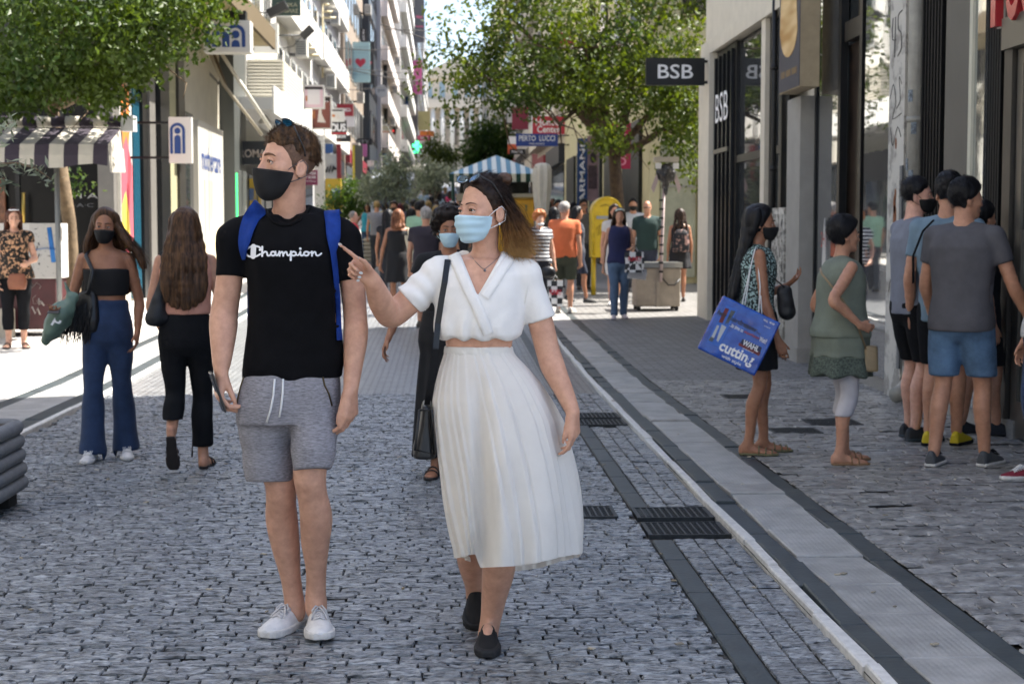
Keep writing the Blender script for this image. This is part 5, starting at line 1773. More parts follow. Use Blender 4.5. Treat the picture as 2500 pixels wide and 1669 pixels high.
# stacked-ring planter, bottom left, with the olive tree in it
pl = empty('planter', (-2.62, 8.35, 0), 'grey concrete planter of stacked log shaped rings at lower left', 'planter')
conc = mat('planter_grey', hexc('#6f7174'), .7, var=.12, vscale=14, bump=.25, bscale=40)
def rsq(cx, cy, r, rc, z, n=6):
	pts = []
	for (sx, sy, a0) in ((1, 1, 0), (-1, 1, 90), (-1, -1, 180), (1, -1, 270)):
		for i in range(n + 1):
			a = rad(a0 + 90 * i / n)
			pts.append((cx + sx * (r - rc) + rc * math.cos(a), cy + sy * (r - rc) + rc * math.sin(a), z))
	return pts
for i in range(5):
	z = .125 + i * .076
	pts = rsq(-2.62, 8.35, .29 + .004 * (4 - i), .09, z)
	MB().tube(pts + pts[:2], .041, 10, False).build('ring', conc, pl, True)
MB().box(-2.88, -2.36, 8.09, 8.61, .085, .43).build('core', mat('planter_core', hexc('#45464a'), .9), pl)
MB().box(-2.87, -2.37, 8.1, 8.6, .43, .445).build('soil', mat('soil', hexc('#3a2f25'), .95, var=.3, vscale=30), pl)
for sx in (-1, 1):
	for sy in (-1, 1):
		MB().box(-2.62 + sx * .19 - .08, -2.62 + sx * .19 + .08, 8.35 + sy * .19 - .08, 8.35 + sy * .19 + .08, 0, .09).build('foot', mat('foot_dark', hexc('#2e2c2a'), .9), pl)
# --- kiosk with striped awning
kx0, kx1, ky = -7.6, -5.06, 20.6
g = gz(ky)
k = empty('kiosk', ((kx0 + kx1) / 2, ky + .8, g), 'street kiosk with graffiti on white panels and dark red base', 'kiosk')
white_k = mat('kiosk_white', hexc('#c9c6c1'), .5, var=.1, vscale=4)
red_k = mat('kiosk_maroon', hexc('#43181d'), .45, var=.2, vscale=6)
MB().box(kx0, kx1, ky, ky + .6, g + .12, g + .78).build('base_cabinet', red_k, k)
MB().box(kx0, kx1 + .03, ky - .06, ky + .6, g + .785, g + 1.5).build('panel', white_k, k)
MB().box(kx1 - .3, kx1 + .035, ky - .066, ky - .061, g + .8, g + 1.49).build('panel_trim', mat('kiosk_scribbled', hexc('#b5b2ad'), .6, var=.8, vscale=22, col2=hexc('#3a3a3d'), lo=.6, hi=.66), k)
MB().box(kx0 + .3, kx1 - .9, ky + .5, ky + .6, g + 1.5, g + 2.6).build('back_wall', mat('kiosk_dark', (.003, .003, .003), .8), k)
MB().box(kx0, kx1 - .05, ky + .2, ky + .65, g + 2.6, g + 2.66).build('roof', mat('kiosk_roof', hexc('#6d6a66'), .7), k)
MB().tube([(kx1 + .12, ky - .3, g), (kx1 + .12, ky - .3, g + 2.5)], .035, 8).build('post', mat('post_grey', hexc('#7b7d7c'), .5, .4), k, True)
spray = mat('spray_blue', hexc('#2a6fb5'), .7)
for pth, r in (([(120, 555), (126, 600), (131, 640)], .035), ([(70, 612), (110, 606), (150, 610)], .03)):
	MB().tube([P(a_, b_, ky - .065) for a_, b_ in pth], r, 6, sq=.12).build('graffiti', spray, k, True)
for pth in ([(52, 598), (60, 590), (66, 600), (60, 612), (70, 625), (62, 640), (54, 628)], [(72, 600), (82, 595), (80, 610), (74, 622)], [(84, 625), (92, 600), (96, 620), (92, 632), (86, 625)], [(94, 592), (96, 598)]):
	MB().tube([P(a_, b_, ky - .064) for a_, b_ in pth], .013, 6, sq=.2).build('graffiti', ink, k, True)
for pth in ([(68, 695), (80, 692), (76, 704), (90, 690), (100, 698), (96, 705)], [(88, 720), (80, 728), (82, 742), (92, 740), (90, 732)], [(95, 728), (95, 744), (104, 738), (98, 734), (108, 746)], [(78, 748), (86, 765), (92, 752), (98, 768)]):
	MB().tube([P(a_, b_, ky - .004) for a_, b_ in pth], .010, 6, sq=.2).build('graffiti', mat('paint_pale', hexc('#a9a29c'), .7), k, True)
MB().box(kx0 + .6, kx1 - .5, ky - .2, ky - .1, g + .02, g + .4).build('rubbish_sack', mat('sack_cream', hexc('#b3ab9c'), .7, var=.1), k)
aw = empty('striped_awning', (-5.9, 20.2, g + 2.2), 'maroon and cream striped awning of the kiosk', 'awning')
st_m, st_c = mat('stripe_maroon', hexc('#38303b'), .85, var=.08), mat('stripe_cream', hexc('#b9b3a6'), .85, var=.06)
xr, xl = P(272, 350, 20.1)[0], -8.2
n = 22
wS = (xr - xl) / n
zt, zm, zv = P(200, 318, 20.6)[2], P(200, 352, 19.9)[2], P(200, 405, 19.85)[2]
for i in range(n):
	a_, b_ = xr - wS * i, xr - wS * (i + 1)
	m_ = (st_m, st_c)[i % 2]
	V, Fc = [], []
	rows_ = [(20.75, zt + .04), (20.35, (zt + zm) / 2 + .02), (19.9, zm), (19.86, (zm + zv) / 2), (19.85, zv + .03 * math.sin(i * 1.3))]
	rows2 = rows_[:-1] + [(19.85, zv + .03 * math.sin((i + 1) * 1.3))]
	for (y, z), (y2, z2) in zip(rows_, rows2):
		V += [(a_, y, z), (b_, y2, z2)]
	for j in range(4):
		Fc.append((2 * j, 2 * j + 1, 2 * j + 3, 2 * j + 2))
	MB().add(V, Fc).build('stripe', m_, aw)
	MB().tube([(a_ - .0, 20.8, zt + .12), (b_, 20.8, zt + .12)], .075, 10).build('roller_stripe', m_, aw, True)
MB().add([(xr + .001, 20.75, zt + .04), (xr + .001, 19.9, zm), (xr + .03, 19.85, zv - .08), (xr + .05, 20.7, zv - .05)], [(0, 1, 2, 3)]).build('side_flap', st_c, aw)
MB().box(xr, xr + .16, 20.7, 20.95, zt + .0, zt + .2).build('end_bracket', mat('bracket_white', hexc('#c2c2c2'), .5), aw)
MB().box(xr - .02, xr + .06, 20.78, 21.2, zt + .08, zt + .13).build('wall_arm', mat('bracket_white', hexc('#c2c2c2'), .5), aw)
# --- blue and white striped tent kiosk
Yt = 42
g = gz(Yt)
tn = empty('tent_kiosk', (P(1205, 500, Yt)[0], Yt + 1, g), 'kiosk under blue and white striped pyramid canopy', 'kiosk')
apex = P(1212, 379, Yt + 1.2)
xa, xb = P(1097, 430, Yt)[0], P(1330, 430, Yt)[0]
ze, zv = P(1200, 424, Yt)[2], P(1200, 444, Yt)[2]
sb1, sb2 = mat('stripe_blue', hexc('#5f8aa8'), .8), mat('stripe_white', hexc('#c9d2d8'), .8)
gr1, gr2 = mat('valance_green', hexc('#1d3d33'), .8), mat('valance_cream', hexc('#cfcdbb'), .8)
n = 20
for i in range(n):
	a_, b_ = xa + (xb - xa) * i / n, xa + (xb - xa) * (i + 1) / n
	def top(x):
		t = min((x - xa) / (apex[0] - xa), (xb - x) / (xb - apex[0]))
		return (x, Yt + 1.2 * max(0, t), ze + (apex[2] - ze) * max(0, t))
	pts = [(a_, Yt, ze), (b_, Yt, ze), top(b_)]
	if a_ < apex[0] < b_:
		pts.append(tuple(apex))
	pts.append(top(a_))
	MB().add(pts, [tuple(range(len(pts)))]).build('roof_stripe', (sb1, sb2)[i % 2], tn)
	MB().box(a_, b_, Yt - .02, Yt, zv, ze).build('valance_stripe', (gr1, gr2)[i % 2], tn)
yb2 = Yt + 2.4
MB().add([(xa, Yt, ze), tuple(apex), (xa, yb2, ze)], [(0, 1, 2)]).add([(xb, Yt, ze), (xb, yb2, ze), tuple(apex)], [(0, 1, 2)]).add([(xa, yb2, ze), tuple(apex), (xb, yb2, ze)], [(0, 1, 2)]).build('roof_back', sb1, tn)
MB().box(P(1112, 0, Yt)[0], P(1168, 0, Yt)[0], Yt - .05, Yt - .021, P(0, 444, Yt)[2], P(0, 428, Yt)[2]).build('name_board', gr1, tn)
letters('lettering', 'ERMOU', (P(1133, 436, Yt)[0], Yt - .055, P(0, 436, Yt)[2]), (1, 0, 0), (0, 0, 1), .42, .1, mat('letter_palegreen', hexc('#b9c2ba'), .6), tn)
MB().box(xa + .3, xb - .3, Yt + .4, yb2 - .2, g, g + 1.1).build('counter', mat('counter_grey', hexc('#6d6a63'), .7, var=.3, vscale=4), tn)
MB().box(xa + .2, xb - .2, Yt + .2, Yt + .35, g + 1.75, g + 1.95).build('shelf', mat('shelf_cream', hexc('#b5ad98'), .7), tn)
MB().box(xa + .3, xb - .3, yb2 - .25, yb2 - .2, g + 1.1, ze - .05).build('back_panel', mat('back_dark', hexc('#3a3a36'), .8, var=.5, vscale=5), tn)
for x in (xa + .1, xb - .1):
	for y in (Yt + .1, yb2 - .1):
		MB().tube([(x, y, g), (x, y, ze)], .04, 6).build('pole', gr1, tn, True)
# --- yellow cabinet with graffiti
Yq = 36
a_, b_ = P(1216, 640, Yq), P(1304, 487, Yq)
yc = empty('yellow_cabinet', (a_ + b_) / 2 * A3(1, 1, 0) + A3(0, 0, gz(Yq)), 'yellow street cabinet with faint blue graffiti behind the woman in white', 'cabinet')
yel = mat('cabinet_yellow', hexc('#d09a22'), .5, var=.08)
MB().box(a_[0], b_[0], Yq, Yq + .6, gz(Yq), b_[2]).build('cabinet_body', yel, yc, bevel=.02)
MB().box(a_[0] - .03, b_[0] + .03, Yq - .03, Yq + .63, b_[2], b_[2] + .05).build('lid', mat('cabinet_lid', hexc('#8d6d20'), .6), yc)
for pth in ([(1275, 498), (1290, 505), (1288, 515), (1280, 500)], [(1285, 500), (1284, 515)], [(1280, 525), (1296, 522), (1282, 532)]):
	MB().tube([P(q, r_, Yq - .004) for q, r_ in pth], .014, 5, sq=.2).build('graffiti', mat('spray_teal', hexc('#5b7a6a'), .7), yc, True)
# --- folded white parasol
Yq = 35
fu = empty('folded_parasol', A3(P(1322, 600, Yq)[0], Yq, gz(Yq)), 'tall folded parasol in a white cover beside the tent kiosk', 'parasol')
z0 = P(0, 690, Yq)[2]
prof = []
for py, wd in ((690, 14), (640, 22), (600, 24), (560, 25), (500, 34), (460, 42), (430, 44), (412, 42), (400, 34), (395, 12)):
	prof.append((wd / 2 * mpp(Yq), P(0, py, Yq)[2]))
sd = SDF()
cxp = P(1325, 500, Yq)[0]
sd.loft([(z, cxp + .02 * i / 9 - .03, Yq, r_, r_) for i, (r_, z) in enumerate(prof)], 0, 0)
sd.disp(lambda p: .03 * np.sin(np.arctan2(p[:, 1] - Yq, p[:, 0] - cxp) * 7 + 2 * vnoise(p * 2)))
link('cover', sd.mesh('cover', .03), mat('cover_white', hexc('#c9c6bd'), .8, var=.05), fu)
MB().tube([(cxp, Yq, gz(Yq)), (cxp, Yq, z0 + .1)], .03, 8).build('pole', M_BLACKF, fu, True)
MB().lathe((cxp, Yq, gz(Yq)), [(.3, 0), (.3, .06), (.05, .1)], 16).build('base', M_GREYP, fu, True)
# --- yellow letter box
Yq = 29
g = gz(Yq)
lb_ = empty('letter_box', A3(P(1484, 600, Yq)[0], Yq, g), 'large yellow round topped letter box scrawled with marker', 'letter box')
x0, x1 = P(1446, 0, Yq)[0], P(1523, 0, Yq)[0]
cx, r = (x0 + x1) / 2, (x1 - x0) / 2
zt = P(0, 478, Yq)[2]
zl = P(0, 630, Yq)[2]
out = [(x0, Yq, zl), (x1, Yq, zl)] + [(cx + r * math.cos(a), Yq, zt - r + r * math.sin(a)) for a in np.linspace(0, math.pi, 20)]
lbm = mat('letterbox_yellow', hexc('#c7a81f'), .4, var=.14, vscale=9)
MB().prism(out, (0, .45, 0)).build('box_body', lbm, lb_, bevel=.02)
fr = [(cx + (r * .9) * math.cos(a), Yq - .012, zt - r + (r * .9) * math.sin(a)) for a in np.linspace(0, math.pi, 20)]
MB().tube([(x1 - .05, Yq - .012, zl + .05)] + fr + [(x0 + .05, Yq - .012, zl + .05)], .018, 6).build('rim', lbm, lb_, True)
MB().box(cx - .2, cx + .2, Yq - .03, Yq, zt - .42, zt - .36).build('slot', mat('slot_grey', hexc('#8d8f8c'), .5), lb_)
MB().box(cx - .1, cx + .06, Yq - .01, Yq - .002, zt - .72, zt - .52).build('label_plate', mat('plate_pale', hexc('#b9b7a9'), .6), lb_)
for pth in ([(1465, 505), (1478, 498), (1490, 505), (1500, 498)], [(1455, 560), (1465, 550), (1460, 575), (1470, 565)], [(1490, 548), (1500, 556), (1494, 566), (1504, 570)], [(1475, 590), (1485, 600), (1478, 612)]):
	MB().tube([P(a_, b_, Yq - .008) for a_, b_ in pth], .012, 5, sq=.2).build('graffiti', ink, lb_, True)
for x in (x0 + .06, x1 - .06):
	MB().tube([(x, Yq + .2, g), (x, Yq + .2, zl)], .045, 8).build('leg', lbm, lb_, True)
# --- street sweeper cart with pole and broken parasol head
Yq = 25
g = gz(Yq) + .036
ct = empty('vendor_cart', A3(P(1612, 700, Yq)[0], Yq + .3, g), 'beige canvas cart on wheels with a tall pole and folded black mechanism', 'cart')
x0, x1 = P(1556, 0, Yq)[0], P(1668, 0, Yq)[0]
zt, zb_ = P(0, 642, Yq)[2], P(0, 752, Yq)[2]
cv = mat('canvas_beige', hexc('#8a8073'), .8, var=.12, vscale=7)
stl = mat('cart_steel', hexc('#9a9a98'), .3, .8)
sd = SDF()
sd.fn(lambda p: np.maximum(np.maximum(np.abs(p[:, 0] - (x0 + x1) / 2) - (x1 - x0) / 2 + .02 * (zt - p[:, 2]), np.abs(p[:, 1] - Yq - .3) - .3), np.maximum(zb_ - p[:, 2], p[:, 2] - (zt - .09))) + .012 * vnoise(p * 9), A3(x0, Yq, zb_), A3(x1, Yq + .6, zt), 0)
link('canvas_body', sd.mesh('canvas_body', .016), cv, ct)
MB().box(x0 - .02, x1 + .02, Yq - .03, Yq + .63, zt - .085, zt).build('top_tray', stl, ct)
MB().box((x0 + x1) / 2 - .03, (x0 + x1) / 2 + .03, Yq - .02, Yq - .003, zb_, zt - .1).build('strap', cv, ct)
MB().tube([(x0 + .42, Yq - .02, zt - .25), (x0 + .52, Yq - .05, zt - .36), (x0 + .62, Yq - .04, zt - .36), (x1 - .02, Yq - .02, zt - .27)], .012, 6).build('rope', M_BLACKF, ct, True)
for x in (x0 + .06, x1 - .06):
	for y in (Yq + .08, Yq + .52):
		MB().tube([(x - .025, y, g + .065), (x + .025, y, g + .065)], .065, 14).build('wheel', mat('rubber_black', hexc('#1b1b1c'), .8), ct, True)
		MB().box(x - .03, x + .03, y - .02, y + .02, g + .07, zb_).build('wheel_fork', stl, ct)
px_ = P(1613, 600, Yq)[0]
zp = P(0, 460, Yq)[2]
MB().tube([(px_, Yq - .06, zb_ + .4), (px_ + .01, Yq - .06, (zb_ + zp) / 2), (px_ + .04, Yq - .06, zp)], .024, 8).build('pole', mat('pole_rose', hexc('#9a8a88'), .6), ct, True)
for i in range(9):
	z = zb_ + .55 + i * (zp - zb_ - .6) / 9
	MB().box(px_ - .035, px_ + .03, Yq - .09, Yq - .03, z, z + .03).build('pole_clip', M_BLACKF, ct)
c = P(1626, 425, Yq - .06)
sd = SDF()
sd.ell(c + A3(0, 0, .02), (.15, .12, .15), None, 0)
sd.cone(c + A3(0, 0, -.1), c + A3(-.01, 0, -.3), .08, .03, .03)
sd.disp(lambda p: .06 * vnoise(p * 17) + .03 * vnoise(p * 40))
link('mechanism', sd.mesh('mechanism', .016), mat('mech_black', hexc('#1d1c1d'), .5, var=.6, vscale=25, col2=hexc('#6d6a66'), lo=.55, hi=.65), ct)
MB().box(c[0] - .19, c[0] + .19, c[1] - .1, c[1] + .12, c[2] + .19, c[2] + .27).build('cap', mat('cap_grey', hexc('#8f8779'), .6), ct)
for sx in (-1, 1):
	MB().box(c[0] + sx * .14 - .045, c[0] + sx * .14 + .045, c[1] - .13, c[1] - .1, c[2] + .08, c[2] + .17).build('white_clip', mat('clip_white', hexc('#b9b7b4'), .5), ct)
	MB().prism([(c[0] + sx * .16, c[1] - .05, c[2]), (c[0] + sx * .24, c[1] - .05, c[2] - .22), (c[0] + sx * .2, c[1] - .05, c[2] - .3), (c[0] + sx * .13, c[1] - .05, c[2] - .1)], (0, .04, 0)).build('cloth_rag', mat('rag_rose', hexc('#9a8a88'), .8), ct)
# --- parked van far up
Yq = 62
g = gz(Yq)
vn = empty('parked_van', A3(P(955, 480, Yq)[0], Yq + 2, g), 'grey delivery van facing us, parked far up the street on the left', 'van')
vx0, vx1 = P(897, 0, Yq)[0], P(1010, 0, Yq)[0]
vz = P(0, 417, Yq)[2]
sd = SDF()
vc = (vx0 + vx1) / 2
hw = (vx1 - vx0) / 2
vb = mat('van_silver', hexc('#8f9499'), .35, .3, coat=.5)
V = [(g + .35, Yq + .1), (g + .95, Yq - .02), (g + 1.15, Yq + .1), (vz - .25, Yq + .75), (vz, Yq + 1.2), (vz, Yq + 5), (g + .35, Yq + 5)]
MB().prism([(vx0, y, z) for z, y in V], (vx1 - vx0, 0, 0)).build('body', vb, vn, bevel=.12)
ws = [(vx0 + .15, Yq + .11, g + 1.22), (vx1 - .15, Yq + .11, g + 1.22), (vx1 - .25, Yq + .68, vz - .35), (vx0 + .25, Yq + .68, vz - .35)]
MB().prism([np.array(p) + A3(0, -.03, .01) for p in ws], (0, -.02, .005)).build('windscreen', M_GLASS, vn)
MB().box(vx0 + .1, vx1 - .1, Yq - .12, Yq - .0, g + .3, g + .62).build('bumper', mat('bumper_black', hexc('#202124'), .6), vn)
MB().box(vc - .26, vc + .26, Yq - .135, Yq - .121, g + .42, g + .53).build('number_plate', mat('plate_pale', hexc('#b9b7a9'), .6), vn)
for sx in (-1, 1):
	MB().lathe((0, 0, 0), [(.01, 0), (.13, 0), (.11, .05), (.01, .06)], 14)
	hl = MB().box(vc + sx * (hw - .32) - .16, vc + sx * (hw - .32) + .16, Yq - .05, Yq + .02, g + .78, g + .98)
	hl.build('headlight', mat('lamp_glass', hexc('#c2c6c9'), .1), vn)
	MB().box(vc + sx * (hw + .12) - .1, vc + sx * (hw + .12) + .1, Yq + .4, Yq + .52, g + 1.2, g + 1.55).build('mirror', mat('bumper_black', hexc('#202124'), .6), vn)
	MB().tube([(vc + sx * (hw - .2) - .1, Yq + .8, g + .33), (vc + sx * (hw - .2) + .1, Yq + .8, g + .33)], .33, 16).build('wheel', mat('rubber_black', hexc('#1b1b1c'), .8), vn, True)
# --- far white parasol
Yq = 78
fp = empty('open_parasol', A3(P(1017, 500, Yq)[0], Yq, gz(Yq)), 'open cream parasol far up the street', 'parasol')
ap = P(1020, 397, Yq)
rr = 40 * mpp(Yq)
zb_ = P(0, 416, Yq)[2]
V = [ap] + [A3(ap[0] + rr * math.cos(a), Yq + rr * math.sin(a), zb_ + (.03 if i % 2 else -.02)) for i, a in enumerate(np.linspace(0, 2 * math.pi, 16, False))]
MB().add(V, [(0, 1 + (i + 1) % 16, 1 + i) for i in range(16)]).build('canopy', mat('canopy_cream', hexc('#d6cfba'), .8), fp)
MB().tube([(ap[0], Yq, gz(Yq)), tuple(ap)], .04, 6).build('pole', M_GREYP, fp, True)
MB().box(ap[0] - .5, ap[0] - .1, Yq - .1, Yq + .1, gz(Yq) + 1.2, zb_ - .2).build('teal_board', mat('board_teal', hexc('#4f9a9c'), .6), fp)
# yellow news stand on the left
Yq = 56
a_, b_ = P(795, 510, Yq), P(832, 436, Yq)
ns = empty('news_stand', A3((a_[0] + b_[0]) / 2, Yq, gz(Yq)), 'yellow newspaper stand beside the man far behind', 'stand')
MB().box(a_[0], b_[0], Yq, Yq + .5, gz(Yq), b_[2]).build('stand_body', mat('stand_yellow', hexc('#c2a335'), .5), ns)
MB().box(a_[0] + .22, b_[0] - .04, Yq - .02, Yq - .002, a_[2] + .3, b_[2] - .35).build('stand_window', mat('stand_blue', hexc('#3f5a8a'), .5), ns)
# stacked stone planters in the middle distance
for (px, py, Yq, lb) in ((948, 540, 48, 'pale stacked stone planter near the turquoise top woman'), (930, 575, 44, 'lower stone planter behind the black dress woman')):
	g = gz(Yq)
	x = P(px, 560, Yq)[0]
	e = empty('planter', A3(x, Yq, g), lb, 'planter', 'stone planters up the street')
	for i in range(6):
		MB().lathe((x, Yq, g + .05 + i * .11), [(.45, 0), (.5, .03), (.5, .08), (.45, .11)], 14).build('ring', mat('planter_pale', hexc('#a49d8e'), .8, var=.1), e, True)
# ------------------------------------------------------------------ trees
def leaf_mat(name, c1, c2, tr=.35):
	m = mat(name, c1, .5, var=.4, vscale=.9, col2=c2, lo=.35, hi=.65, isl=.22, spec=.3)
	nt = m.node_tree
	b = nt.nodes['Principled BSDF']
	out = nt.nodes['Material Output']
	t = nt.nodes.new('ShaderNodeBsdfTranslucent')
	src = b.inputs['Base Color'].links[0].from_socket
	hs = nt.nodes.new('ShaderNodeHueSaturation')
	hs.inputs['Hue'].default_value = .48
	hs.inputs['Saturation'].default_value = 1.15
	hs.inputs['Value'].default_value = 1.7
	nt.links.new(src, hs.inputs['Color'])
	nt.links.new(hs.outputs[0], t.inputs[0])
	mx = nt.nodes.new('ShaderNodeMixShader')
	mx.inputs[0].default_value = tr
	nt.links.new(b.outputs[0], mx.inputs[1])
	nt.links.new(t.outputs[0], mx.inputs[2])
	nt.links.new(mx.outputs[0], out.inputs[0])
	return m
def leaves(centers, per, spread, size, aspect=.55, droop=.35, rng=None, fold=.25):
	"""folded leaf faces scattered around clump centres"""
	r = rng or RNG
	C = np.repeat(np.asarray(centers), per, 0)
	N = len(C)
	sp = np.asarray(spread)
	p = C + r.normal(size=(N, 3)) * sp
	d = r.normal(size=(N, 3))
	d[:, 2] -= droop * 2
	d /= np.linalg.norm(d, axis=1, keepdims=True)
	s = np.cross(d, r.normal(size=(N, 3)))
	s /= np.linalg.norm(s, axis=1, keepdims=True) + 1e-9
	n = np.cross(d, s)
	L = size * (.6 + .8 * r.random((N, 1)))
	W = L * aspect * .5
	a = p - d * L * .5
	b = p + d * L * .5
	m1 = p + s * W + n * W * fold
	m2 = p - s * W + n * W * fold
	m1b = p + s * W * .75 + n * W * fold - d * L * .22
	V = np.stack([a, m1, b, m2], 1).reshape(-1, 3)
	i = np.arange(N)[:, None] * 4
	Fc = np.concatenate([np.concatenate([i, i + 1, i + 2], 1), np.concatenate([i, i + 2, i + 3], 1)])
	return V, Fc
def grow(base, tips, trunk_r, fork, m, parent, n=7):
	"""trunk to the fork, then a limb to each tip with sub-twigs"""
	t = MB()
	base, fork = np.array(base, dtype=float), np.array(fork, dtype=float)
	mid = (base + fork) / 2 + A3(.06, .04, 0)
	t.tube([base + A3(0, 0, -.1), base + A3(0, 0, .15), mid, fork], [trunk_r * 1.35, trunk_r * 1.1, trunk_r * .95, trunk_r * .8], 10)
	t.build('trunk', m, parent, True)
	for tip in tips:
		tip = np.array(tip, dtype=float)
		lb = MB()
		L = np.linalg.norm(tip - fork)
		m1 = fork * .6 + tip * .4 + A3(*(RNG.normal(size=3) * .07 * L)) + A3(0, 0, .06 * L)
		m2 = fork * .25 + tip * .75 + A3(*(RNG.normal(size=3) * .06 * L))
		lb.tube([fork, m1, m2, tip], [trunk_r * .55, trunk_r * .38, trunk_r * .2, trunk_r * .06], 7)
		for q in (m1, m2):
			for _ in range(3):
				e = q + RNG.normal(size=3) * .22 * L
				lb.tube([q, (q + e) / 2 + RNG.normal(size=3) * .04 * L, e], [trunk_r * .16, trunk_r * .09, trunk_r * .03], 5)
		lb.build('branch', m, parent, True)
def tree(label, base, blobs, nclump, per, size, spread, m, bark, trunk_r, fork, tips, group=None, aspect=.55, extra=None, name='tree'):
	"""blobs: (centre, radii, weight) volumes filled with leaf clumps, denser towards the outside"""
	e = empty(name, base, label, 'tree', group)
	grow(base, tips, trunk_r, fork, bark, e)
	cs = []
	wts = np.array([b[2] for b in blobs], dtype=float)
	wts /= wts.sum()
	for (c, r, _), w in zip(blobs, wts):
		k = int(nclump * w)
		u_ = RNG.normal(size=(k, 3))
		u_ /= np.linalg.norm(u_, axis=1, keepdims=True)
		rr = (RNG.random((k, 1)) ** .42)
		cs.append(np.array(c) + u_ * rr * np.array(r))
	C = np.concatenate(cs + ([np.array(extra)] if extra is not None else []))
	V, Fc = leaves(C, per, spread, size, aspect)
	o = link('crown', fast_mesh('crown', V, Fc, False), m, e)
	return e
bark_m = mat('bark_brown', hexc('#4a3b2c'), .9, var=.35, vscale=14, bump=.6, bscale=30)
bark_l = mat('bark_grey', hexc('#6b5a45'), .9, var=.3, vscale=12, bump=.5, bscale=30)
lf_r = leaf_mat('leaf_maple', hexc('#283c14'), hexc('#586626'))
lf_l = leaf_mat('leaf_box', hexc('#223a14'), hexc('#4d5f22'), .28)
lf_o = leaf_mat('leaf_olive', hexc('#5b6650'), hexc('#9aa189'), .15)
lf_d = leaf_mat('leaf_dark', hexc('#26401c'), hexc('#4c6428'))
def B(px, py, Y, rx, ry, rz, w=1.0):
	"""a crown lobe seen at a picture point, radii in metres"""
	return (P(px, py, Y), (rx, ry, rz), w)
# big tree on the right
Yt = 31
tb = A3(P(1508, 600, Yt)[0], Yt, gz(Yt))
fork = P(1500, 380, Yt)
tips = [P(1130, 150, 29), P(1250, 60, 30), P(1400, 40, 29), P(1560, 60, 31), P(1680, 130, 30), P(1650, 330, 29.5), P(1300, 240, 28.5), P(1480, 150, 32), P(1150, -100, 31), P(1400, -150, 31), P(1650, -120, 31)]
tree('large leafy street tree on the right arching over the street', tb,
	 [B(1195, 150, 29.5, .85, 1.1, .95, .62), B(1130, 220, 29, .45, .6, .55, .16), B(1320, 130, 29.5, 1.2, 1.4, 1.25, 1.7), B(1270, 225, 29, .7, 1.0, .3, .3), B(1460, 130, 30, 1.2, 1.5, 1.3, 1.7), B(1600, 140, 30, 1.1, 1.4, 1.2, 1.4),
	  B(1670, 320, 29.5, .55, .8, .85, .8), B(1640, 250, 29.5, .7, .8, .6, .6), B(1480, 330, 29, .35, .4, .35, .22), B(1420, 230, 29.5, .7, .9, .35, .4), B(1260, -60, 30, 1.2, 1.4, 1.0, .8), B(1450, -120, 31, 1.7, 1.6, 1.2, 1.3), B(1640, -60, 31, 1.3, 1.4, 1.1, 1.0)],
	 720, 30, .105, (.16, .16, .12), lf_r, bark_m, .15, fork, tips,
	 extra=[P(x, y, 28.8) for x, y in ((1060, 40), (1035, 150), (1045, 195), (1020, 220), (1075, 110), (1085, 255), (1110, 290), (1100, 60), (1130, 20), (1500, 352), (1520, 360), (1690, 440), (1730, 400), (1715, 460), (1040, 160), (1095, 300))])
# tree on the left
tb = A3(P(180, 600, 21.5)[0], 21.5, gz(21.5))
fork = P(128, 268, 21.4)
tree('leafy street tree on the left in front of the dark shop', tb,
	 [B(60, 60, 19.5, .9, 1.3, .75, 1.4), B(200, 60, 19.5, 1.0, 1.3, .75, 1.5), B(350, 60, 19.3, .85, 1.1, .6, 1.2), B(480, 40, 19.3, .38, .5, .36, .3), B(110, 195, 20, .9, 1.0, .48, 1.1), B(250, 190, 19.6, .4, .7, .42, .6), B(340, 150, 19.3, .5, .6, .28, .5),
	  B(20, 230, 20, .5, .9, .35, .5), B(200, -100, 20, 1.6, 1.5, 1.0, 1.6), B(400, -60, 20, .9, 1.2, .6, .8)],
	 520, 32, .09, (.13, .13, .10), lf_l, bark_l, .10, fork, [P(60, 120, 20.5), P(280, 90, 20), P(320, 150, 20), P(180, 40, 20), P(0, 190, 20.5), P(420, 60, 20), P(250, -80, 20.5)],
	 extra=[P(178, 448, 21.9), P(188, 456, 21.9), P(170, 438, 21.9), P(360, 185, 19.3), P(350, 175, 19.3), P(535, 15, 19.2), P(510, 60, 19.2), P(450, 100, 19.2)])
# olive tree in the near planter, mostly beyond the left edge
ol = empty('olive_tree', (-2.62, 8.35, .45), 'young olive tree in the grey ring planter, a branch reaching in at left', 'tree')
MB().tube([(-2.62, 8.35, .42), (-2.66, 8.37, 1.0), (-2.62, 8.4, 1.45), (-2.64, 8.45, 1.9)], [.035, .03, .025, .018], 8).build('trunk', bark_l, ol, True)
spr = [[P(-60, 420, 8.7), P(-10, 400, 8.6), P(40, 398, 8.55), P(85, 410, 8.5), P(128, 440, 8.5)], [P(-60, 400, 8.7), P(-20, 345, 8.6), P(8, 315, 8.55), P(24, 300, 8.5)], [P(-60, 470, 8.7), P(-10, 455, 8.6), P(18, 440, 8.6)], [P(-80, 380, 8.8), P(-160, 300, 8.9), P(-200, 250, 8.9)], [P(-80, 380, 8.8), P(-100, 280, 8.7), P(-60, 200, 8.7)], [P(-80, 400, 8.8), P(-200, 380, 8.7), P(-260, 350, 8.6)]]
tw = MB()
LV = []
for s_ in spr:
	tw.tube([(-2.64, 8.44, 1.8)] + s_, [.012] + [.006] * (len(s_) - 1) + [.002], 5)
	pp_ = np.array(s_)
	for t in np.linspace(.3, 1, 26):
		i = t * (len(pp_) - 1)
		j = min(int(i), len(pp_) - 2)
		LV.append(pp_[j] * (1 - i + j) + pp_[j + 1] * (i - j))
tw.build('branch', bark_l, ol, True)
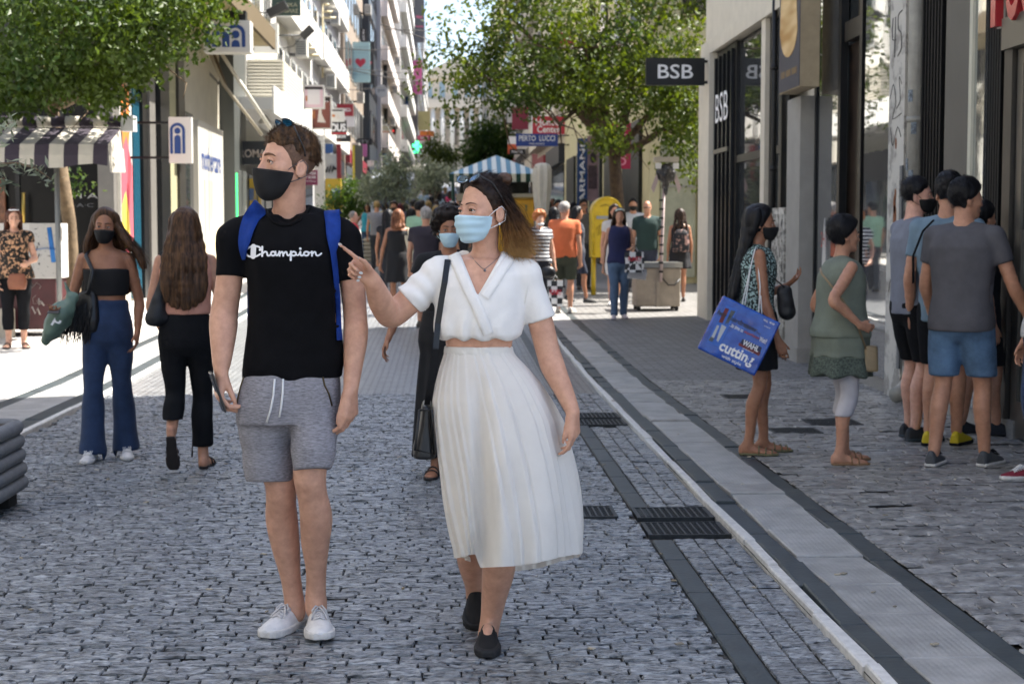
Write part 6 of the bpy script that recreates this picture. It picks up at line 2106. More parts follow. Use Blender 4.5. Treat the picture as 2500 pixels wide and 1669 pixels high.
V, Fc = leaves(np.array(LV), 2, (.028, .03, .028), .062, .24, -.1)
link('crown', fast_mesh('crown', V, Fc, False), lf_o, ol)
# olive trees in planters up the street and the masses behind
def mid_tree(label, px, Y, blobs, n, per, size, sp, m, group='trees up the street', tr=.06, name='tree'):
	x = P(px, 560, Y)[0]
	base = A3(x, Y, gz(Y))
	c = np.mean([b[0] for b in blobs], 0)
	tree(label, base, blobs, n, per, size, sp, m, bark_l, tr, (base + c) / 2 * A3(1, 1, 1) + A3(0, 0, .1), [b[0] for b in blobs], group, .4, name=name)
mid_tree('pale olive tree in a planter in front of the van', 950, 46, [B(935, 445, 46, .6, .6, .5), B(970, 420, 46, .5, .5, .6), B(905, 470, 46, .4, .4, .3, .5), B(985, 475, 46, .5, .5, .3, .5)], 150, 22, .12, (.13, .13, .12), lf_o)
mid_tree('dark green shrub tree beside the yellow news stand', 838, 52, [B(820, 500, 52, .5, .5, .6), B(850, 470, 52, .45, .5, .5), B(865, 510, 52, .4, .4, .5)], 130, 22, .12, (.14, .14, .13), lf_d)
mid_tree('grey green olive tree left of the striped kiosk', 1065, 70, [B(1052, 425, 70, .55, .6, .5), B(1085, 428, 70, .6, .6, .5), B(1045, 450, 70, .45, .5, .4)], 130, 20, .16, (.2, .2, .2), lf_o)
mid_tree('yellow green tree behind the cream parasol', 1060, 95, [B(1060, 370, 95, .9, .9, .9), B(1090, 385, 95, .8, .8, .7)], 130, 20, .2, (.25, .25, .25), lf_r)
mid_tree('dark green tree mass behind the striped kiosk', 1190, 112, [B(1185, 345, 112, 1.4, 1.6, 1.3), B(1220, 335, 112, 1.4, 1.6, 1.5), B(1160, 385, 112, .8, 1.0, .8), B(1240, 380, 112, 1.2, 1, 1.2)], 330, 22, .28, (.35, .35, .35), lf_d, tr=.2)
mid_tree('small grey shrub beside the far parasol', 1000, 76, [B(1000, 455, 76, .6, .6, .6), B(985, 490, 76, .5, .5, .5)], 80, 18, .16, (.2, .2, .2), lf_o)
# ------------------------------------------------------------------ the couple: man in black tee
def drape(bvh, px, py, Y, off=.008):
	d = ray(px, py)
	u = d / np.linalg.norm(d)
	h = bvh.ray_cast(Vector((0, 0, CAMH)), Vector(u), 60)
	if h[0] is None:
		return None
	return np.array(h[0]) + np.array(h[1]) * off
def bvh_of(o):
	me = o.data
	return BVHTree.FromPolygons([v.co.copy() for v in me.vertices], [tuple(p.vertices) for p in me.polygons])
def ribbon(name, bvh, path, wpx, Y, m, parent, off=.004, th=.007, n=40, over=False):
	"""a flat band laid on a worn garment along a picture path"""
	path = np.array(path, dtype=float)
	t = np.linspace(0, 1, len(path))
	tt = np.linspace(0, 1, n)
	C = np.stack([np.interp(tt, t, path[:, j]) for j in range(2)], 1)
	for _ in range(3):
		C[1:-1] = .25 * C[:-2] + .5 * C[1:-1] + .25 * C[2:]
	T = np.gradient(C, axis=0)
	T /= np.linalg.norm(T, axis=1, keepdims=True)
	N2 = np.stack([-T[:, 1], T[:, 0]], 1)
	rows, last = [], None
	for i in range(n):
		r = []
		for s_ in (-1, -.33, .33, 1):
			q = C[i] + N2[i] * (np.interp(tt[i], np.linspace(0, 1, len(wpx)), wpx) if hasattr(wpx, '__len__') else wpx) / 2 * s_
			h = drape(bvh, q[0], q[1], Y, off)
			r.append((q, h))
		if all(h is None for _, h in r):
			continue
		else:
			dep = np.mean([h[1] for _, h in r if h is not None])
			r = [h if (h is not None and abs(h[1] - dep) < .03) else P(q[0], q[1], dep) for q, h in r]
			last = dep
		rows.append(np.array(r))
	R_ = np.array(rows)
	if over:
		R_ = np.concatenate([[R_[0] + A3(0, .13, -.01), R_[0] + A3(0, .085, .008), R_[0] + A3(0, .04, .012), R_[0] + A3(0, .012, .006)], R_])
	for _ in range(4):
		R_[1:-1] = .25 * R_[:-2] + .5 * R_[1:-1] + .25 * R_[2:]
	nrow = len(R_)
	f = R_ + np.array([0, -th, .0])
	V = np.concatenate([R_.reshape(-1, 3), f.reshape(-1, 3)])
	Fc = []
	o = nrow * 4
	for i in range(nrow - 1):
		for k in range(3):
			a, b, c, d = i * 4 + k, i * 4 + k + 1, (i + 1) * 4 + k + 1, (i + 1) * 4 + k
			Fc.append((o + a, o + b, o + c, o + d))
			Fc.append((d, c, b, a))
		Fc.append((i * 4, o + i * 4, o + (i + 1) * 4, (i + 1) * 4))
		Fc.append((i * 4 + 3, (i + 1) * 4 + 3, o + (i + 1) * 4 + 3, o + i * 4 + 3))
	return link(name, fast_mesh(name, V, Fc, True), m, parent)
def rows_px(J, Yd, tab):
	out = []
	for py, l, r, b in tab:
		c = J((l + r) / 2, py)
		out.append((c[2], c[0], c[1], (r - l) / 2 * mpp(Yd), b))
	return out
def strokes_print(name, strokes, bvh, Y, m, parent, org, sc, off=.0022):
	"""pen strokes (points, width) in zoom units printed on a garment"""
	V, Fc, lay = [], [], 0
	def put(q, lay):
		px, py = org[0] + q[0] * sc, org[1] + q[1] * sc
		h = drape(bvh, px, py, Y, off + lay * .00004)
		return h if h is not None else P(px, py, Y)
	for pts, w in strokes:
		pts = np.array(pts, dtype=float)
		if len(pts) > 2:
			t = np.linspace(0, 1, len(pts))
			tt = np.linspace(0, 1, max(len(pts) * 3, 8))
			pts = np.stack([np.interp(tt, t, pts[:, j]) for j in range(2)], 1)
			for _ in range(2):
				pts[1:-1] = .25 * pts[:-2] + .5 * pts[1:-1] + .25 * pts[2:]
		T = np.gradient(pts, axis=0)
		T /= np.linalg.norm(T, axis=1, keepdims=True) + 1e-9
		N2 = np.stack([-T[:, 1], T[:, 0]], 1)
		b = len(V)
		for i in range(len(pts)):
			for s_ in (-1, 0, 1):
				V.append(put(pts[i] + N2[i] * w / 2 * s_, lay))
		for i in range(len(pts) - 1):
			for k in (0, 1):
				Fc.append((b + i * 3 + k, b + i * 3 + k + 1, b + i * 3 + k + 4, b + i * 3 + k + 3))
		lay += 1
		for e in (0, -1):
			b = len(V)
			V.append(put(pts[e], lay))
			for k in range(10):
				a = 2 * math.pi * k / 10
				V.append(put(pts[e] + np.array([math.cos(a), math.sin(a)]) * w / 2, lay))
			for k in range(10):
				Fc.append((b, b + 1 + k, b + 1 + (k + 1) % 10))
			lay += 1
	return link(name, fast_mesh(name, V, Fc, False), m, parent)
def circ(cx, cy, rx, ry, a0=0, a1=360, n=14):
	return [(cx + rx * math.cos(rad(a0 + (a1 - a0) * i / (n - 1))), cy + ry * math.sin(rad(a0 + (a1 - a0) * i / (n - 1)))) for i in range(n)]
HERO_H = .006
def build_man():
	Y0 = 5.68
	u = mpp(Y0)
	J = lambda px, py, dd=0.0: P(px, py, Y0 + dd)
	base = G(735, 1555)
	base[2] = 0
	g = Fig('tall young man in black tee, grey shorts and white sneakers, wearing a black face mask', base, H=1.85, tone='fair', h=HERO_H)
	tab = [(905, 600, 828, .108), (876, 600, 834, .11), (817, 608, 829, .108), (760, 613, 826, .108), (729, 611, 825, .112), (690, 606, 826, .12), (640, 600, 829, .127), (600, 597, 833, .122), (572, 600, 830, .105), (545, 620, 808, .085)]
	rows = rows_px(J, Y0, tab)
	g.torso(rows, .012)
	hip = rows_px(J, Y0, [(900, 604, 824, .106), (940, 594, 828, .115), (985, 582, 827, .118), (1030, 592, 822, .11)])
	g.body.loft([(z, x, y, a - .016, b - .014) for z, x, y, a, b in hip], 0, .02, 2.3)
	nk = J(706, 535, .03)
	g.head(J(702, 398, -.02), -57, 5, 0, 1.01, neck=nk, nr=(.05, .058))
	for sx, sp in ((-1, J(590, 566, .02)), (1, J(822, 566, .02))):
		g.body.cone(nk + A3(0, 0, -.01), sp, .045, .042, .03)
	shL, shR = J(566, 580, .01), J(846, 580, .01)
	wl = J(540, 902, -.06)
	g.limb([(shL, .044), (J(562, 665, .01), .045), (J(548, 760, .02), .046), (J(545, 800, -.01), .046), (J(543, 850, -.04), .037), (wl, .026)])
	wr = J(856, 952, -.08)
	g.limb([(shR, .044), (J(859, 680, .01), .043), (J(867, 768, .02), .040), (J(868, 825, -.02), .041), (J(862, 895, -.05), .031), (wr, .0235)])
	dl = unit(A3(-.10, -.06, -1))
	tl = hand(g.body, wl, dl, A3(.95, .35, 0), -1, .198, curl=((.75, .75, .45), (.7, .75, .45), (.7, .75, .45), (.7, .7, .45)), thumb=(.86, .22, .45), tcurl=(.1, .1))
	dr = unit(A3(-.02, -.06, -1))
	hand(g.body, wr, dr, A3(-.82, .55, 0), 1, .195, curl=((.45, .6, .4), (.5, .65, .4), (.6, .65, .4), (.65, .65, .4)), thumb=(.92, .3, .15), tcurl=(.1, .15))
	# legs
	g.limb([(J(664, 985, .02), .082), (J(670, 1110, .02), .058), (J(686, 1188, .02), .050), (J(686, 1222, .05), .047), (J(688, 1268, .09), .053), (J(698, 1335, .12), .047), (J(710, 1410, .16), .033), (J(718, 1462, .18), .031), (J(721, 1500, .18), .034)], .018)
	g.limb([(J(762, 985, -.0), .08), (J(760, 1090, -.05), .062), (J(756, 1160, -.075), .052), (J(762, 1205, -.05), .047), (J(772, 1262, -.01), .053), (J(770, 1322, .04), .047), (J(772, 1392, .09), .033), (J(771, 1450, .12), .032), (J(772, 1490, .12), .036)], .018)
	g.body.ell(J(755, 1166, -.105), (.028, .02, .034), None, .03)
	g.done()
	g.eyes(look=(.0, 1, .02), iris='#5c4128', brow=mat('brow_brown', hexc('#6b4a33'), .7), brow_r=.0045)
	# mask
	g.mask(mat('mask_black', hexc('#0d0d0f'), .8, bump=.15, bscale=300), h=.004, puff=.003, drop=.02, loops=mat('loop_grey', hexc('#4a4a50'), .7), top=-.030, low=-.138)
	# hair: faded sides, longer brushed-up top
	hm = hairmat('hair_brown', hexc('#2a1d14'), hexc('#65492f'))
	g.hair_cap(mat('hair_fade', hexc('#644a39'), .7, var=.35, vscale=90), thick=.0045, taper=.02, front=(.066, .074), side=(.014, -.012), nape=-.075, noise=.001, ns=90, h=.004, name='hair_sides',
			   fuzz=1400, flen=.008, fdir=lambda q: A3(0, -.6, -.5), fr=.0006)
	def dirf(q):
		f = min(1, max(0, (q[1] + .06) / .14))
		up = min(1, max(0, (q[2] - .055) / .06))
		return A3(.5 * math.copysign(1, q[0]) * (1 - up) + .15, .9 * f - .55, up * 1.0 - .55 * (1 - up) + .25 * f)
	g.hair_cap(hm, thick=.010, top=.003, taper=.03, front=(.088, .060), side=(-.02, .03), nape=-.0, noise=.014, ns=50, h=.004, name='hair', fuzz=2600, flen=.012, fdir=dirf, fr=.001)
	# shirt
	shirt_m = cloth('tee_black', hexc('#0d0d10'), .9, .25, .1, 20, 500)
	s = SDF()
	s.loft(rows_px(J, Y0, [(924, 592, 832, .12), (905, 593, 834, .12), (876, 596, 840, .121), (817, 605, 832, .118), (760, 611, 828, .117), (729, 609, 827, .121), (690, 604, 828, .129), (640, 598, 831, .136), (600, 594, 836, .131), (572, 597, 833, .114), (545, 617, 811, .094), (522, 650, 775, .075)]), 0, .01, 2.3)
	for a, b in ((J(668, 539, .035), J(592, 562, .02)), (J(748, 533, .035), J(820, 562, .02))):
		s.cone(a, b, .05, .053, .03)
	el = J(548, 762, .02)
	er = J(867, 768, .02)
	s.cone(J(569, 580, .01), J(563, 700, .01), .059, .0575, .03)
	s.cone(J(843, 580, .01), J(860, 706, .01), .058, .0565, .03)
	def wr_(p):
		return (.008 * vnoise(p * A3(6, 9, 13)) + .003 * vnoise(p * A3(14, 14, 30)) + .012 * vnoise(p * A3(3, 5, 20) + 9) * np.clip((1.15 - p[:, 2]) * 4, 0, 1))
	s.disp(wr_)
	# hem, sleeve ends, neck opening
	s.fn(lambda p: np.where(np.abs(p[:, 0] - J(712, 900)[0]) < .21, J(700, 921)[2] - .010 * np.cos((p[:, 0] - J(690, 900)[0]) * 9) - p[:, 2], -1), A3(-9, -9, -9), A3(9, 9, 9), 0, 'i')
	zc = J(700, 790)[2]
	for (o, e, xs) in ((J(564, 676, .01), J(562, 720, .0), -1), (J(858, 686, .01), J(862, 730, .0), 1)):
		n = unit(e - o)
		xm = J(603, 690)[0] if xs < 0 else J(826, 690)[0]
		s.fn(lambda p, o=o, n=n, xs=xs, xm=xm: np.where(((p[:, 0] - xm) * xs > 0) & (p[:, 2] > zc), (p - o) @ n, -1), A3(-9, -9, -9), A3(9, 9, 9), 0, 'i')
	nk2 = J(708, 440, .0)
	s.cone(J(700, 513, -.08), J(702, 470, -.1), .047, .06, .012, 's')
	s.cone(J(706, 518, .015), nk2, .057, .08, .012, 's')
	sh = link('t_shirt', s.mesh('t_shirt', HERO_H), shirt_m, g.root)
	bv = bvh_of(sh)
	# printed script
	St = [([(538, 1118), (526, 1100), (490, 1092), (448, 1098), (420, 1120), (413, 1148), (424, 1172), (456, 1184), (500, 1180), (532, 1160)], 15),
		  ([(477, 1098), (474, 1178)], 44), ([(536, 1118), (530, 1125)], 20),
		  ([(549, 1100), (548, 1176)], 17), ([(550, 1160), (566, 1140), (584, 1140), (590, 1155), (590, 1172), (606, 1174), (618, 1165)], 15),
		  (circ(638, 1156, 18, 17), 15), ([(658, 1138), (660, 1170), (676, 1172), (686, 1150)], 15),
		  ([(690, 1138), (692, 1174)], 15), ([(693, 1160), (706, 1140), (719, 1142), (722, 1174)], 15), ([(724, 1160), (738, 1140), (751, 1142), (754, 1168), (768, 1172), (780, 1158)], 15),
		  ([(786, 1138), (784, 1210)], 17), (circ(808, 1156, 20, 17), 15), ([(826, 1164), (846, 1172), (858, 1150)], 13),
		  ([(863, 1140), (863, 1168), (876, 1173), (890, 1165)], 16), ([(862, 1114), (864, 1115)], 20),
		  (circ(912, 1156, 20, 17), 15), ([(928, 1142), (944, 1150), (954, 1140)], 11),
		  ([(957, 1138), (958, 1174)], 15), ([(960, 1160), (974, 1140), (988, 1143), (990, 1168), (1006, 1174), (1024, 1164), (1034, 1154)], 14)]
	strokes_print('chest_print', St, bv, Y0, mat('print_white', (.82, .82, .83), .6), sh, (480, 280), .2934)
	# collar rib
	cb = MB()
	ring = [(651, 514), (656, 529), (668, 543), (688, 551), (710, 549), (732, 538), (750, 519), (757, 506)]
	pts = [drape(bv, a, b, Y0, .003) for a, b in ring]
	pts = [p for p in pts if p is not None]
	if len(pts) > 3:
		cb.tube(pts, .0055, 8)
		cb.build('collar', shirt_m, sh, True)
	# shorts
	sm = cloth('heather_grey', hexc('#918f94'), .92, .32, .4, 1, 1)
	nt = sm.node_tree
	for nd in nt.nodes:
		if nd.type == 'TEX_NOISE':
			nd.inputs['Scale'].default_value = 55 if nd.outputs['Fac'].links[0].to_node.type == 'VALTORGB' else 200
	mp = nt.nodes.new('ShaderNodeMapping')
	mp.inputs['Scale'].default_value = (1, 1, 4.5)
	tcn = [n for n in nt.nodes if n.type == 'TEX_COORD'][0]
	nt.links.new(tcn.outputs['Object'], mp.inputs[0])
	for nd in nt.nodes:
		if nd.type == 'TEX_NOISE':
			nt.links.new(mp.outputs[0], nd.inputs['Vector'])
	q = SDF()
	q.loft(rows_px(J, Y0, [(895, 600, 826, .112), (940, 588, 830, .128), (985, 577, 829, .132), (1030, 581, 826, .122)]), 0, .02, 2.4)
	q.chain([(J(652, 990, .02), .098), (J(650, 1050, .02), .094), (J(658, 1130, .02), .088), (J(660, 1200, .02), .085)], .03)
	q.chain([(J(768, 990, -.01), .085), (J(768, 1040, -.04), .083), (J(764, 1095, -.08), .077), (J(756, 1170, -.11), .066)], .03)
	def fold(p):
		return .010 * vnoise(p * A3(11, 9, 5) + 3) + .005 * vnoise(p * A3(20, 16, 9))
	q.disp(fold)
	xm = J(713, 1100)[0]
	za, zb = J(655, 1176, -.06), J(757, 1143, -.15)
	q.fn(lambda p: np.where(p[:, 0] < xm + .003, (za[2] - .015 * (p[:, 0] - za[0]) * 6 * 0 - p[:, 2]) - .12 * (p[:, 1] - Y0 + .06), (zb[2] - p[:, 2]) + .05 * (p[:, 0] - zb[0]) - .25 * (p[:, 1] - zb[1])), A3(-9, -9, -9), A3(9, 9, 9), 0, 'i')
	so = link('shorts', q.mesh('shorts', HERO_H), sm, g.root)
	bs = bvh_of(so)
	wm = mat('cord_white', (.75, .75, .74), .7)
	for pth in ([(671, 925), (668, 965), (661, 1000), (652, 1030)], [(691, 925), (690, 960), (687, 990), (682, 1017)]):
		pts = [drape(bs, a, b, Y0, .004) for a, b in pth]
		MB().tube([p for p in pts if p is not None], .0038, 6).build('drawstring', wm, so, True)
	for pth in ([(788, 920), (792, 940), (803, 962), (810, 990)], [(596, 920), (588, 945), (581, 975), (578, 992)]):
		pts = [p for p in (drape(bs, a, b, Y0, .001) for a, b in pth) if p is not None]
		if len(pts) > 1:
			MB().tube(pts, .0035, 6).build('zip', mat('zip_brass', hexc('#5a4e38'), .4, .8), so, True)
	# shoes
	wht = mat('sneaker_white', (.70, .69, .68), .5, var=.1, vscale=25, bump=.1, bscale=120)
	wsl = mat('sneaker_sole', (.62, .60, .57), .6, var=.15, vscale=30)
	lc = mat('laces_grey', (.62, .60, .60), .8)
	for heel, toe in ((P(744, 1540, 5.955), P(646, 1540, 5.70)), (P(776, 1540, 5.905), P(782, 1540, 5.60))):
		heel[2], toe[2] = .002, .002 if toe[0] < -.5 else .018
		sho = sneaker(g, heel, toe, m_up=wht, m_sole=wsl, wide=1.08, tall=1.02, h=.0045, laces=lc)
		f, w, uu = foot_frame(heel, toe)
		c = heel + f * .105 + uu * .118
		tg = MB()
		tg.obox(c, w, f * .35 + uu * .94, np.cross(w, f * .35 + uu * .94), .027, .03, .006)
		tg.build('tongue', wht, sho, True, bevel=.004)
		gb = MB()
		gb.obox(c + uu * .016 + f * .0075, w, f * .35 + uu * .94, np.cross(w, f * .35 + uu * .94), .016, .012, .0015)
		gb.build('tongue_badge', mat('badge_green', hexc('#1f6a45'), .6), sho)
	# backpack and its straps
	blue = cloth('pack_blue', hexc('#1c3b86'), .7, .15, .2, 20, 200)
	pk = empty('backpack', J(718, 880, .22), 'blue backpack worn by the man in the black tee', 'backpack')
	bp = SDF()
	c = J(716, 730, .225)
	bp.loft([(c[2] - .24, c[0], c[1], .155, .06), (c[2] - .18, c[0], c[1], .172, .085), (c[2] + .05, c[0], c[1], .17, .085), (c[2] + .2, c[0], c[1], .13, .06), (c[2] + .235, c[0], c[1], .08, .03)], 0, 0, 3.2)
	link('pack_body', bp.mesh('pack_body', .01), cloth('pack_navy', hexc('#16244f'), .75), pk)
	for pth, w_, ov in (([(637, 506), (616, 528), (603, 560), (597, 590), (595, 612), (597, 634)], (46, 40, 36, 30, 20, 9), True), ([(809, 516), (813, 545), (814, 580), (812, 618)], (38, 38, 34, 13), True), ([(812, 612), (818, 660), (824, 720), (828, 830)], 14, False)):
		st = ribbon('strap', bv, pth, w_, Y0, blue, pk, .003, .009, over=ov)
	# smartphone in his right hand
	ph = MB()
	ctr = J(531, 956, -.085)
	az = unit(J(541, 985, -.08) - J(521, 928, -.09))
	axx = unit(np.cross(az, A3(.95, .3, 0)))
	ph.obox(ctr, axx, az, np.cross(axx, az), .036, .075, .0045)
	po = ph.build('smartphone', mat('phone_black', (.012, .012, .014), .25), None, bevel=.004)
	tag(po, 'black smartphone held in the hand of the man in grey shorts', 'phone')
	# sunglasses pushed up on his hair
	sg = empty('sunglasses', g.hw((0, .05, .1)), 'sport sunglasses with blue mirror lenses pushed up on the short haired man', 'sunglasses')
	for sx in (-1, 1):
		fr = MB()
		lens = []
		for k in range(16):
			a = 2 * math.pi * k / 16
			lens.append((sx * (.033 + .029 * math.cos(a)), .036 - .010 * abs(math.cos(a) + .3) + .008 * math.sin(a), .137 + .013 * math.sin(a)))
		poly = [g.hw(p) for p in lens]
		fr.prism(poly, g.hR @ A3(0, .003, .001))
		fr.build('lens', mat('lens_blue', hexc('#2f7fae'), .06, .75), sg)
		rm = MB()
		rm.tube(poly + poly[:1], .0025, 6, False)
		rm.tube([g.hw((sx * .061, .018, .126)), g.hw((sx * .083, .005, .088)), g.hw((sx * .083, -.02, .045)), g.hw((sx * .082, -.026, .022))], .003, 6)
		rm.build('frame', mat('frame_black', (.015, .015, .017), .3), sg, True)
	return g
MAN = build_man()
# ------------------------------------------------------------------ the couple: woman in white
def grad_hair(name, stops, z0, z1, rough=.4):
	if name in _M:
		return _M[name]
	m = mat(name, (.1, .06, .03), .5, spec=.25)
	nt = m.node_tree
	tc = nt.nodes.new('ShaderNodeTexCoord')
	sx = nt.nodes.new('ShaderNodeSeparateXYZ')
	mr = nt.nodes.new('ShaderNodeMapRange')
	mr.inputs['From Min'].default_value = z0
	mr.inputs['From Max'].default_value = z1
	nz = nt.nodes.new('ShaderNodeTexNoise')
	nz.inputs['Scale'].default_value = 45
	ad = nt.nodes.new('ShaderNodeMath'); ad.operation = 'MULTIPLY_ADD'
	ad.inputs[1].default_value = .7
	ad.inputs[2].default_value = -.35
	ad2 = nt.nodes.new('ShaderNodeMath'); ad2.operation = 'ADD'
	cr = nt.nodes.new('ShaderNodeValToRGB')
	cr.color_ramp.elements[0].color = (*stops[0], 1)
	cr.color_ramp.elements[1].color = (*stops[-1], 1)
	for i, c in enumerate(stops[1:-1]):
		e = cr.color_ramp.elements.new((i + 1) / (len(stops) - 1))
		e.color = (*c, 1)
	nt.links.new(tc.outputs['Object'], sx.inputs[0])
	nt.links.new(tc.outputs['Object'], nz.inputs['Vector'])
	nt.links.new(sx.outputs['Z'], mr.inputs['Value'])
	nt.links.new(nz.outputs['Fac'], ad.inputs[0])
	nt.links.new(mr.outputs[0], ad2.inputs[0])
	nt.links.new(ad.outputs[0], ad2.inputs[1])
	nt.links.new(ad2.outputs[0], cr.inputs[0])
	nt.links.new(cr.outputs[0], nt.nodes['Principled BSDF'].inputs['Base Color'])
	return m
def add_translucent(m, fac=.3, col=(.8, .78, .74)):
	nt = m.node_tree
	b = nt.nodes['Principled BSDF']
	out = nt.nodes['Material Output']
	t = nt.nodes.new('ShaderNodeBsdfTranslucent')
	t.inputs[0].default_value = (*col, 1)
	mx = nt.nodes.new('ShaderNodeMixShader')
	mx.inputs[0].default_value = fac
	nt.links.new(b.outputs[0], mx.inputs[1])
	nt.links.new(t.outputs[0], mx.inputs[2])
	nt.links.new(mx.outputs[0], out.inputs[0])
	return m
def volume_from_guides(name, guides, r0, r1, h, m, parent, k=.02, noise=.01):
	s = SDF()
	for g in guides:
		g = [np.array(p, dtype=float) for p in g]
		rr = np.linspace(r0, r1, len(g))
		s.chain(smooth_chain([(p, r) for p, r in zip(g, rr)], 3), k)
	if noise:
		s.disp(lambda p: noise * vnoise(p * A3(40, 40, 12)))
	return link(name, s.mesh(name, h), m, parent)
def build_woman():
	Y0 = 5.6
	u = mpp(Y0)
	J = lambda px, py, dd=0.0: P(px, py, Y0 + dd)
	base = G(1190, 1610)
	base[2] = 0
	g = Fig('young woman in white wrap blouse and long pleated white skirt, pointing with her arm', base, H=1.68, tone='fair', fem=True, h=HERO_H)
	rows = rows_px(J, Y0, [(868, 1088, 1252, .085), (845, 1086, 1253, .084), (815, 1084, 1256, .088), (770, 1078, 1262, .1), (731, 1070, 1266, .108), (700, 1068, 1272, .106), (670, 1072, 1282, .09), (648, 1090, 1265, .07), (632, 1120, 1238, .055)])
	g.torso(rows, .004)
	g.body.loft(rows_px(J, Y0, [(860, 1090, 1250, .085), (930, 1080, 1275, .105), (1000, 1085, 1285, .105)]), 0, .02, 2.2)
	nk = J(1184, 640, .02)
	g.head(J(1180, 511, -.01), -50, 0, 2, .95, neck=nk, nr=(.044, .047))
	for sp in (J(1085, 656, .01), J(1278, 660, .01)):
		g.body.cone(nk + A3(0, 0, -.0), sp, .036, .034, .03)
	# pointing arm
	w1 = J(908, 682, -.2)
	g.limb([(J(1068, 672, .0), .042), (J(1012, 722, -.01), .046), (J(966, 762, -.01), .044), (J(948, 766, -.03), .041), (J(931, 738, -.1), .041), (J(918, 706, -.16), .032), (w1, .0245)])
	d1 = unit(A3(-.76, -.22, .6))
	tips = hand(g.body, w1, d1, A3(0, -.94, -.28), -1, .172, curl=((.12, .1, .08), (1.25, 1.45, .9), (1.35, 1.5, .9), (1.45, 1.5, .9)), thumb=(.72, .5, .5), tcurl=(.2, .3), thin=.92)
	# hanging arm
	w2 = J(1399, 1005, -.1)
	g.limb([(J(1286, 676, .0), .042), (J(1318, 780, .01), .043), (J(1339, 862, .0), .040), (J(1352, 900, -.03), .039), (J(1376, 952, -.07), .031), (w2, .0225)])
	tips2 = hand(g.body, w2, A3(.06, -.05, -1), A3(-.85, .5, 0), 1, .175, curl=((.35, .45, .3), (.45, .55, .35), (.55, .6, .35), (.6, .6, .35)), thumb=(.9, .32, .2), thin=.92)
	# legs
	g.limb([(J(1215, 960, .0), .07), (J(1216, 1120, -.06), .06), (J(1216, 1270, -.1), .05), (J(1218, 1330, -.06), .052), (J(1217, 1388, -.02), .0545), (J(1207, 1452, .04), .042), (J(1199, 1505, .08), .033), (J(1191, 1550, .1), .0305), (J(1190, 1585, .1), .033)], .018)
	g.limb([(J(1145, 960, .02), .07), (J(1142, 1120, .06), .06), (J(1143, 1270, .12), .048), (J(1148, 1330, .19), .05), (J(1152, 1375, .25), .047), (J(1160, 1430, .32), .034), (J(1161, 1482, .37), .03)], .018)
	g.body.fn(*foot_fn(P(1191, 1500, 5.665) * A3(1, 1, 0), P(1190, 1500, 5.40) * A3(1, 1, 0), [(t, a * .8, b * .9) for t, a, b in BARE]), .02)
	g.done()
	g.eyes(look=(.05, 1, .02), iris='#3d3a2c', brow=mat('brow_dark', hexc('#4a3026'), .7), brow_r=.0021)
	# surgical mask
	mk = mat('mask_blue', hexc('#b9d6e2'), .95, bump=.05, bscale=200, spec=.15)
	mo = g.mask(mk, h=.004, puff=.004, pleat=.0022, loops=mat('loop_white', (.8, .8, .8), .7), top=-.022, back=.018, low=-.120)
	bm = bvh_of(mo)
	# white bound top edge
	bo = MB()
	pts = [g.hw(p) for p in ((-.056, .05, -.033), (-.034, .092, -.031), (-.014, .116, -.029), (0, .124, -.028), (.014, .116, -.029), (.034, .092, -.031), (.056, .05, -.033))]
	bo.tube(pts, .0062, 8, sq=1.0)
	bo.build('mask_binding', mat('mask_white', (.78, .82, .84), .8), mo, True)
	# hair
	zt, zb_ = J(1200, 440)[2], J(1200, 625)[2]
	dark, mid_, gold = hexc('#241812'), hexc('#4f3523'), hexc('#b08a56')
	hm = grad_hair('hair_ombre', [gold, hexc('#8a6238'), mid_, dark, dark], zb_, zt)
	g.hair_cap(hm, thick=.008, top=.004, front=(.070, .088), side=(.012, .0), nape=-.05, noise=.004, ns=70, taper=.016, h=.004, fuzz=2200, flen=.05, fdir=lambda q: A3(.0, -1, .35 - q[2] * 1.2) if q[1] > -.04 else A3(0, -.3, -1), fr=.0009, lift=.05)
	gd = []
	for dd in (-.045, -.01, .03, .07):
		for pth in ([(1205, 462), (1242, 490), (1266, 532), (1280, 568), (1312, 596)], [(1220, 478), (1250, 520), (1268, 560), (1280, 596), (1306, 620)],
					[(1226, 500), (1244, 545), (1256, 585), (1266, 612), (1286, 634)], [(1226, 520), (1236, 560), (1242, 595), (1248, 618), (1252, 636)]):
			gd.append([J(a, b, dd + .02 * i / 4 + (0 if i else .01)) for i, (a, b) in enumerate(pth)])
	hv = volume_from_guides('hair_length', [gd[5], gd[6], gd[9], gd[10], gd[13]], .022, .003, .006, hm, g.root)
	strands('hair_strands', interp_paths(gd, 2000, 10, .017, .028, True), .0010, .0003, hm, hv)
	bun = SDF()
	c = J(1231, 437, .01)
	bun.ell(c, (.03, .026, .024), None, 0)
	bun.disp(lambda p: .005 * vnoise(p * 130))
	link('hair_bun', bun.mesh('hair_bun', .004), mat('hair_bun', mid_, .45, var=.3, vscale=60), g.root)
	fp = []
	for _ in range(70):
		a = RNG.random() * 6.28
		o = c + A3(math.cos(a) * .02, math.sin(a) * .02, .005 * RNG.normal())
		v = unit(RNG.normal(size=3) + A3(0, 0, .3)) * .02
		fp.append([o + v * t + A3(0, 0, -.01) * t * t for t in np.linspace(0, 1, 6)])
	strands('bun_strands', np.array(fp), .001, .0003, hm, g.root)
	for sx in (1, -1):
		link('earring', ball_mesh(g.hw((sx * .082, -.006, -.058)), .0045, 10, 8), mat('pearl', (.8, .8, .8), .2), g.root)
	# blouse
	wm = cloth('blouse_white', hexc('#eeebe6'), .8, .05, .08, 9, 300)
	s = SDF()
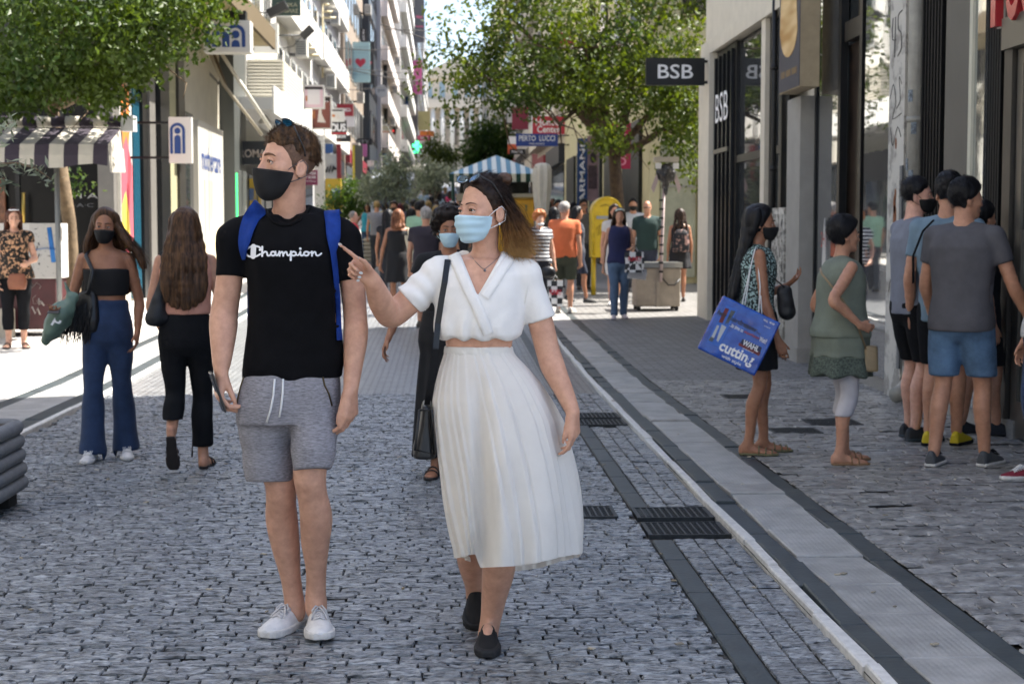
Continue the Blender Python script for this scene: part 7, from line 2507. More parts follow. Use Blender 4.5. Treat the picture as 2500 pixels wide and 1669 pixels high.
	s.loft(rows_px(J, Y0, [(826, 1076, 1268, .108), (815, 1064, 1278, .122), (795, 1060, 1281, .126), (765, 1062, 1278, .125), (731, 1062, 1277, .122), (700, 1064, 1280, .114), (670, 1070, 1286, .099), (648, 1086, 1272, .08), (628, 1112, 1244, .064), (616, 1126, 1234, .052)]), 0, .01, 2.2, capk=.012)
	for a, b in ((J(1128, 644, .02), J(1076, 664, .0)), (J(1232, 648, .02), J(1284, 668, .0))):
		s.cone(a, b, .04, .05, .03)
	s.cone(J(1070, 666, 0), J(992, 742, -.01), .057, .062, .03)
	s.cone(J(1284, 672, 0), J(1330, 812, .01), .053, .056, .03)
	def wr_(p):
		low = np.clip((J(0, 740)[2] - p[:, 2]) * 9, 0, 1)
		return .004 * vnoise(p * A3(9, 8, 9)) + low * .006 * np.sin(p[:, 0] * 70 + 14 * vnoise(p * 7)) + .003 * np.sin((p[:, 0] * .7 + p[:, 2]) * 90 + 8 * vnoise(p * 9)) * (p[:, 0] < J(1058, 700)[0])
	s.disp(wr_)
	for o, e, xs, xm in ((J(1002, 736, -.01), J(968, 768, -.01), -1, J(1050, 700)[0]), (J(1321, 780, .01), J(1336, 826, .01), 1, J(1283, 700)[0])):
		n = unit(e - o)
		s.fn(lambda p, o=o, n=n, xs=xs, xm=xm: np.where((p[:, 0] - xm) * xs > 0, (p - o) @ n, -1), A3(-9, -9, -9), A3(9, 9, 9), 0, 'i')
	A_, B_, V_ = J(1116, 600, -.1), J(1234, 606, -.1), J(1166, 722, -.1)
	def vcut(p):
		nl = unit(A3(-(A_[2] - V_[2]), 0, (A_[0] - V_[0])))
		nl = nl if nl[0] < 0 else -nl
		nr = unit(A3((B_[2] - V_[2]), 0, -(B_[0] - V_[0])))
		nr = nr if nr[0] > 0 else -nr
		a = (p - V_) @ nl
		b = (p - V_) @ nr
		return np.maximum(np.maximum(a, b), p[:, 1] - (Y0 + .015))
	s.fn(vcut, A3(-9, -9, -9), A3(9, 9, 9), 0, 's')
	s.cone(J(1184, 618, .03), J(1184, 560, .0), .055, .07, .006, 's')
	bl = link('blouse', s.mesh('blouse', HERO_H), wm, g.root)
	bv = bvh_of(bl)
	ribbon('lapel', bv, [(1246, 630), (1228, 655), (1205, 692), (1184, 724)], 24, Y0, wm, bl, .0015, .0035)
	ribbon('lapel', bv, [(1105, 620), (1120, 652), (1142, 706), (1164, 746), (1184, 796), (1192, 814)], 26, Y0, wm, bl, .003, .004)
	for pth in ([(1054, 640), (1050, 680), (1056, 725)], [(1302, 655), (1288, 700), (1281, 740)]):
		pts = [p for p in (drape(bv, a, b, Y0, .0006) for a, b in pth) if p is not None]
		if len(pts) > 1:
			MB().tube(pts, .0016, 5).build('seam', wm, bl, True)
	# skirt
	sk = cloth('chiffon_white', hexc('#f0ece4'), .75, .04, .05, 6, 200)
	add_translucent(sk, .22, (.9, .88, .83))
	tab = np.array([(848, 1087, 1250, .096), (866, 1084, 1257, .100), (900, 1073, 1290, .118), (940, 1063, 1322, .135), (979, 1057, 1346, .15), (1027, 1059, 1371, .165), (1109, 1070, 1393, .19), (1160, 1079, 1405, .2),
					(1227, 1089, 1417, .21), (1264, 1096, 1422, .215), (1300, 1103, 1425, .22), (1340, 1112, 1426, .22), (1400, 1122, 1420, .22)])
	na, nt_ = 330, 64
	th = np.linspace(0, 2 * math.pi, na, False)
	V = np.zeros((nt_, na, 3))
	hx = np.interp(1380, tab[:, 0], tab[:, 1]), np.interp(1380, tab[:, 0], tab[:, 2])
	NP = 30
	wv_ = RNG.random(NP + 2)
	for j, a in enumerate(th):
		ca, sa = math.cos(a), math.sin(a)
		pxh = (hx[0] + hx[1]) / 2 + (hx[1] - hx[0]) / 2 * ca
		if sa < 0:
			hem = np.interp(pxh, [1119, 1150, 1168, 1180, 1256, 1310, 1360, 1425], [1362, 1354, 1352, 1385, 1381, 1373, 1360, 1349])
		else:
			hem = np.interp(pxh, [1119, 1160, 1256, 1330, 1425], [1360, 1372, 1394, 1384, 1349])
		for i in range(nt_):
			t = i / (nt_ - 1)
			py = 848 + (hem - 848) * t
			l, r, b = [np.interp(py, tab[:, 0], tab[:, k]) for k in (1, 2, 3)]
			ph = a * NP / (2 * math.pi) + .35 * math.sin(a * 3 + 1) + .2 * math.sin(a * 8)
			saw = (ph % 1.0)
			saw = saw / .82 if saw < .82 else (1 - saw) / .18
			amp = (.003 + .012 * min(1, t * 1.6)) * (.35 + 1.0 * wv_[int(ph) % NP])
			k = (saw - .5) * amp + .012 * math.sin(a * 7 + t * 4) * t + .010 * math.sin(a * 4 - t * 3 + 2) * t * t
			cx, hw = (l + r) / 2, (r - l) / 2
			px = cx + ca * (hw + k / u)
			dd = sa * (b + k)
			if sa < 0:
				gx = np.interp(py, [900, 980, 1100, 1300, 1390], [1165, 1170, 1176, 1183, 1174])
				wv = 12 + 16 * t
				gq = math.exp(-((px - gx) / wv) ** 2)
				dd += gq * .11 * max(0, t - .12) ** .8
				leg = math.exp(-((px - 1222) / 38) ** 2) * .05 * t
				leg2 = math.exp(-((px - 1135) / 26) ** 2) * .02 * t
				dd -= leg + leg2
				dd += .05 * t * max(0, (px - 1300) / 120)
			V[i, j] = P(px, py, Y0 + dd)
	idx = np.arange(nt_ * na).reshape(nt_, na)
	a = idx[:-1]
	d_ = idx[1:]
	Fq = np.stack([a, d_, np.roll(d_, -1, 1), np.roll(a, -1, 1)], -1).reshape(-1, 4)
	so = link('skirt', fast_mesh('skirt', V.reshape(-1, 3), Fq, True), sk, g.root)
	wb = SDF()
	wb.loft(rows_px(J, Y0, [(868, 1084, 1256, .1), (856, 1083, 1254, .101), (843, 1086, 1251, .097)]), 0, 0, 2.0, capk=.006)
	wb.disp(lambda p: .0022 * np.sin(np.arctan2(p[:, 1] - Y0, p[:, 0] - J(1168, 850)[0]) * 90))
	link('waistband', wb.mesh('waistband', HERO_H), sk, so)
	# slip-on shoes
	blk = mat('canvas_black', hexc('#121214'), .9, bump=.2, bscale=250)
	bsl = mat('sole_black', hexc('#1b1c1e'), .75)
	sneaker(g, P(1191, 1500, 5.675) * A3(1, 1, 0) + A3(0, 0, .002), P(1190, 1500, 5.395) * A3(1, 1, 0) + A3(0, 0, .002), m_up=blk, m_sole=bsl, wide=.9, tall=.64, h=.0045)
	hl_, to_ = P(1163, 1492, 5.985), P(1159, 1552, 5.765)
	to_[2] = .004
	hl_[2] = .085
	sneaker(g, hl_, to_, up=(0, -.35, .94), m_up=blk, m_sole=bsl, wide=.9, tall=.8, h=.0045)
	# painted nails
	nm = mat('nail_white', (.8, .8, .78), .2, coat=.5)
	for lst in (tips, tips2):
		for (p, dv, nn) in lst:
			m = MB()
			x = np.cross(dv, nn)
			n = 10
			rim = [p - nn * .0062 + dv * (.0005 + .0085 * math.sin(a)) + x * .0055 * math.cos(a) for a in np.linspace(0, 2 * math.pi, n, False)]
			m.add(rim + [p - nn * .0085 + dv * .001], [(i, (i + 1) % n, n) for i in range(n)])
			m.build('fingernail', nm, g.root, True)
	# necklace
	bb = bvh_of(g.bo)
	pts = [p for p in (drape(bb, 1143 + 83 * t, 612 + 8 * t + 43 * (1 - abs(2 * t - .92)) ** .8 if True else 0, Y0, .0015) for t in np.linspace(0, .98, 15)) if p is not None]
	if len(pts) > 3:
		nl = empty('necklace', pts[len(pts) // 2], 'thin silver chain necklace with small pendant on woman in white blouse', 'necklace')
		MB().tube(pts, .001, 5).build('chain', mat('silver_dark', (.2, .2, .21), .3, .9), nl, True)
		link('pendant', ball_mesh(pts[len(pts) // 2] + A3(0, -.003, -.006), .005, 8, 6), mat('silver_dark', (.2, .2, .21), .3, .9), nl)
	# sunglasses on her hair
	sg = empty('sunglasses', g.hw((0, .05, .11)), 'cat eye sunglasses with grey lenses pushed up on hair of woman in white', 'sunglasses')
	for sx in (-1, 1):
		lens = []
		for k in range(18):
			a = 2 * math.pi * k / 18
			lens.append(g.hw((sx * (.034 + .028 * math.cos(a)), .074 - .007 * abs(math.cos(a)) - .010 * math.sin(a), .112 + .013 * math.sin(a) + .006 * math.cos(a))))
		MB().prism(lens, g.hR @ A3(0, .003, .002)).build('lens', mat('lens_grey', hexc('#6d8190'), .05, .7), sg)
		rm = MB()
		rm.tube(lens + lens[:1], .0026, 6, False)
		rm.tube([g.hw((sx * .064, .066, .118)), g.hw((sx * .077, .02, .095)), g.hw((sx * .083, -.02, .04)), g.hw((sx * .085, -.035, .01))], .0032, 6)
		if sx == 1:
			rm.tube([g.hw((-.008, .078, .112)), g.hw((0, .079, .114)), g.hw((.008, .078, .112))], .0025, 6)
		rm.build('frame', mat('frame_black', (.015, .015, .017), .3), sg, True)
	# shoulder bag
	lth = mat('leather_black', hexc('#141518'), .38, var=.2, vscale=40, bump=.08, bscale=120)
	bg = empty('handbag', J(1038, 1110, .05), 'black leather shoulder bag hanging beside the white pleated skirt', 'handbag')
	b = SDF()
	z1, z0 = J(1040, 984, .05)[2], J(1040, 1112, .05)[2]
	b.loft([(z0, J(1037, 1100, .05)[0], Y0 + .07, .043, .13), (z0 + .03, J(1036, 1080, .05)[0], Y0 + .07, .042, .128), (z0 + .11, J(1040, 1030, .05)[0], Y0 + .07, .026, .12), (z1, J(1042, 984, .05)[0], Y0 + .07, .018, .115)], 0, 0, 4.0, capk=.008)
	bgo = link('bag_body', b.mesh('bag_body', .006), lth, bg)
	e = MB()
	yf = Y0 - .062
	fr = [P(1024, 1000, yf), P(1013, 1098, yf), P(1060, 1108, yf), P(1054, 1000, yf)]
	e.tube(fr + fr[:1], .005, 8)
	e.build('bag_piping', lth, bgo, True)
	pts = [drape(bv, a, c_, Y0, .007) for a, c_ in ((1094, 612), (1092, 640), (1088, 690), (1080, 740), (1073, 790))]
	pts = [p for p in pts if p is not None]
	top = pts[0]
	chain = [top + A3(0, .12, -.01), top + A3(0, .06, .01)] + pts + [J(1064, 850, -.09), J(1056, 910, -.04), J(1046, 965, .0), J(1042, 990, .02)]
	c2 = np.array(chain)
	st = MB()
	for i in range(len(c2) - 1):
		d_ = unit(c2[i + 1] - c2[i])
		x = unit(np.cross(d_, A3(0, -1, 0.05)))
		st.obox((c2[i] + c2[i + 1]) / 2, x, d_, np.cross(x, d_), .0105, np.linalg.norm(c2[i + 1] - c2[i]) / 2 + .003, .003)
	st.build('strap', lth, bg)
	# ring
	return g
WOMAN = build_woman()
# ------------------------------------------------------------------ everyone else in the street
BLK = lambda: mat('cotton_black', hexc('#131316'), .88, var=.2, vscale=12)
def torso_rows(H, fem, w=1.0, belly=0.0):
	t = [(.462, .085, .066, 0), (.505, .096, .074, 0), (.545, .094, .072, 0), (.60, .080, .060, 0), (.66, .082, .062, 0), (.72, .090, .070, 0), (.765, .092, .070, 0), (.805, .084, .054, 0), (.83, .060, .040, 0)] if fem else \
		[(.455, .084, .066, 0), (.505, .090, .070, 0), (.55, .089, .068, 0), (.60, .087, .066, 0), (.66, .093, .068, 0), (.72, .102, .073, 0), (.765, .106, .072, 0), (.805, .098, .056, 0), (.83, .070, .042, 0)]
	return [(z * H, a * H * w, b * H * w * (1 + belly * math.exp(-((z - .6) / .08) ** 2)), f) for z, a, b, f in t]
class Person:
	def __init__(s, label, px, Y, H=1.7, yaw=0.0, fem=False, tone='mid', w=1.0, h=.016, walk=0.0, arms=None, hyaw=None, hpitch=0, hroll=0, belly=0.0, group=None, zoff=0.0, lean=0.0, legs=None, x=None, hs=1.0, kick=None, stance=1.0):
		xx = P(px, 560, Y)[0] if x is None else x
		s.o = A3(xx, Y, gz(Y) + zoff + (.037 if xx > 1.45 else .034 if xx < -3.06 else .002))
		s.H, s.fem, s.h, s.w = H, fem, h, w
		y = rad(yaw)
		s.yaw = y
		s.f, s.r, s.u = A3(math.sin(y), -math.cos(y), 0), A3(-math.cos(y), -math.sin(y), 0), A3(0, 0, 1)
		g = s.g = Fig(label, s.o, group, H, tone, fem, h, fine=h < .012)
		g.root.location = tuple(s.o)
		rows = torso_rows(H, fem, w, belly)
		s.lean = lean
		s.rows = [(s.o[2] + z, *(s.o + s.f * (lean * max(0, z - .5 * H)))[:2], a, b) for z, a, b, f in rows]
		g.torso(s.rows, .010 * H / 1.7, 2.2, y)
		sw = (.091 if fem else .104) * w ** .5
		s.sh = {k: s.at(k * sw, lean * .3, .802) for k in (-1, 1)}
		s.hip = {k: s.at(k * .049 * w, 0, .50) for k in (-1, 1)}
		k_ = H / 1.72 * (.92 if fem else 1.0) * w ** .4
		s.k_ = k_
		nk = s.at(0, -.004 + lean * .33, .835)
		hc = s.at(0, .012 + lean * .45, .930)
		g.head(hc, (yaw if hyaw is None else hyaw), hpitch, hroll, .97 * (H / 1.72) ** .5 * (.96 if fem else 1.0) * hs, neck=nk, ears=True)
		for k in (-1, 1):
			g.body.cone(nk - A3(0, 0, .01), s.sh[k], .040 * k_, .040 * k_, .03)
		# legs
		s.kn, s.an, s.heel, s.toe, s.up = {}, {}, {}, {}, {}
		for k in (-1, 1):
			st = walk * k
			if legs and k in legs:
				st = legs[k]
			lift = .035 if st < -.06 else 0.0
			s.kn[k] = s.at(k * .047 * w * (stance + 1) / 2, st * .55 + (.03 if st < 0 else .02), .283)
			s.an[k] = s.at(k * .045 * w * stance, st, .045 + lift * 1.4)
			fl = .152 * H
			if lift:
				s.toe[k] = s.at(k * .055 * w, st + .085, .002)
				s.heel[k] = s.at(k * .045 * w, st - .035, .035)
				s.up[k] = tuple(s.u * .94 + s.f * .34)
			else:
				s.heel[k] = s.at(k * .045 * w * stance, st - .035, .001)
				s.toe[k] = s.at(k * .062 * w * stance ** .8, st + .118, .001)
				s.up[k] = (0, 0, 1)
			if kick and k in kick:
				a = rad(kick[k])
				s.toe[k] = s.at(k * .05 * w, st + .03, .012)
				s.heel[k] = s.toe[k] + (s.u * math.sin(a) - s.f * math.cos(a)) * fl
				s.an[k] = s.heel[k] + s.u * .018 * H + s.f * .036 * H
				s.up[k] = tuple(s.f * math.sin(a) + s.u * math.cos(a))
				s.kn[k] = s.at(k * .047 * w, st * .45 + .045, .283)
			calf = s.kn[k] * .66 + s.an[k] * .34 - s.f * .012 * H
			s.leglist = getattr(s, 'leglist', {})
			s.leglist[k] = [(s.hip[k] + A3(0, 0, -.01 * H), .078 * k_), ((s.hip[k] + s.kn[k]) / 2, .066 * k_), (s.kn[k], .049 * k_), (calf, .0495 * k_), (s.an[k] * .78 + s.kn[k] * .22, .036 * k_), (s.an[k], .031 * k_)]
			g.limb(s.leglist[k], .015, 3)
		# arms: (elbow, wrist) offsets from the shoulder in (own right, forward, up) fractions of H
		s.el, s.wr = {}, {}
		arms = arms or {}
		s.armlist = {}
		for k in (-1, 1):
			e, w_, dh = arms.get(k, ((k * .028, -.012 + walk * k * -.25, -.178), (k * .034, .03 - walk * k * .45, -.325), None))
			s.el[k] = s.sh[k] + s.vec(*e)
			s.wr[k] = s.sh[k] + s.vec(*w_)
			fm = s.el[k] * .7 + s.wr[k] * .3
			s.armlist[k] = [(s.sh[k], .043 * k_), ((s.sh[k] + s.el[k]) / 2, .041 * k_), (s.el[k], .036 * k_), (fm, .036 * k_), (s.wr[k], .023 * k_)]
			g.limb(s.armlist[k], .012, 3)
			d = unit(s.wr[k] - s.el[k]) if dh is None else s.vec(*dh[0])
			n = (-s.r * k + s.f * .0) if dh is None else s.vec(*dh[1])
			if h < .012:
				t = s.f
				sd = 1 if np.dot(np.cross(unit(n - unit(d) * np.dot(n, unit(d))), unit(d)), (t if dh is None or len(dh) < 3 else s.vec(*dh[2]))) > 0 else -1
				hand(g.body, s.wr[k], d, n, sd, .172 * H / 1.7, curl=((.35, .5, .35), (.4, .55, .35), (.5, .6, .35), (.55, .6, .35)), k=.005, thin=1.05)
			else:
				dd = unit(d)
				p0, p1, p2 = s.wr[k], s.wr[k] + dd * .05 * H, s.wr[k] + unit(dd + unit(n) * .5) * .095 * H
				g.body.cone(p0, p1, .022 * k_, .03 * k_, .015)
				g.body.cone(p1, p2, .027 * k_, .014 * k_, .012)
				g.body.cone(p0 + s.f * .02, p0 + dd * .05 * H + s.f * .028, .014 * k_, .011 * k_, .008)
	def at(s, r, f, u):
		return s.o + (s.r * r + s.f * f + s.u * u) * s.H
	def vec(s, r, f, u):
		return (s.r * r + s.f * f + s.u * u) * s.H
	def barefeet(s, prof=BARE):
		for k in (-1, 1):
			up = s.u * .0 + np.array(s.up[k])
			fn, lo, hi = foot_fn(s.heel[k] + A3(0, 0, .012), s.toe[k] + A3(0, 0, .012), [(t, a * s.k_, b * s.k_) for t, a, b in prof], up)
			s.g.body.fn(fn, lo, hi, .02)
			s.g.body.cone(s.an[k], (s.heel[k] + A3(0, 0, .04) + s.f * .03), .03 * s.k_, .03 * s.k_, .02)
		return s
	def done(s):
		s.g.done()
		return s
	def wr_noise(s, a, sc):
		return lambda p: a * vnoise(p * A3(sc, sc, sc * .8) + s.o[0] * 7)
	def top(s, m, lo=.50, hi=.83, sleeve=.5, e=.012, name='shirt', strap=None, neck=None, vneck=False, wide_hem=0.0, se=None):
		g, H = s.g, s.H
		sd = SDF()
		z0, z1 = s.o[2] + lo * H, s.o[2] + hi * H
		R_ = [r for r in s.rows]
		zs = [r[0] for r in R_]
		def row(z):
			v = [float(np.interp(z, zs, [r[i] for r in R_])) for i in range(5)]
			x = e * (1 + .5 * max(0, (zs[5] - z) / H * 3)) + wide_hem * max(0, (s.o[2] + .62 * H - z) / (.12 * H))
			return (z, v[1], v[2], v[3] + x, v[4] + x)
		pts = sorted(set([z0] + [z for z in zs if z0 < z < z1] + [min(z1, zs[-1])]))
		sd.loft([row(z) for z in pts], s.yaw, .01, 2.2, capk=.006)
		if hi > .8:
			for k in (-1, 1):
				a = s.g.neck - A3(0, 0, .012)
				if sleeve > 0:
					sd.cone(a, s.sh[k], .043 * s.k_ + e * .6, .043 * s.k_ + e, .03)
				else:
					sd.cone(a, s.sh[k] * .75 + a * .25, .041 * s.k_ + e * .5, .038 * s.k_ + e * .4, .03)
		if sleeve > 0:
			for k in (-1, 1):
				L = s.armlist[k]
				full = [(s.sh[k], L[0][1]), (s.el[k], L[2][1]), (s.wr[k], L[4][1])]
				ee = e if se is None else se
				if sleeve <= 1:
					p = s.sh[k] * (1 - sleeve) + s.el[k] * sleeve
					over = p + unit(s.el[k] - s.sh[k]) * .06
					sd.cone(s.sh[k], over, .043 * s.k_ + ee, .041 * s.k_ + ee, .025)
					n = unit(s.el[k] - s.sh[k])
					lo_, hi_ = p - .16, p + .16
					sd.fn(lambda q, p=p, n=n, k=k: np.where(((q - s.sh[k]) @ s.r) * k > .0 - .03 * H * 0 + (np.abs((q - p) @ n) > 1), (q - p) @ n - 0.0, -1), p - .14, p + .14, 0, 'i')
				else:
					sd.chain([(s.sh[k], .043 * s.k_ + ee), (s.el[k], .037 * s.k_ + ee), (s.wr[k], .026 * s.k_ + ee)], .025)
		if s.h < .012:
			sd.disp(s.wr_noise(.008, 13))
		else:
			sd.disp(s.wr_noise(.012, 10))
		if hi > .8:
			nkp = s.g.neck
			fr = s.g.hw((0, .03, -.11))
			sd.cone(nkp + s.f * .03 + A3(0, 0, -.012 if neck is None else -neck), nkp + A3(0, 0, .12), .046 * s.k_, .07 * s.k_, .006, 's')
		return link(name, sd.mesh(name, s.h), m, g.root)
	def bottoms(s, m, end=.05, e=.012, flare=0.0, name='trousers', waist=.60, loose=0.0):
		"""trousers or shorts ending at height fraction end"""
		sd = SDF()
		H = s.H
		zs = [r[0] for r in s.rows]
		def row(z):
			v = [float(np.interp(z, zs, [r[i] for r in s.rows])) for i in range(5)]
			return (z, v[1], v[2], v[3] + e, v[4] + e)
		z0, z1 = s.o[2] + .435 * H, s.o[2] + waist * H
		pts = sorted(set([s.o[2] + .475 * H] + [z for z in zs if s.o[2] + .475 * H < z < z1] + [z1]))
		lowr = row(s.o[2] + .46 * H)
		sd.loft([(z0, lowr[1], lowr[2], lowr[3] * .72, lowr[4] * .62)] + [row(z) for z in pts], s.yaw, .01, 2.2, capk=.02)
		for k in (-1, 1):
			L = s.leglist[k]
			pr = []
			for (p, r) in L:
				zf = (p[2] - s.o[2]) / H
				fl = flare * max(0, (.28 - zf) / .28)
				ls = loose * max(0, (.5 - zf) / .3)
				pr.append((p, r + e + fl + ls))
			last = pr[-1]
			pr.append((last[0] + A3(0, 0, -.02), last[1] + flare * .1))
			sd.chain(smooth_chain(pr, 3), .035)
		sd.disp(s.wr_noise(.008 if s.h < .012 else .010, 12))
		ez = s.o[2] + end * H
		if end < .12:
			for k in (-1, 1):
				zz = s.an[k][2] + (end - .045) * H
				sd.fn(lambda q, zz=zz, k=k: np.where((q - s.an[k]) @ s.r * k > -.04 * H + 0 * zz, np.where(np.abs((q - s.an[k]) @ s.f) < .12, zz - q[:, 2], -1), -1), s.an[k] - .2, s.an[k] + .2, 0, 'i')
		else:
			sd.fn(lambda q: ez - q[:, 2] + .0, s.o - 3, s.o + 3, 0, 'i')
		return link(name, sd.mesh(name, s.h), m, s.g.root)
	def skirt(s, m, end=.33, waist=.62, flare=.05, name='skirt', e=.022, folds=8, fa=.008):
		sd = SDF()
		H = s.H
		zs = [r[0] for r in s.rows]
		def row(z):
			v = [float(np.interp(z, zs, [r[i] for r in s.rows])) for i in range(5)]
			t = max(0, (s.o[2] + .52 * H - z) / ((.52 - end) * H + 1e-6))
			return (z, v[1], v[2], v[3] + e + flare * t, v[4] + e + flare * t)
		z0, z1 = s.o[2] + end * H, s.o[2] + waist * H
		pts = sorted(set([z0, (z0 + s.o[2] + .455 * H) / 2] + [z for z in zs if z0 < z < z1] + [z1]))
		sd.loft([row(z) for z in pts], s.yaw, .01, 2.1)
		c = s.o
		sd.disp(lambda p: fa * np.sin(np.arctan2(p[:, 1] - c[1], p[:, 0] - c[0]) * folds + 3 * vnoise(p * 4)) * np.clip((c[2] + .58 * H - p[:, 2]) * 3, 0, 1))
		return link(name, sd.mesh(name, s.h), m, s.g.root)
	def shoes(s, m, sole=None, h=None, laces=None, wide=1.0):
		for k in (-1, 1):
			sneaker(s.g, s.heel[k], s.toe[k], s.up[k], m, sole or m, wide=wide * s.k_, h=h or s.h * .8, tall=s.k_, laces=laces)
		return s
	def sandals(s, m, straps=3):
		for k in (-1, 1):
			f, w, u = foot_frame(s.heel[k], s.toe[k], s.up[k])
			L = np.linalg.norm(s.toe[k] - s.heel[k])
			sd = SDF()
			fn, lo, hi = foot_fn(s.heel[k], s.toe[k] + f * .01, [(t, a * s.k_ + .004, .2) for t, a, b in BARE], s.up[k], zmin=-.001, n=2.0, zcap=.016)
			sd.fn(fn, lo, hi, 0)
			o = link('sandal', sd.mesh('sandal', s.h * .8), m, s.g.root)
			for i in range(straps):
				t = (.52, .66, .78)[i % 3]
				a = np.interp(t, [p[0] for p in BARE], [p[1] for p in BARE]) * s.k_
				hgt = np.interp(t, [p[0] for p in BARE], [p[2] for p in BARE]) * s.k_
				arc = [s.heel[k] + f * (t * L + .01 * i) + w * (a + .003) * math.cos(q) + u * (.014 + (hgt + .004) * math.sin(q)) for q in np.linspace(0, math.pi, 9)]
				MB().tube(arc, .0045, 6, sq=1.0).build('strap', m, o, True)
		return s
	def hair(s, style, m, **kw):
		g = s.g
		h = min(s.h * .8, .012)
		if style == 'short':
			g.hair_cap(m, thick=kw.get('thick', .014), top=kw.get('top', .008), front=(.08, .068), side=(.0, -.01), nape=kw.get('nape', -.06), noise=.012, ns=45, taper=.02, h=h, fuzz=kw.get('fuzz', 0), flen=.018, fdir=lambda q: A3(0, -.5, .3 if q[2] > .06 else -.7), fr=.0011, lift=.2)
		elif style == 'bald':
			g.hair_cap(m, thick=.006, front=(.02, .095), side=(.0, .0), nape=-.05, noise=.003, taper=.02, h=h)
		elif style == 'curly':
			R_ = kw.get('r', .045)
			g.hair_cap(m, thick=R_, front=(.085, .062), side=(.005, -.03), nape=kw.get('nape', -.09), noise=.045, ns=48, taper=.03, h=h)
		elif style in ('long', 'bob'):
			ln = kw.get('len', .34)
			wide = kw.get('wide', .075)
			g.hair_cap(m, thick=.016, top=.004, front=(.072, .085), side=(.01, -.03), nape=-.07, noise=.008, ns=40, taper=.02, h=h)
			gd = []
			bk = s.f
			hf = g.hR[:, 1].copy()
			hf[2] = 0
			hf = unit(hf)
			hr = np.cross(hf, A3(0, 0, 1))
			drift = kw.get('drift', A3(0, 0, 0))
			for sx in np.linspace(-1, 1, 7):
				a = .072 * sx
				back = -.055 * math.sqrt(max(0, 1 - sx * sx)) - .012
				p0 = g.hw((a * .8, back * .9 - .02, .075))
				p1 = g.hw((a * 1.1, back - .035, -.0))
				p2 = g.hc + hr * (wide * sx) - hf * (.098 + .03 * (1 - abs(sx))) + A3(0, 0, -.10 - ln * .22)
				p3 = g.hc + hr * (wide * 1.08 * sx) - hf * (.128 + .03 * (1 - abs(sx))) + A3(0, 0, -.10 - ln * .62) + drift * .5
				p4 = g.hc + hr * (wide * .9 * sx) - hf * (.135 + .03 * (1 - abs(sx))) + A3(0, 0, -.10 - ln * (1 - .12 * sx * sx)) + drift
				gd.append([p0, p1, p2, p3, p4])
			hv = volume_from_guides('hair_length', gd[::2] if s.h > .012 else gd, .03, .014, max(h, .008), m, g.root, noise=.014)
			if kw.get('n'):
				strands('hair_strands', interp_paths(gd, kw['n'], 12, .014, kw.get('wav', .008), True), .0018, .0006, m, hv)
		return s
def prop_bag(name, label, cat, c, ax, az, w, h, t, m, handles=None, hm=None, taper=.85):
	"""a soft shopping bag: front face in the ax/az plane"""
	ax, az = unit(ax), unit(az)
	ay = np.cross(ax, az)
	e = empty(name, np.array(c) - az * h / 2, label, cat)
	V, Fc = [], []
	n = 8
	for j in range(n + 1):
		v = j / n
		hw = w / 2 * (taper + (1 - taper) * v) if taper <= 1 else w / 2 * (1 - (taper - 1) * v)
		tt = t / 2 * (1 - .35 * v)
		for q in ((-1, -1), (0, -1.25), (1, -1), (1, 1), (0, 1.25), (-1, 1)):
			V.append(np.array(c) + ax * hw * q[0] + ay * tt * q[1] + az * (v - .5) * h + ax * .006 * math.sin(9 * v + q[1] * 3))
	for j in range(n):
		for k in range(6):
			Fc.append((j * 6 + k, j * 6 + (k + 1) % 6, (j + 1) * 6 + (k + 1) % 6, (j + 1) * 6 + k))
	Fc.append(tuple(range(5, -1, -1)))
	Fc.append(tuple(n * 6 + k for k in range(6)))
	b = link('bag_body', fast_mesh('bag_body', V, Fc, False), m, e)
	if handles is not None:
		for sy in (-1, 1):
			top = np.array(handles)
			p0 = np.array(c) + ax * w * .22 + az * h / 2 + ay * t * .3 * sy
			p1 = np.array(c) - ax * w * .22 + az * h / 2 + ay * t * .3 * sy
			MB().tube([p0, p0 * .3 + top * .7, top, p1 * .3 + top * .7, p1], .0035, 5).build('handle', hm or m, e, True)
	return e, b
# ------------------------------------------------------------------ people near the couple
MH = .0115
def eyes_simple(p, brow=True):
	p.g.eyes(iris='#33241a', brow=mat('brow_black', hexc('#241a15'), .8), brow_r=.0028)
mask_blk = mat('mask_black', hexc('#0d0d0f'), .8, bump=.15, bscale=300)
mask_blu = mat('mask_blue', hexc('#b9d6e2'), .95, spec=.15)
hair_dk = hairmat('hair_dark', hexc('#150f0c'), hexc('#3a281d'))
hair_blk = hairmat('hair_black', hexc('#08080a'), hexc('#17161a'))
hair_br = hairmat('hair_chestnut', hexc('#2a1b12'), hexc('#5e4129'))
white_shoe = mat('sneaker_white', (.70, .69, .68), .5)
white_sole = mat('sneaker_sole', (.62, .60, .57), .6)
denim = mat('denim_dark', hexc('#1f3455'), .85, var=.22, vscale=9, bump=.2, bscale=300, sheen=.1)
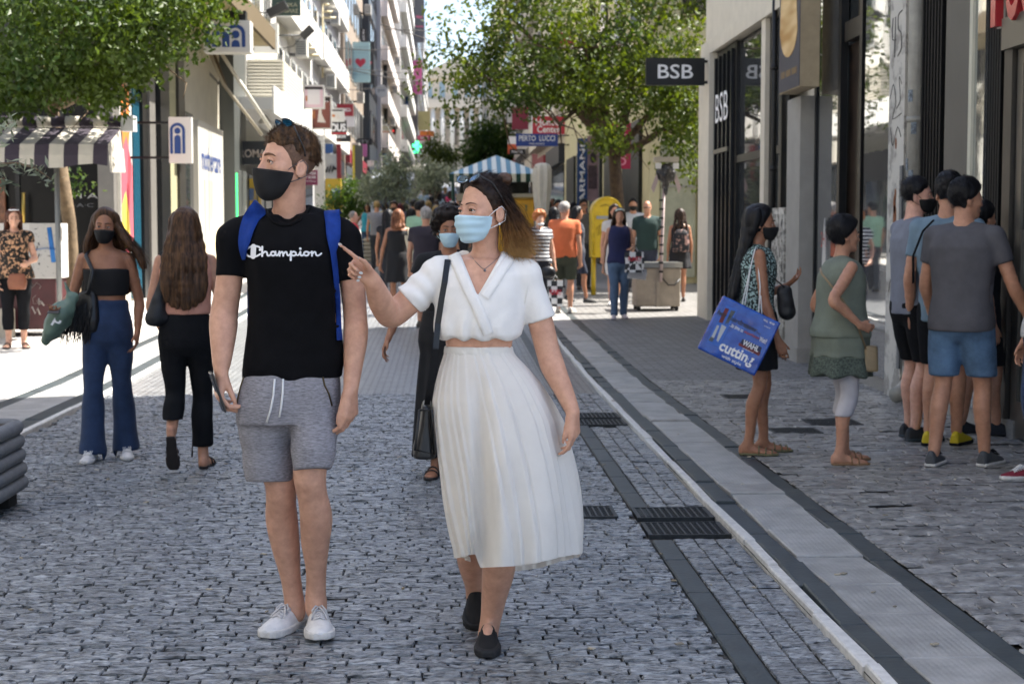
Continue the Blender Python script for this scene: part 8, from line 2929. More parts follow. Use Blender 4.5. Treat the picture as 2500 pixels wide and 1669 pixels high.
# --- woman in flared jeans, walking towards us
p = Person('long haired woman in black tube top and flared blue jeans with black face mask', 258, 10.3, 1.635, 4, True, 'tan', .97, MH, walk=.045, stance=1.35,
		   arms={1: ((.045, -.005, -.15), (.082, .10, -.195), ((.1, 1, -.15), (-.3, 0, 1), (0, 0, 1))), -1: ((-.034, -.02, -.175), (-.030, .02, -.292), None)}, hroll=-2)
p.done()
eyes_simple(p)
p.g.mask(mask_blk, h=.006, puff=.002, loops=mask_blk, top=-.022)
p.top(BLK(), .655, .763, 0, .008, 'tube_top')
p.bottoms(denim, .028, .009, flare=.04, name='jeans', waist=.638)
p.shoes(white_shoe, white_sole, h=.008, laces=white_shoe)
p.hair('long', hair_br, len=.36, wide=.10, n=700, wav=.02, drift=A3(.05, 0, 0))
gd = []
for dy in (-.02, .02, .05):
	gd.append([p.g.hw((-.05, -.02, .06)), p.g.hw((-.085, -.02 - dy, -.0)), p.g.hc + A3(.13, dy, -.09), p.g.hc + A3(.20, dy, -.17), p.g.hc + A3(.245, dy, -.27)])
for dy in (0, .04):
	gd.append([p.g.hw((.05, -.02, .06)), p.g.hw((.085, -.03 - dy, -.0)), p.g.hc + A3(-.115, dy, -.10), p.g.hc + A3(-.125, dy, -.17), p.g.hc + A3(-.11, dy, -.24)])
hv = volume_from_guides('hair_sides', gd, .026, .012, .009, hair_br, p.g.root, noise=.014)
strands('hair_strands', interp_paths(gd[:3], 320, 12, .02, .02, True), .0018, .0006, hair_br, hv)
strands('hair_strands', interp_paths(gd[3:], 220, 12, .016, .02, True), .0018, .0006, hair_br, hv)
w = p.wr[1]
po = MB().obox(w + A3(-.0, -.085, -.0), A3(1, 0, 0), unit(A3(0, 1, .25)), unit(A3(0, -.25, 1)), .036, .072, .005).build('smartphone', mat('phone_grey', (.08, .08, .085), .3), None, bevel=.004)
tag(po, 'grey smartphone in the hand of the woman in flared jeans', 'phone')
# fringed black bag at her hip, strap over the shoulder
lb = mat('leather_black', hexc('#141518'), .38)
fb = empty('fringe_bag', P(195, 815, 10.25), 'black fringed shoulder bag of the woman in flared jeans', 'handbag')
sd = SDF()
c = P(205, 762, 10.22)
sd.loft([(c[2] - .13, c[0], c[1], .10, .05), (c[2] - .05, c[0], c[1], .115, .055), (c[2] + .08, c[0] + .015, c[1], .085, .04), (c[2] + .14, c[0] + .03, c[1], .05, .025)], rad(-20), 0, 2.6, capk=.02)
bo = link('bag_body', sd.mesh('bag_body', .009), lb, fb)
fr = []
for _ in range(150):
	a = c + A3(RNG.uniform(-.12, .07), RNG.uniform(-.07, -.03), RNG.uniform(-.06, .06))
	fr.append([a + A3(-.02 * t, -.012 * math.sin(3 * t), -.15 * t) + RNG.normal(size=3) * .004 for t in np.linspace(0, 1, 6)])
strands('fringe', np.array(fr), .0035, .002, lb, bo)
sp = p.sh[1]
MB().tube([sp + A3(.055, .06, .04), sp + A3(.04, -.0, .058), sp + A3(.035, -.075, .02), P(226, 660, 10.15), P(216, 715, 10.13), c + A3(.02, -.02, .12)], .013, 8, sq=.4).build('strap', lb, fb, True)
gb = empty('plastic_bag', P(150, 835, 10.1), 'sage green plastic carrier bag held by the woman in flared jeans', 'shopping bag')
sd = SDF()
c0, c1, c2 = P(182, 722, 10.12), P(150, 770, 10.1), P(122, 812, 10.1)
sd.chain([(c0, .03), (c1, .075), (c2, .055)], .04)
sd.cone(P(158, 690, 10.12), P(175, 730, 10.12), .02, .03, .03)
sd.cone(P(112, 830, 10.1), c2, .03, .05, .03)
sd.disp(lambda q: .03 * vnoise(q * A3(14, 14, 14)) + .012 * vnoise(q * 38))
gbo = link('bag_body', sd.mesh('bag_body', .007), mat('plastic_sage', hexc('#5d7365'), .42, var=.1), gb)
_pl = drape(bvh_of(gbo), 138, 786, 10.1, .004)
if _pl is not None:
	letters('bag_lettering', 'P', _pl, unit(A3(.8, 0, -.5)), unit(A3(.5, 0, .8)), .05, .065, mat('print_white', (.82, .82, .83), .6), gbo, bold=.02)
# --- woman walking away in black trousers
p = Person('woman seen from behind with long brown hair, salmon top and black cropped trousers', 452, 9.75, 1.63, 182, True, 'mid', 1.04, MH, walk=.07, kick={-1: 62},
		   arms={-1: ((-.035, -.02, -.165), (-.015, .055, -.25), None), 1: ((.04, .0, -.17), (.045, .05, -.30), None)})
p.barefeet().done()
p.top(cloth('satin_salmon', hexc('#c9927f'), .6, .1, .1, 10, 90), .60, .83, 0, .012, 'top', wide_hem=.01)
p.bottoms(cloth('trouser_black', hexc('#17181b'), .9, .2, .2, 10, 120), .085, .008, flare=.022, waist=.605)
p.sandals(mat('sandal_dark', hexc('#2a2422'), .7), 2)
p.hair('long', hair_br, len=.40, wide=.115, n=900, wav=.018)
hb = empty('shoulder_bag', P(385, 790, 9.7), 'black slouchy bag under the arm of the woman in the salmon top', 'handbag')
sd = SDF()
a, b = P(397, 690, 9.68), P(380, 772, 9.66)
sd.cone(a, b, .028, .055, .0)
sd.cone(P(368, 782, 9.66), P(405, 776, 9.68), .025, .03, .04)
sd.disp(lambda q: .012 * vnoise(q * 25))
hbo = link('bag_body', sd.mesh('bag_body', .008), mat('nylon_black', hexc('#17191d'), .6), hb)
MB().tube([P(392, 690, 9.66), p.sh[-1] + A3(.01, .05, .06), p.sh[-1] + A3(.01, -.04, .055), P(404, 690, 9.85)], .012, 8, sq=.4).build('strap', mat('nylon_black', hexc('#17191d'), .6), hb, True)
# --- masked woman right behind the couple
p = Person('woman with short curly black hair in surgical mask and long black dress behind the couple', 1097, 9.6, 1.62, -4, True, 'tan', 1.05, .0095, walk=.07, hyaw=4, hpitch=-4, lean=.02,
		   arms={1: ((.085, .0, -.155), (.135, .04, -.285), None), -1: ((-.03, 0, -.17), (-.03, .05, -.3), None)})
p.barefeet().done()
eyes_simple(p)
p.g.mask(mask_blu, h=.007, puff=.002, pleat=.002, loops=mask_blu, top=-.024)
p.top(BLK(), .58, .83, .32, .014, 'dress_top')
p.skirt(BLK(), .07, .62, .06, 'dress_skirt', folds=9, e=.03)
p.sandals(mat('sandal_dark', hexc('#2a2422'), .7), 2)
p.hair('curly', hairmat('hair_curl', hexc('#0b0908'), hexc('#2c211b')), r=.05, nape=-.10)
# --- the queue at the shop door
p = Person('girl in profile with blue shopping bag, patterned top, black skirt and black mask', 1850, 10.1, 1.62, 84, True, 'tan', .97, MH,
		   arms={1: ((-.035 + .05, .02, -.178), (.02, .075, -.335), None), -1: ((-.02, .03, -.168), (.02, .125, -.125), ((0, .7, .5), (0, -.5, .8), (0, .3, 1)))}, hpitch=-2, legs={1: -.035, -1: .035})
p.barefeet().done()
eyes_simple(p)
p.g.mask(mask_blk, h=.006, puff=.002, loops=mask_blk, top=-.024)
p.top(mat('print_green', hexc('#16211f'), .85, var=.3, vscale=75, col2=hexc('#9fb9b4'), lo=.5, hi=.56, detail=2), .53, .83, 0, .014, 'top')
p.skirt(BLK(), .345, .58, .012, 'skirt', folds=5, fa=.004)
p.sandals(mat('sandal_olive', hexc('#6e6a4c'), .7), 3)
p.hair('long', hair_blk, len=.42, wide=.05, n=350, wav=.004, drift=A3(-.03, 0, 0))
xb = empty('crossbody_bag', P(1925, 745, 10.0), 'black crossbody bag at the waist of the girl with the blue shopping bag', 'handbag')
sd = SDF()
sd.cone(P(1915, 715, 9.95), P(1922, 760, 9.95), .05, .055, 0)
sd.disp(lambda q: .012 * vnoise(q * 22))
xo = link('bag_body', sd.mesh('bag_body', .009), mat('nylon_black', hexc('#17191d'), .6), xb)
MB().tube([P(1915, 700, 9.92), P(1880, 672, 9.93), P(1852, 640, 9.93), P(1846, 610, 9.97), P(1850, 600, 10.08)], .011, 8, sq=.4).build('strap', mat('nylon_black', hexc('#17191d'), .6), xb, True)
# the blue bag itself
ZB = 9.86
tl, tr, br, bl = P(1764, 720, ZB), P(1903, 787, ZB - .05), P(1846, 922, ZB - .05), P(1698, 847, ZB)
axv, azv = unit(tr - tl), unit(tl - bl)
azv = unit(azv - axv * np.dot(azv, axv))
nv = np.cross(axv, azv)
nv = nv if nv[1] < 0 else -nv
ctr = (tl + tr + br + bl) / 4
W, Hh = np.linalg.norm(tr - tl), np.linalg.norm(tl - bl)
bb = empty('paper_bag', ctr - azv * Hh / 2, 'large glossy blue paper shopping bag printed with hair clippers, carried tilted', 'shopping bag')
sd = SDF()
Rm = np.stack([axv, azv, nv], 1)
def bagf(q):
	l = (q - ctr) @ Rm
	l = l + np.stack([0 * l[:, 0], 0 * l[:, 0], .006 * vnoise(l * 16)], 1)
	d = np.abs(l) - A3(W / 2, Hh / 2, .062)
	return np.maximum(d[:, 0], np.maximum(d[:, 1], d[:, 2]))
sd.fn(bagf, ctr - .3, ctr + .3, 0)
bgm = mat('bag_blue', hexc('#123a94'), .25, var=.35, vscale=9, col2=hexc('#2f6ad0'), lo=.35, hi=.8, coat=.4)
bbo = link('bag_body', sd.mesh('bag_body', .008, relax=0), bgm, bb)
bv = bvh_of(bbo)
Zx = lambda x, y: (1690 + x * .15306, 700 + y * .15306)
def bag_quad(name, quad, m, off):
	pts = [drape(bv, *Zx(*q), ZB, off) for q in quad]
	if any(x is None for x in pts):
		return
	MB().add(pts, [tuple(range(len(pts)))]).build(name, m, bbo)
def bag_text(txt, c, w, h, m, bold=0.0, off=.004, **kw):
	q = drape(bv, *Zx(*c), ZB, off)
	if q is None:
		return
	letters('bag_lettering', txt, q, axv, azv, w * .15306 * mpp(ZB), h * .15306 * mpp(ZB), m, bbo, bold=bold, **kw)
pw = mat('print_white', (.82, .82, .83), .6)
pr = mat('print_red', hexc('#a33a36'), .5)
bag_quad('print_panel', [(540, 290), (725, 365), (430, 960), (230, 880)], mat('bag_panel', hexc('#2a63c0'), .3), .002)
bag_quad('print_case', [(530, 335), (590, 355), (480, 580), (420, 560)], mat('print_darkred', hexc('#6b1f25'), .5), .0035)
bag_quad('print_clipper', [(620, 375), (690, 390), (540, 640), (520, 590)], mat('print_steel', hexc('#4d5358'), .4), .0035)
bag_quad('print_clipper', [(470, 600), (545, 640), (410, 880), (385, 850)], mat('print_silver', hexc('#b9bcc0'), .4), .004)
bag_quad('print_clipper', [(395, 610), (430, 620), (340, 830), (300, 810)], mat('print_silver', hexc('#b9bcc0'), .4), .004)
bag_quad('print_clipper', [(300, 790), (350, 820), (320, 875), (255, 850)], mat('print_steel', hexc('#4d5358'), .4), .0045)
bag_quad('print_logo', [(800, 830), (1110, 965), (1080, 1060), (765, 905)], mat('print_navy', hexc('#151d44'), .5), .003)
bag_quad('print_logo', [(750, 890), (1090, 1050), (1060, 1100), (735, 930)], mat('print_darkred', hexc('#6b1f25'), .5), .0035)
bag_text('hey hairdresser...', (750, 570), 760, 105, mat('print_black', (.02, .02, .025), .5), .02)
bag_text('...its time to', (705, 650), 240, 60, pw, .015)
bag_text('experience', (945, 770), 260, 55, pr, .02)
bag_text('Wahl!', (1130, 850), 120, 80, pw, .015)
bag_text('WAHL', (935, 940), 280, 95, pw, .03, .0042)
bag_text('professional', (890, 1015), 180, 34, pw, .0, .0042)
bag_text('cutting', (700, 1075), 590, 215, pw, .03)
bag_text('with style', (620, 1172), 340, 66, pw, .01)
bag_text('WAHL', (1170, 540), 80, 30, pw, .02)
bag_text('MOSER', (1275, 585), 85, 30, pw, .02)
bag_text('trimmer', (1200, 640), 110, 24, pw)
hx = p.at(.06, -.03, .705)
for o1, o2, topo in (((780, 345), (1055, 480), 0), ((840, 290), (1110, 430), .05)):
	q1, q2 = P(*Zx(*o1), ZB - .07 + topo), P(*Zx(*o2), ZB - .08 + topo)
	MB().tube([q1, P(1832, 655, 9.9 + topo), P(1842, 612, 9.94 + topo), P(1846, 604, 10.0)], .004, 6).build('handle', mat('cord_white', (.75, .75, .74), .7), bb, True)
	MB().tube([q2, P(1856, 700, 9.9 + topo), P(1850, 640, 9.93), P(1848, 606, 9.98)], .004, 6).build('handle', mat('cord_white', (.75, .75, .74), .7), bb, True)
p = Person('short dark haired older woman in sage tunic and white capri leggings, hand on hip', 2056, 9.65, 1.535, 100, True, 'mid', 1.1, MH, belly=.3,
		   arms={1: ((.085, -.115, -.125), (.085, .0, -.225), ((-.2, 1, -.3), (-1, .2, 0), (0, .3, 1))), -1: ((-.05, -.05, -.16), (-.02, .06, -.25), None)}, legs={1: -.02, -1: .045}, hpitch=2)
p.barefeet().done()
eyes_simple(p)
tun = mat('linen_sage', hexc('#6e7568'), .85, var=.1, vscale=12, bump=.15, bscale=200)
tun2 = mat('lace_sage', hexc('#4b544b'), .85, var=.45, vscale=90, detail=1)
p.top(tun, .52, .83, 0, .022, 'tunic_top', wide_hem=.02)
p.skirt(tun, .44, .56, .035, 'tunic', folds=7, fa=.012, e=.03)
p.skirt(tun2, .365, .452, .03, 'tunic_hem', folds=7, fa=.012, e=.044)
p.bottoms(mat('leggings_white', hexc('#bdb9bd'), .8, var=.06, vscale=14), .20, .004, name='leggings', waist=.5)
p.sandals(mat('sandal_tan', hexc('#8a6a4a'), .5), 2)
p.hair('short', hair_blk, thick=.024, top=.012, nape=-.075, fuzz=700)
cb = empty('crossbody_bag', P(2125, 905, 9.5), 'small beige crossbody bag behind the woman in the sage tunic', 'handbag')
bg_m = mat('leather_beige', hexc('#8d7a5c'), .5, var=.1)
sd = SDF()
sd.loft([(P(0, 915, 9.5)[2], P(2124, 900, 9.5)[0], 9.5, .05, .035), (P(0, 850, 9.5)[2], P(2124, 900, 9.5)[0], 9.5, .042, .03)], 0, 0, 3.5, capk=.01)
cbo = link('bag_body', sd.mesh('bag_body', .007), bg_m, cb)
MB().tube([P(2115, 852, 9.48), P(2085, 770, 9.44), P(2040, 710, 9.44), P(2006, 668, 9.48), P(2003, 655, 9.56)], .007, 6).build('strap', bg_m, cb, True)
p3 = p = Person('middle aged man from behind in grey tee and blue denim shorts at the door', 2352, 9.5, 1.775, 142, False, 'mid', 1.06, MH, hyaw=98, hpitch=-3, lean=.03,
		   arms={1: ((.065, .01, -.17), (.115, .07, -.305), None), -1: ((-.035, .02, -.17), (-.03, .09, -.30), None)}, legs={1: .055, -1: -.05}, stance=1.5)
p.done()
eyes_simple(p)
p.top(cloth('tee_grey', hexc('#57565a'), .9, .1, .15, 10, 260), .475, .83, .55, .016, 't_shirt', wide_hem=.012)
p.bottoms(mat('denim_light', hexc('#55718f'), .88, var=.3, vscale=6, bump=.2, bscale=300), .315, .018, name='denim_shorts', waist=.54, loose=.012)
grey_sh = mat('sneaker_grey', hexc('#4b4d50'), .75, var=.15, vscale=60)
p.shoes(grey_sh, white_sole, h=.008, laces=BLK())
p.hair('short', hair_blk, thick=.016, top=.008, nape=-.08, fuzz=900)
p = Person('young man in profile with buzz cut and black mask, light grey tee, arms crossed', 2232, 10.75, 1.83, 106, False, 'pink', .98, MH, hyaw=76,
		   arms={1: ((.045, .03, -.165), (-.03, .15, -.13), ((-.6, .6, .1), (-.3, -.8, 0), (0, 0, 1))), -1: ((-.04, .05, -.16), (.03, .15, -.15), ((.7, .5, 0), (.3, -.8, 0), (0, 0, 1)))}, legs={1: -.02, -1: .03}, stance=1.3)
p.done()
eyes_simple(p)
p.g.mask(mask_blk, h=.006, puff=.002, loops=mask_blk, top=-.024)
p.top(cloth('tee_lightgrey', hexc('#777b86'), .9, .1, .15, 10, 260), .48, .83, .6, .014, 't_shirt')
p.bottoms(cloth('trouser_black', hexc('#17181b'), .9), .30, .016, name='shorts', waist=.54)
p.shoes(mat('sneaker_dark', hexc('#22252b'), .7), mat('sole_blue', hexc('#24333d'), .6), h=.008)
p.hair('short', hair_blk, thick=.009, top=.005, nape=-.075, fuzz=600)
p = Person('young man with dark hair seen from behind in pale blue tee with black bag strap', 2312, 10.45, 1.84, 148, False, 'mid', .98, .009, hyaw=168, legs={1: .02, -1: -.03})
p.done()
p.top(cloth('tee_blue', hexc('#6f8391'), .9, .1, .15, 10, 260), .46, .83, .6, .015, 't_shirt')
p.bottoms(cloth('trouser_black', hexc('#17181b'), .9), .30, .016, name='shorts', waist=.54)
p.shoes(mat('sneaker_yellow', hexc('#c9b21c'), .6, var=.0), BLK(), h=.008)
p.hair('short', hair_blk, thick=.016, top=.014, nape=-.055, fuzz=800)
sb = empty('sling_bag', p.at(0, .12, .62), 'black sling bag strap across the back of the man in pale blue tee', 'bag')
MB().tube([p.at(-.03, -.075, .83), p.at(-.07, -.07, .79), p.at(-.10, -.085, .70), p.at(-.11, -.04, .60)], .016, 8, sq=.35).build('strap', BLK(), sb, True)
sd = SDF(); c = p.at(0, .11, .62)
sd.ell(c, (.09, .05, .07), None, 0)
link('bag_body', sd.mesh('bag_body', .012), BLK(), sb)
p = Person('man in dark shorts and dark sneakers stepping into the shop doorway, mostly hidden', 2398, 11.0, 1.66, 95, False, 'mid', 1.0, .0095, walk=.06, hyaw=120, lean=-.02)
p.done()
p.top(BLK(), .48, .83, .6, .015, 't_shirt')
p.bottoms(BLK(), .30, .016, name='shorts', waist=.54)
p.shoes(mat('sneaker_dark', hexc('#22252b'), .7), mat('sneaker_dark', hexc('#22252b'), .7), h=.008)
p.hair('short', hair_blk, thick=.012, top=.006)
p = Person('person in red canvas sneakers standing at the right edge of the picture', 2568, 8.9, 1.68, -80, True, 'mid', 1.0, .0095, walk=.02)
p.done()
eyes_simple(p)
p.top(cloth('tee_white', hexc('#b9b7b4'), .9), .50, .83, .5, .014, 't_shirt')
p.bottoms(denim, .06, .010, name='jeans', waist=.6)
p.shoes(mat('canvas_red', hexc('#7a1f30'), .8), white_sole, h=.008, laces=white_shoe)
p.hair('long', hair_dk, len=.25)
# --- woman in floral blouse by the kiosk
p = Person('older woman in floral blouse and black trousers standing by the kiosk', 34, 18.9, 1.66, 14, True, 'fair', 1.16, .011, hyaw=20, belly=.25,
		   arms={1: ((.03, -.0, -.17), (.02, .06, -.31), None), -1: ((-.04, .02, -.16), (.0, .11, -.19), None)}, legs={1: .0, -1: .01})
p.barefeet().done()
eyes_simple(p)
p.top(mat('floral', hexc('#15130f'), .85, var=.3, vscale=26, col2=hexc('#b98d6a'), lo=.52, hi=.6, detail=2), .50, .83, .3, .02, 'blouse', wide_hem=.02)
p.bottoms(cloth('trouser_black', hexc('#17181b'), .9), .13, .012, waist=.56)
p.sandals(mat('sandal_dark', hexc('#2a2422'), .7), 2)
p.hair('bob', hairmat('hair_redbrown', hexc('#2c1811'), hexc('#5f3624')), len=.12, wide=.085)
tb = empty('clutch_bag', P(45, 705, 18.75), 'brown leather bag held in front of the woman in floral blouse', 'handbag')
sd = SDF(); c = P(42, 688, 18.72)
sd.loft([(c[2] - .09, c[0], c[1], .10, .05), (c[2] + .0, c[0], c[1], .115, .05), (c[2] + .1, c[0], c[1], .09, .03)], 0, 0, 3, capk=.02)
link('bag_body', sd.mesh('bag_body', .012), mat('leather_brown', hexc('#7d4a31'), .5, var=.15), tb)
wb_ = empty('sunglasses', P(36, 526, 18.8), 'white sunglasses on the hair of the woman in floral blouse', 'sunglasses')
MB().tube([p.g.hw((-.06, .06, .105)), p.g.hw((0, .085, .108)), p.g.hw((.06, .06, .105))], .014, 6, sq=.6).build('frame', mat('frame_white', (.75, .75, .77), .3), wb_, True)
# ------------------------------------------------------------------ the crowd behind
GR = 'pedestrians farther up the street'
def C(h):
	return mat('cl_' + h.strip('#'), hexc(h), .88, var=.12, vscale=9)
greyhair = hairmat('hair_grey', hexc('#6d6a67'), hexc('#a5a29e'))
redhair = hairmat('hair_ginger', hexc('#8a4a22'), hexc('#c27a48'))
maroon = hairmat('hair_maroon', hexc('#2a0d12'), hexc('#5a1a24'))
blondish = hairmat('hair_blond', hexc('#6b5636'), hexc('#a58c5c'))
def person(label, px, Y, H, yaw, fem, top, bot, hair, hm, tone='mid', w=1.0, sleeve=.5, botkind='trousers', shoe='#3a3633', walk=.06, h=None, end=None, arms=None, mask=None, glasses=False, tlo=.5, hyaw=None, belly=0, hairkw=None, sockless=True, he=.0):
	h = max(h or 0, .021 if Y < 34 else .028 if Y < 60 else .036)
	p = Person(label, px, Y, H, yaw, fem, tone, w, h, walk=walk, arms=arms, group=GR, hyaw=hyaw, belly=belly)
	p.done()
	tm = C(top) if isinstance(top, str) else top
	bm = C(bot) if isinstance(bot, str) else bot
	if botkind == 'dress':
		p.top(tm, .55, .83 if sleeve > 0 else .80, sleeve, .016, 'dress_top')
		p.skirt(bm, end or .3, .6, .05, 'dress_skirt', e=.024)
	else:
		p.top(tm, tlo, .83 if sleeve >= 0 else .79, max(0, sleeve), .018, 'top')
		if botkind == 'skirt':
			p.skirt(bm, end or .3, .58, .04, e=.024)
		elif botkind == 'shorts':
			p.bottoms(bm, end or .30, .02, name='shorts', waist=.54)
		else:
			p.bottoms(bm, end or .03, .014, waist=.56)
	p.shoes(C(shoe), h=max(h * .8, .012))
	if hair:
		p.hair(hair, hm, **(hairkw or {}))
	if mask:
		p.g.mask(mask, h=.012, top=-.024)
	if glasses:
		MB().tube([p.g.hw((-.062, .07, .0)), p.g.hw((-.03, .1, -.002)), p.g.hw((0, .106, .004)), p.g.hw((.03, .1, -.002)), p.g.hw((.062, .07, .0))], .011, 6, sq=.8).build('sunglasses', M_BLACKF, p.g.root, True)
	return p
chk = mat('check_bag', (.7, .7, .7), .5)
_nt2 = chk.node_tree
_ck = _nt2.nodes.new('ShaderNodeTexChecker')
_ck.inputs['Scale'].default_value = 11
_ck.inputs[1].default_value = (.72, .71, .7, 1)
_ck.inputs[2].default_value = (.02, .02, .022, 1)
_tc = _nt2.nodes.new('ShaderNodeTexCoord')
_nt2.links.new(_tc.outputs['Object'], _ck.inputs[0])
_nt2.links.new(_ck.outputs[0], _nt2.nodes['Principled BSDF'].inputs['Base Color'])
# right-hand group
p = person('young woman in navy tank top and blue jeans walking towards us with checked bag', 1512, 23.4, 1.66, 0, True, '#1d2147', mat('denim_mid', hexc('#4b5f78'), .88, var=.2, vscale=8), 'long', hair_dk, 'mid', 1.04, 0, shoe='#b0a7ac', walk=.05, h=.012,
		   arms={-1: ((-.03, .0, -.16), (.0, .12, -.17), None), 1: ((.04, -.02, -.175), (.05, .0, -.33), None)}, hairkw=dict(len=.22, wide=.095, n=200))
MB().tube([p.g.hw((-.065, .05, .08)), p.g.hw((-.03, .085, .1)), p.g.hw((.03, .085, .1)), p.g.hw((.065, .05, .08))], .016, 6).build('headband', C('#b9c2bc'), p.g.root, True)
c = P(1549, 640, 23.05)
e_, b_ = prop_bag('checked_bag', 'black and white checked shopping bag carried by woman in navy tank top', 'shopping bag', c, A3(1, 0, 0), A3(0, 0, 1), .27, .30, .10, chk, handles=c + A3(0, -.02, .24), taper=1.0)
letters('bag_lettering', 'FUNKY', c + A3(0, -.07, .05), (1, 0, 0), (0, 0, 1), .2, .07, mat('print_red3', hexc('#b8283a'), .5), b_, bold=.03)
e_, b_ = prop_bag('white_bag', 'plain white carrier bag hanging under the checked bag of woman in jeans', 'shopping bag', P(1556, 668, 23.2), A3(1, 0, -.1), A3(.1, 0, 1), .27, .16, .06, C('#b9b9bb'), taper=1.0)
strp = mat('stripe_navy', (.7, .7, .7), .85)
_n3 = strp.node_tree
_w = _n3.nodes.new('ShaderNodeTexWave')
_w.bands_direction = 'Z'
_w.inputs['Scale'].default_value = 5.6
_cr = _n3.nodes.new('ShaderNodeValToRGB')
_cr.color_ramp.interpolation = 'CONSTANT'
_cr.color_ramp.elements[0].color = (.014, .016, .03, 1)
_cr.color_ramp.elements[1].position = .55
_cr.color_ramp.elements[1].color = (.6, .6, .6, 1)
_t3 = _n3.nodes.new('ShaderNodeTexCoord')
_n3.links.new(_t3.outputs['Object'], _w.inputs[0])
_n3.links.new(_w.outputs['Fac'], _cr.inputs[0])
_n3.links.new(_cr.outputs[0], _n3.nodes['Principled BSDF'].inputs['Base Color'])
p = person('woman with curly ginger hair in navy and white striped top', 1316, 24.2, 1.6, 20, True, strp, '#23252e', 'curly', redhair, 'fair', 1.16, .4, end=.12, h=.012, arms={-1: ((-.045, .0, -.17), (-.055, .03, -.32), None), 1: ((.04, 0, -.17), (.03, .08, -.27), None)}, hairkw=dict(r=.045, nape=-.05), walk=.04)
p.g.mask(mat('mask_white', (.78, .82, .84), .8), h=.01, top=-.075)
c = P(1356, 716, 24.0)
e_, b_ = prop_bag('checked_bag', 'black and white checked bag with red print held by the striped top woman', 'shopping bag', c, A3(1, 0, 0), A3(0, 0, 1), .24, .4, .10, chk, handles=c + A3(0, -.02, .28), taper=.9)
letters('bag_lettering', 'FUNKY', c + A3(0, -.07, .02), (1, 0, 0), (0, 0, 1), .18, .08, mat('print_red3', hexc('#b8283a'), .5), b_, bold=.03)
e_ = empty('handbag', P(1342, 680, 24), 'black shiny handbag at the hip of the striped top woman', 'handbag')
sd = SDF(); c = P(1338, 665, 24)
sd.ell(c, (.12, .06, .1), None, 0)
link('bag_body', sd.mesh('bag_body', .016), mat('leather_black', hexc('#141518'), .38), e_)
person('grey haired man in orange polo and olive shorts seen from behind', 1378, 24.6, 1.74, 165, False, '#c4683f', '#363b2e', 'short', greyhair, 'mid', 1.12, .55, 'shorts', '#b5b0a8', .02, h=.013, belly=.3, hyaw=140)
p = person('man in dark green tee with sunglasses and crossbody bag', 1580, 27.6, 1.76, -12, False, '#1d3330', '#2a3040', 'bald', hair_dk, 'mid', 1.1, .55, shoe='#2c2c2c', walk=.03, glasses=True)
p = person('man in white tee and black face mask behind the green tee man', 1545, 30.5, 1.80, -5, False, '#b9bdc4', '#2b2d33', 'short', hair_blk, 'mid', 1.0, .5, mask=mask_blk)
p = person('long haired girl from behind with floral backpack and short black dress', 1660, 27.2, 1.62, 178, True, '#15151a', '#15151a', 'long', hair_dk, 'tan', 1.0, 0, 'dress', end=.36, hairkw=dict(len=.28, wide=.1), walk=.04)
bk = empty('floral_backpack', p.at(0, -.1, .6), 'dark floral backpack worn by the girl in the short black dress', 'backpack')
sd = SDF(); c = p.at(0, -.105, .66)
sd.loft([(c[2] - .2, c[0], c[1], .14, .06), (c[2] - .1, c[0], c[1], .15, .075), (c[2] + .12, c[0], c[1], .13, .06), (c[2] + .19, c[0], c[1], .07, .03)], 0, 0, 2.8)
link('pack_body', sd.mesh('pack_body', .016), mat('floral_pack', hexc('#14161d'), .8, var=.3, vscale=16, col2=hexc('#9a7a72'), lo=.52, hi=.6, detail=2), bk)
person('man in dark grey shirt with sunglasses and beard by the letter box', 1424, 31, 1.78, 5, False, '#4a4846', '#24262c', 'short', hair_blk, 'tan', 1.05, .5, glasses=True, walk=.02)
person('man in olive tee with sunglasses behind the orange polo man', 1362, 31.5, 1.76, 0, False, '#3c3d2e', '#2a2b2e', 'short', hair_blk, 'tan', 1.06, .5, glasses=True)
person('dark haired woman in brown top behind the orange polo man', 1352, 27.5, 1.64, 180, True, '#33291f', '#24242a', 'long', hair_blk, 'tan', 1.0, .3, hairkw=dict(len=.2))
person('woman in navy shorts with dark hair walking right behind the orange polo man', 1408, 27.0, 1.66, 100, True, '#3a3d46', '#1f2638', 'long', hair_blk, 'tan', 1.0, .3, 'shorts', '#3a3a3a', .09, hairkw=dict(len=.25))
person('man in black tee standing at the column beside the folded parasol', 1350, 44, 1.78, -60, False, '#17171a', '#24262c', 'bald', hair_dk, 'tan', 1.0, .5, walk=.02)
person('person in pale blue shirt partly behind the folded parasol', 1338, 39, 1.7, 180, False, '#8a9cba', '#2c3140', 'short', hair_blk, 'mid', 1.0, .6)
person('person in plum top near the navy banner', 1400, 43, 1.68, 180, True, '#7a3a4c', '#2b2b30', 'long', hair_blk, 'mid', 1.0, .4, hairkw=dict(len=.2))
person('person in white shorts walking behind the woman in navy tank top', 1500, 26.4, 1.7, 0, True, '#b5b3b0', '#c2c0bd', 'long', hair_dk, 'mid', .98, .4, 'shorts', '#b9b7b4', .08, hairkw=dict(len=.2))
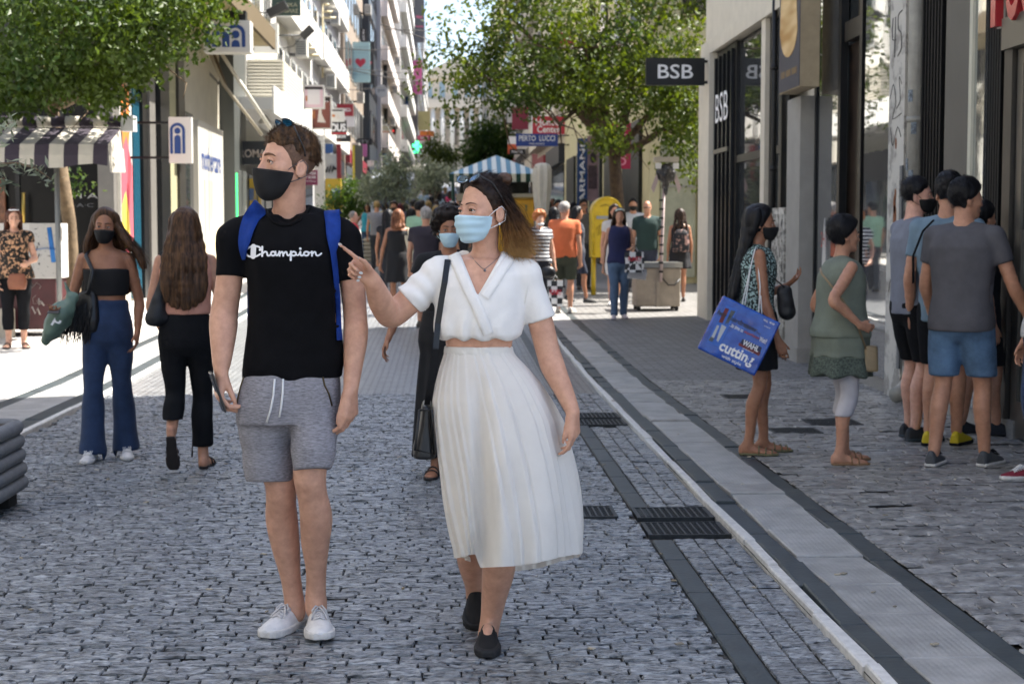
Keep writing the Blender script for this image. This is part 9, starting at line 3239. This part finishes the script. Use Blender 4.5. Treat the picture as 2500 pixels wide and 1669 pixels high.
# the middle of the street
p = person('woman from behind with wavy auburn hair and black sleeveless dress', 972, 24.8, 1.66, 180, True, '#131316', '#131316', 'bob', hairmat('hair_auburn', hexc('#4a2a1a'), hexc('#8a5a3c')), 'tan', 1.08, 0, 'dress', end=.31, h=.012, walk=.05, hairkw=dict(len=.08, wide=.085, n=250, wav=.03),
		   arms={-1: ((-.05, -.01, -.17), (-.075, .02, -.32), None), 1: ((.045, .0, -.17), (.03, .06, -.27), None)})
p_bag = P(1015, 600, 24.4)
e_, b_ = prop_bag('tote_bag', 'cream tote bag on the shoulder of the woman in the black dress', 'tote bag', P(1014, 612, 24.55), unit(A3(.95, .2, -.3)), unit(A3(-.22, 0, 1)), .30, .42, .12, C('#b9b09a'), handles=p.sh[1] + A3(0, -.02, .05), taper=1.2)
person('grey haired man from behind in dark plum tee', 1040, 22.4, 1.70, 175, False, '#2c2630', '#8d8474', 'short', greyhair, 'mid', 1.12, .5, 'shorts', '#55504a', .04, h=.013, belly=.2)
person('man from behind in mint green shirt with dark hair', 1024, 30.5, 1.76, 172, False, '#8fb59c', '#3a3f46', 'short', hair_blk, 'mid', 1.08, .5, hyaw=130)
person('woman with long black hair beside the auburn haired woman', 948, 26.5, 1.64, 175, True, '#17171b', '#23252c', 'long', hair_blk, 'tan', .98, .2, hairkw=dict(len=.3))
person('masked person with cap facing us between the women', 962, 36, 1.76, 0, False, '#a9adb5', '#2c2f36', 'short', hair_dk, 'tan', 1.0, .5, mask=mask_blk)
person('woman from behind with maroon hair and white tee', 976, 41, 1.68, 178, True, '#b9b5c2', '#3c4660', 'long', maroon, 'mid', 1.0, .4, hairkw=dict(len=.1))
person('man from behind in navy tee in the crowd centre', 1010, 38, 1.78, 180, False, '#1d2a45', '#33363c', 'short', hair_blk, 'tan', 1.1, .55)
person('woman with long black hair from behind in the crowd centre', 1004, 31.5, 1.62, 180, True, '#1a1a1e', '#25272c', 'long', hair_blk, 'mid', 1.05, .3, hairkw=dict(len=.34, wide=.11))
person('balding grey man in charcoal tee near the masked curly haired woman', 1101, 31, 1.78, 120, False, '#3a383b', '#3c3c40', 'bald', greyhair, 'mid', 1.1, .5)
person('woman with fair hair in dark top behind the balding man', 1125, 36, 1.70, 180, True, '#2c2b2c', '#34363c', 'long', blondish, 'mid', 1.0, .4, hairkw=dict(len=.15))
p = person('woman in turquoise tank top and jeans standing by the planter', 897, 46, 1.66, 0, True, '#3fa3b8', '#3d4f66', 'long', hair_blk, 'tan', 1.08, 0, walk=.04, arms={-1: ((-.05, 0, -.15), (.0, .12, -.15), None), 1: ((.09, -.02, -.14), (.13, .0, -.28), None)}, hairkw=dict(len=.15))
p = person('bent figure in red top with red backpack behind the man', 862, 33, 1.55, 100, False, '#b5333c', '#2f3440', 'bald', greyhair, 'pink', 1.05, .6)
bk = empty('red_backpack', p.at(0, -.12, .6), 'red backpack worn by the bent figure in red', 'backpack')
sd = SDF(); c = p.at(0, -.13, .66)
sd.loft([(c[2] - .2, c[0], c[1], .10, .14), (c[2], c[0], c[1], .12, .15), (c[2] + .18, c[0], c[1], .08, .1)], 0, 0, 2.8)
link('pack_body', sd.mesh('pack_body', .02), C('#a3262f'), bk)
# far crowd
FAR = [
 ('far man in white tee walking away up the street', 1019, 74, 1.78, 180, False, '#c2c0c2', '#2a3a5c'),
 ('far man in light blue shirt facing us', 1035, 72, 1.82, 0, False, '#8ba4bd', '#46556b'),
 ('far woman in teal top with blue mask', 1047, 56, 1.64, 0, True, '#1f5a52', '#3c3c44'),
 ('far woman in pale dress', 1073, 70, 1.68, 180, True, '#a9bccb', '#a9bccb'),
 ('far woman in bright pink top', 1098, 76, 1.66, 180, True, '#c23a66', '#5a4a52'),
 ('far man in dark grey tee', 1086, 78, 1.80, 180, False, '#3c3e48', '#2b2d33'),
 ('far person with straw hat and white top', 1054, 64, 1.66, 180, True, '#b9b5b2', '#55565c'),
 ('far woman in red top', 1066, 58, 1.62, 180, True, '#8a2030', '#24262c'),
 ('far woman in black top with dark hair left of the curly haired woman', 1061, 44, 1.64, 180, True, '#1b1b1f', '#2b2d33'),
 ('far woman in dark dress behind the balding man', 1080, 46, 1.66, 178, True, '#222226', '#222226'),
 ('far person in white cap and pale shirt', 1118, 60, 1.70, 0, False, '#b2b5bd', '#44464e'),
 ('far man in white shirt in the crowd middle', 1045, 50, 1.72, 180, False, '#bdbdc2', '#3a3d45'),
 ('far woman in lilac top', 990, 52, 1.64, 180, True, '#a5a0bd', '#34363c'),
 ('far man in beige shirt near the van', 985, 58, 1.74, 0, False, '#a0947e', '#3a3d45'),
 ('far man in grey polo left of the auburn haired woman', 920, 40, 1.74, 180, False, '#7d7d84', '#2f3238'),
 ('far woman in yellow top near the stone planter', 942, 52, 1.64, 180, True, '#c2b060', '#3c4660'),
 ('far man in white shirt beside the navy tee man', 1030, 42, 1.76, 175, False, '#b5b5ba', '#3a3d45'),
 ('far woman in black jacket right of the mint shirt man', 1065, 36, 1.66, 180, True, '#1c1c20', '#2b2d33'),
 ('far man in blue checked shirt near the kiosk', 1128, 48, 1.76, 160, False, '#5a6f94', '#33363c'),
 ('far woman in coral dress near the kiosk', 1142, 44, 1.64, 180, True, '#b5604f', '#b5604f'),
 ('far man in khaki tee left of the parasol', 1005, 66, 1.76, 0, False, '#7d7458', '#3a3d45'),
 ('far woman in white blouse on the uphill stretch', 1042, 80, 1.66, 180, True, '#c2c0bd', '#46556b'),
 ('far man in black tee on the uphill stretch', 1062, 84, 1.78, 0, False, '#1d1e22', '#44464e'),
 ('far woman in blue dress on the uphill stretch', 1088, 88, 1.66, 180, True, '#5a7fa8', '#5a7fa8'),
 ('farthest man in black at the top of the slope', 1070, 96, 1.78, 180, False, '#1f2024', '#2a2b30'),
 ('farthest woman in white near the parasol', 1030, 92, 1.68, 0, True, '#c2c0bd', '#5a5e68'),
 ('farthest person in blue jeans near the kiosk corner', 1105, 90, 1.72, 180, False, '#6d7683', '#33456b'),
 ('farthest person in dark red walking uphill', 1050, 104, 1.72, 180, False, '#5c2630', '#26282c'),
]
for i, (lb, px, Y, H, yw, fm, tc_, bc) in enumerate(FAR):
	person(lb, px, Y, H, yw, fm, tc_, bc, ('long' if fm else 'short'), (hair_blk, hair_dk, blondish)[i % 3] if 'dark hair' not in lb else hair_blk, ('mid', 'tan')[i % 2], 1.02, .4, 'skirt' if ('dress' in lb) else 'trousers', end=.25 if 'dress' in lb else None,
		   hairkw=dict(len=.18) if fm else None, h=.03 if Y < 60 else .04)
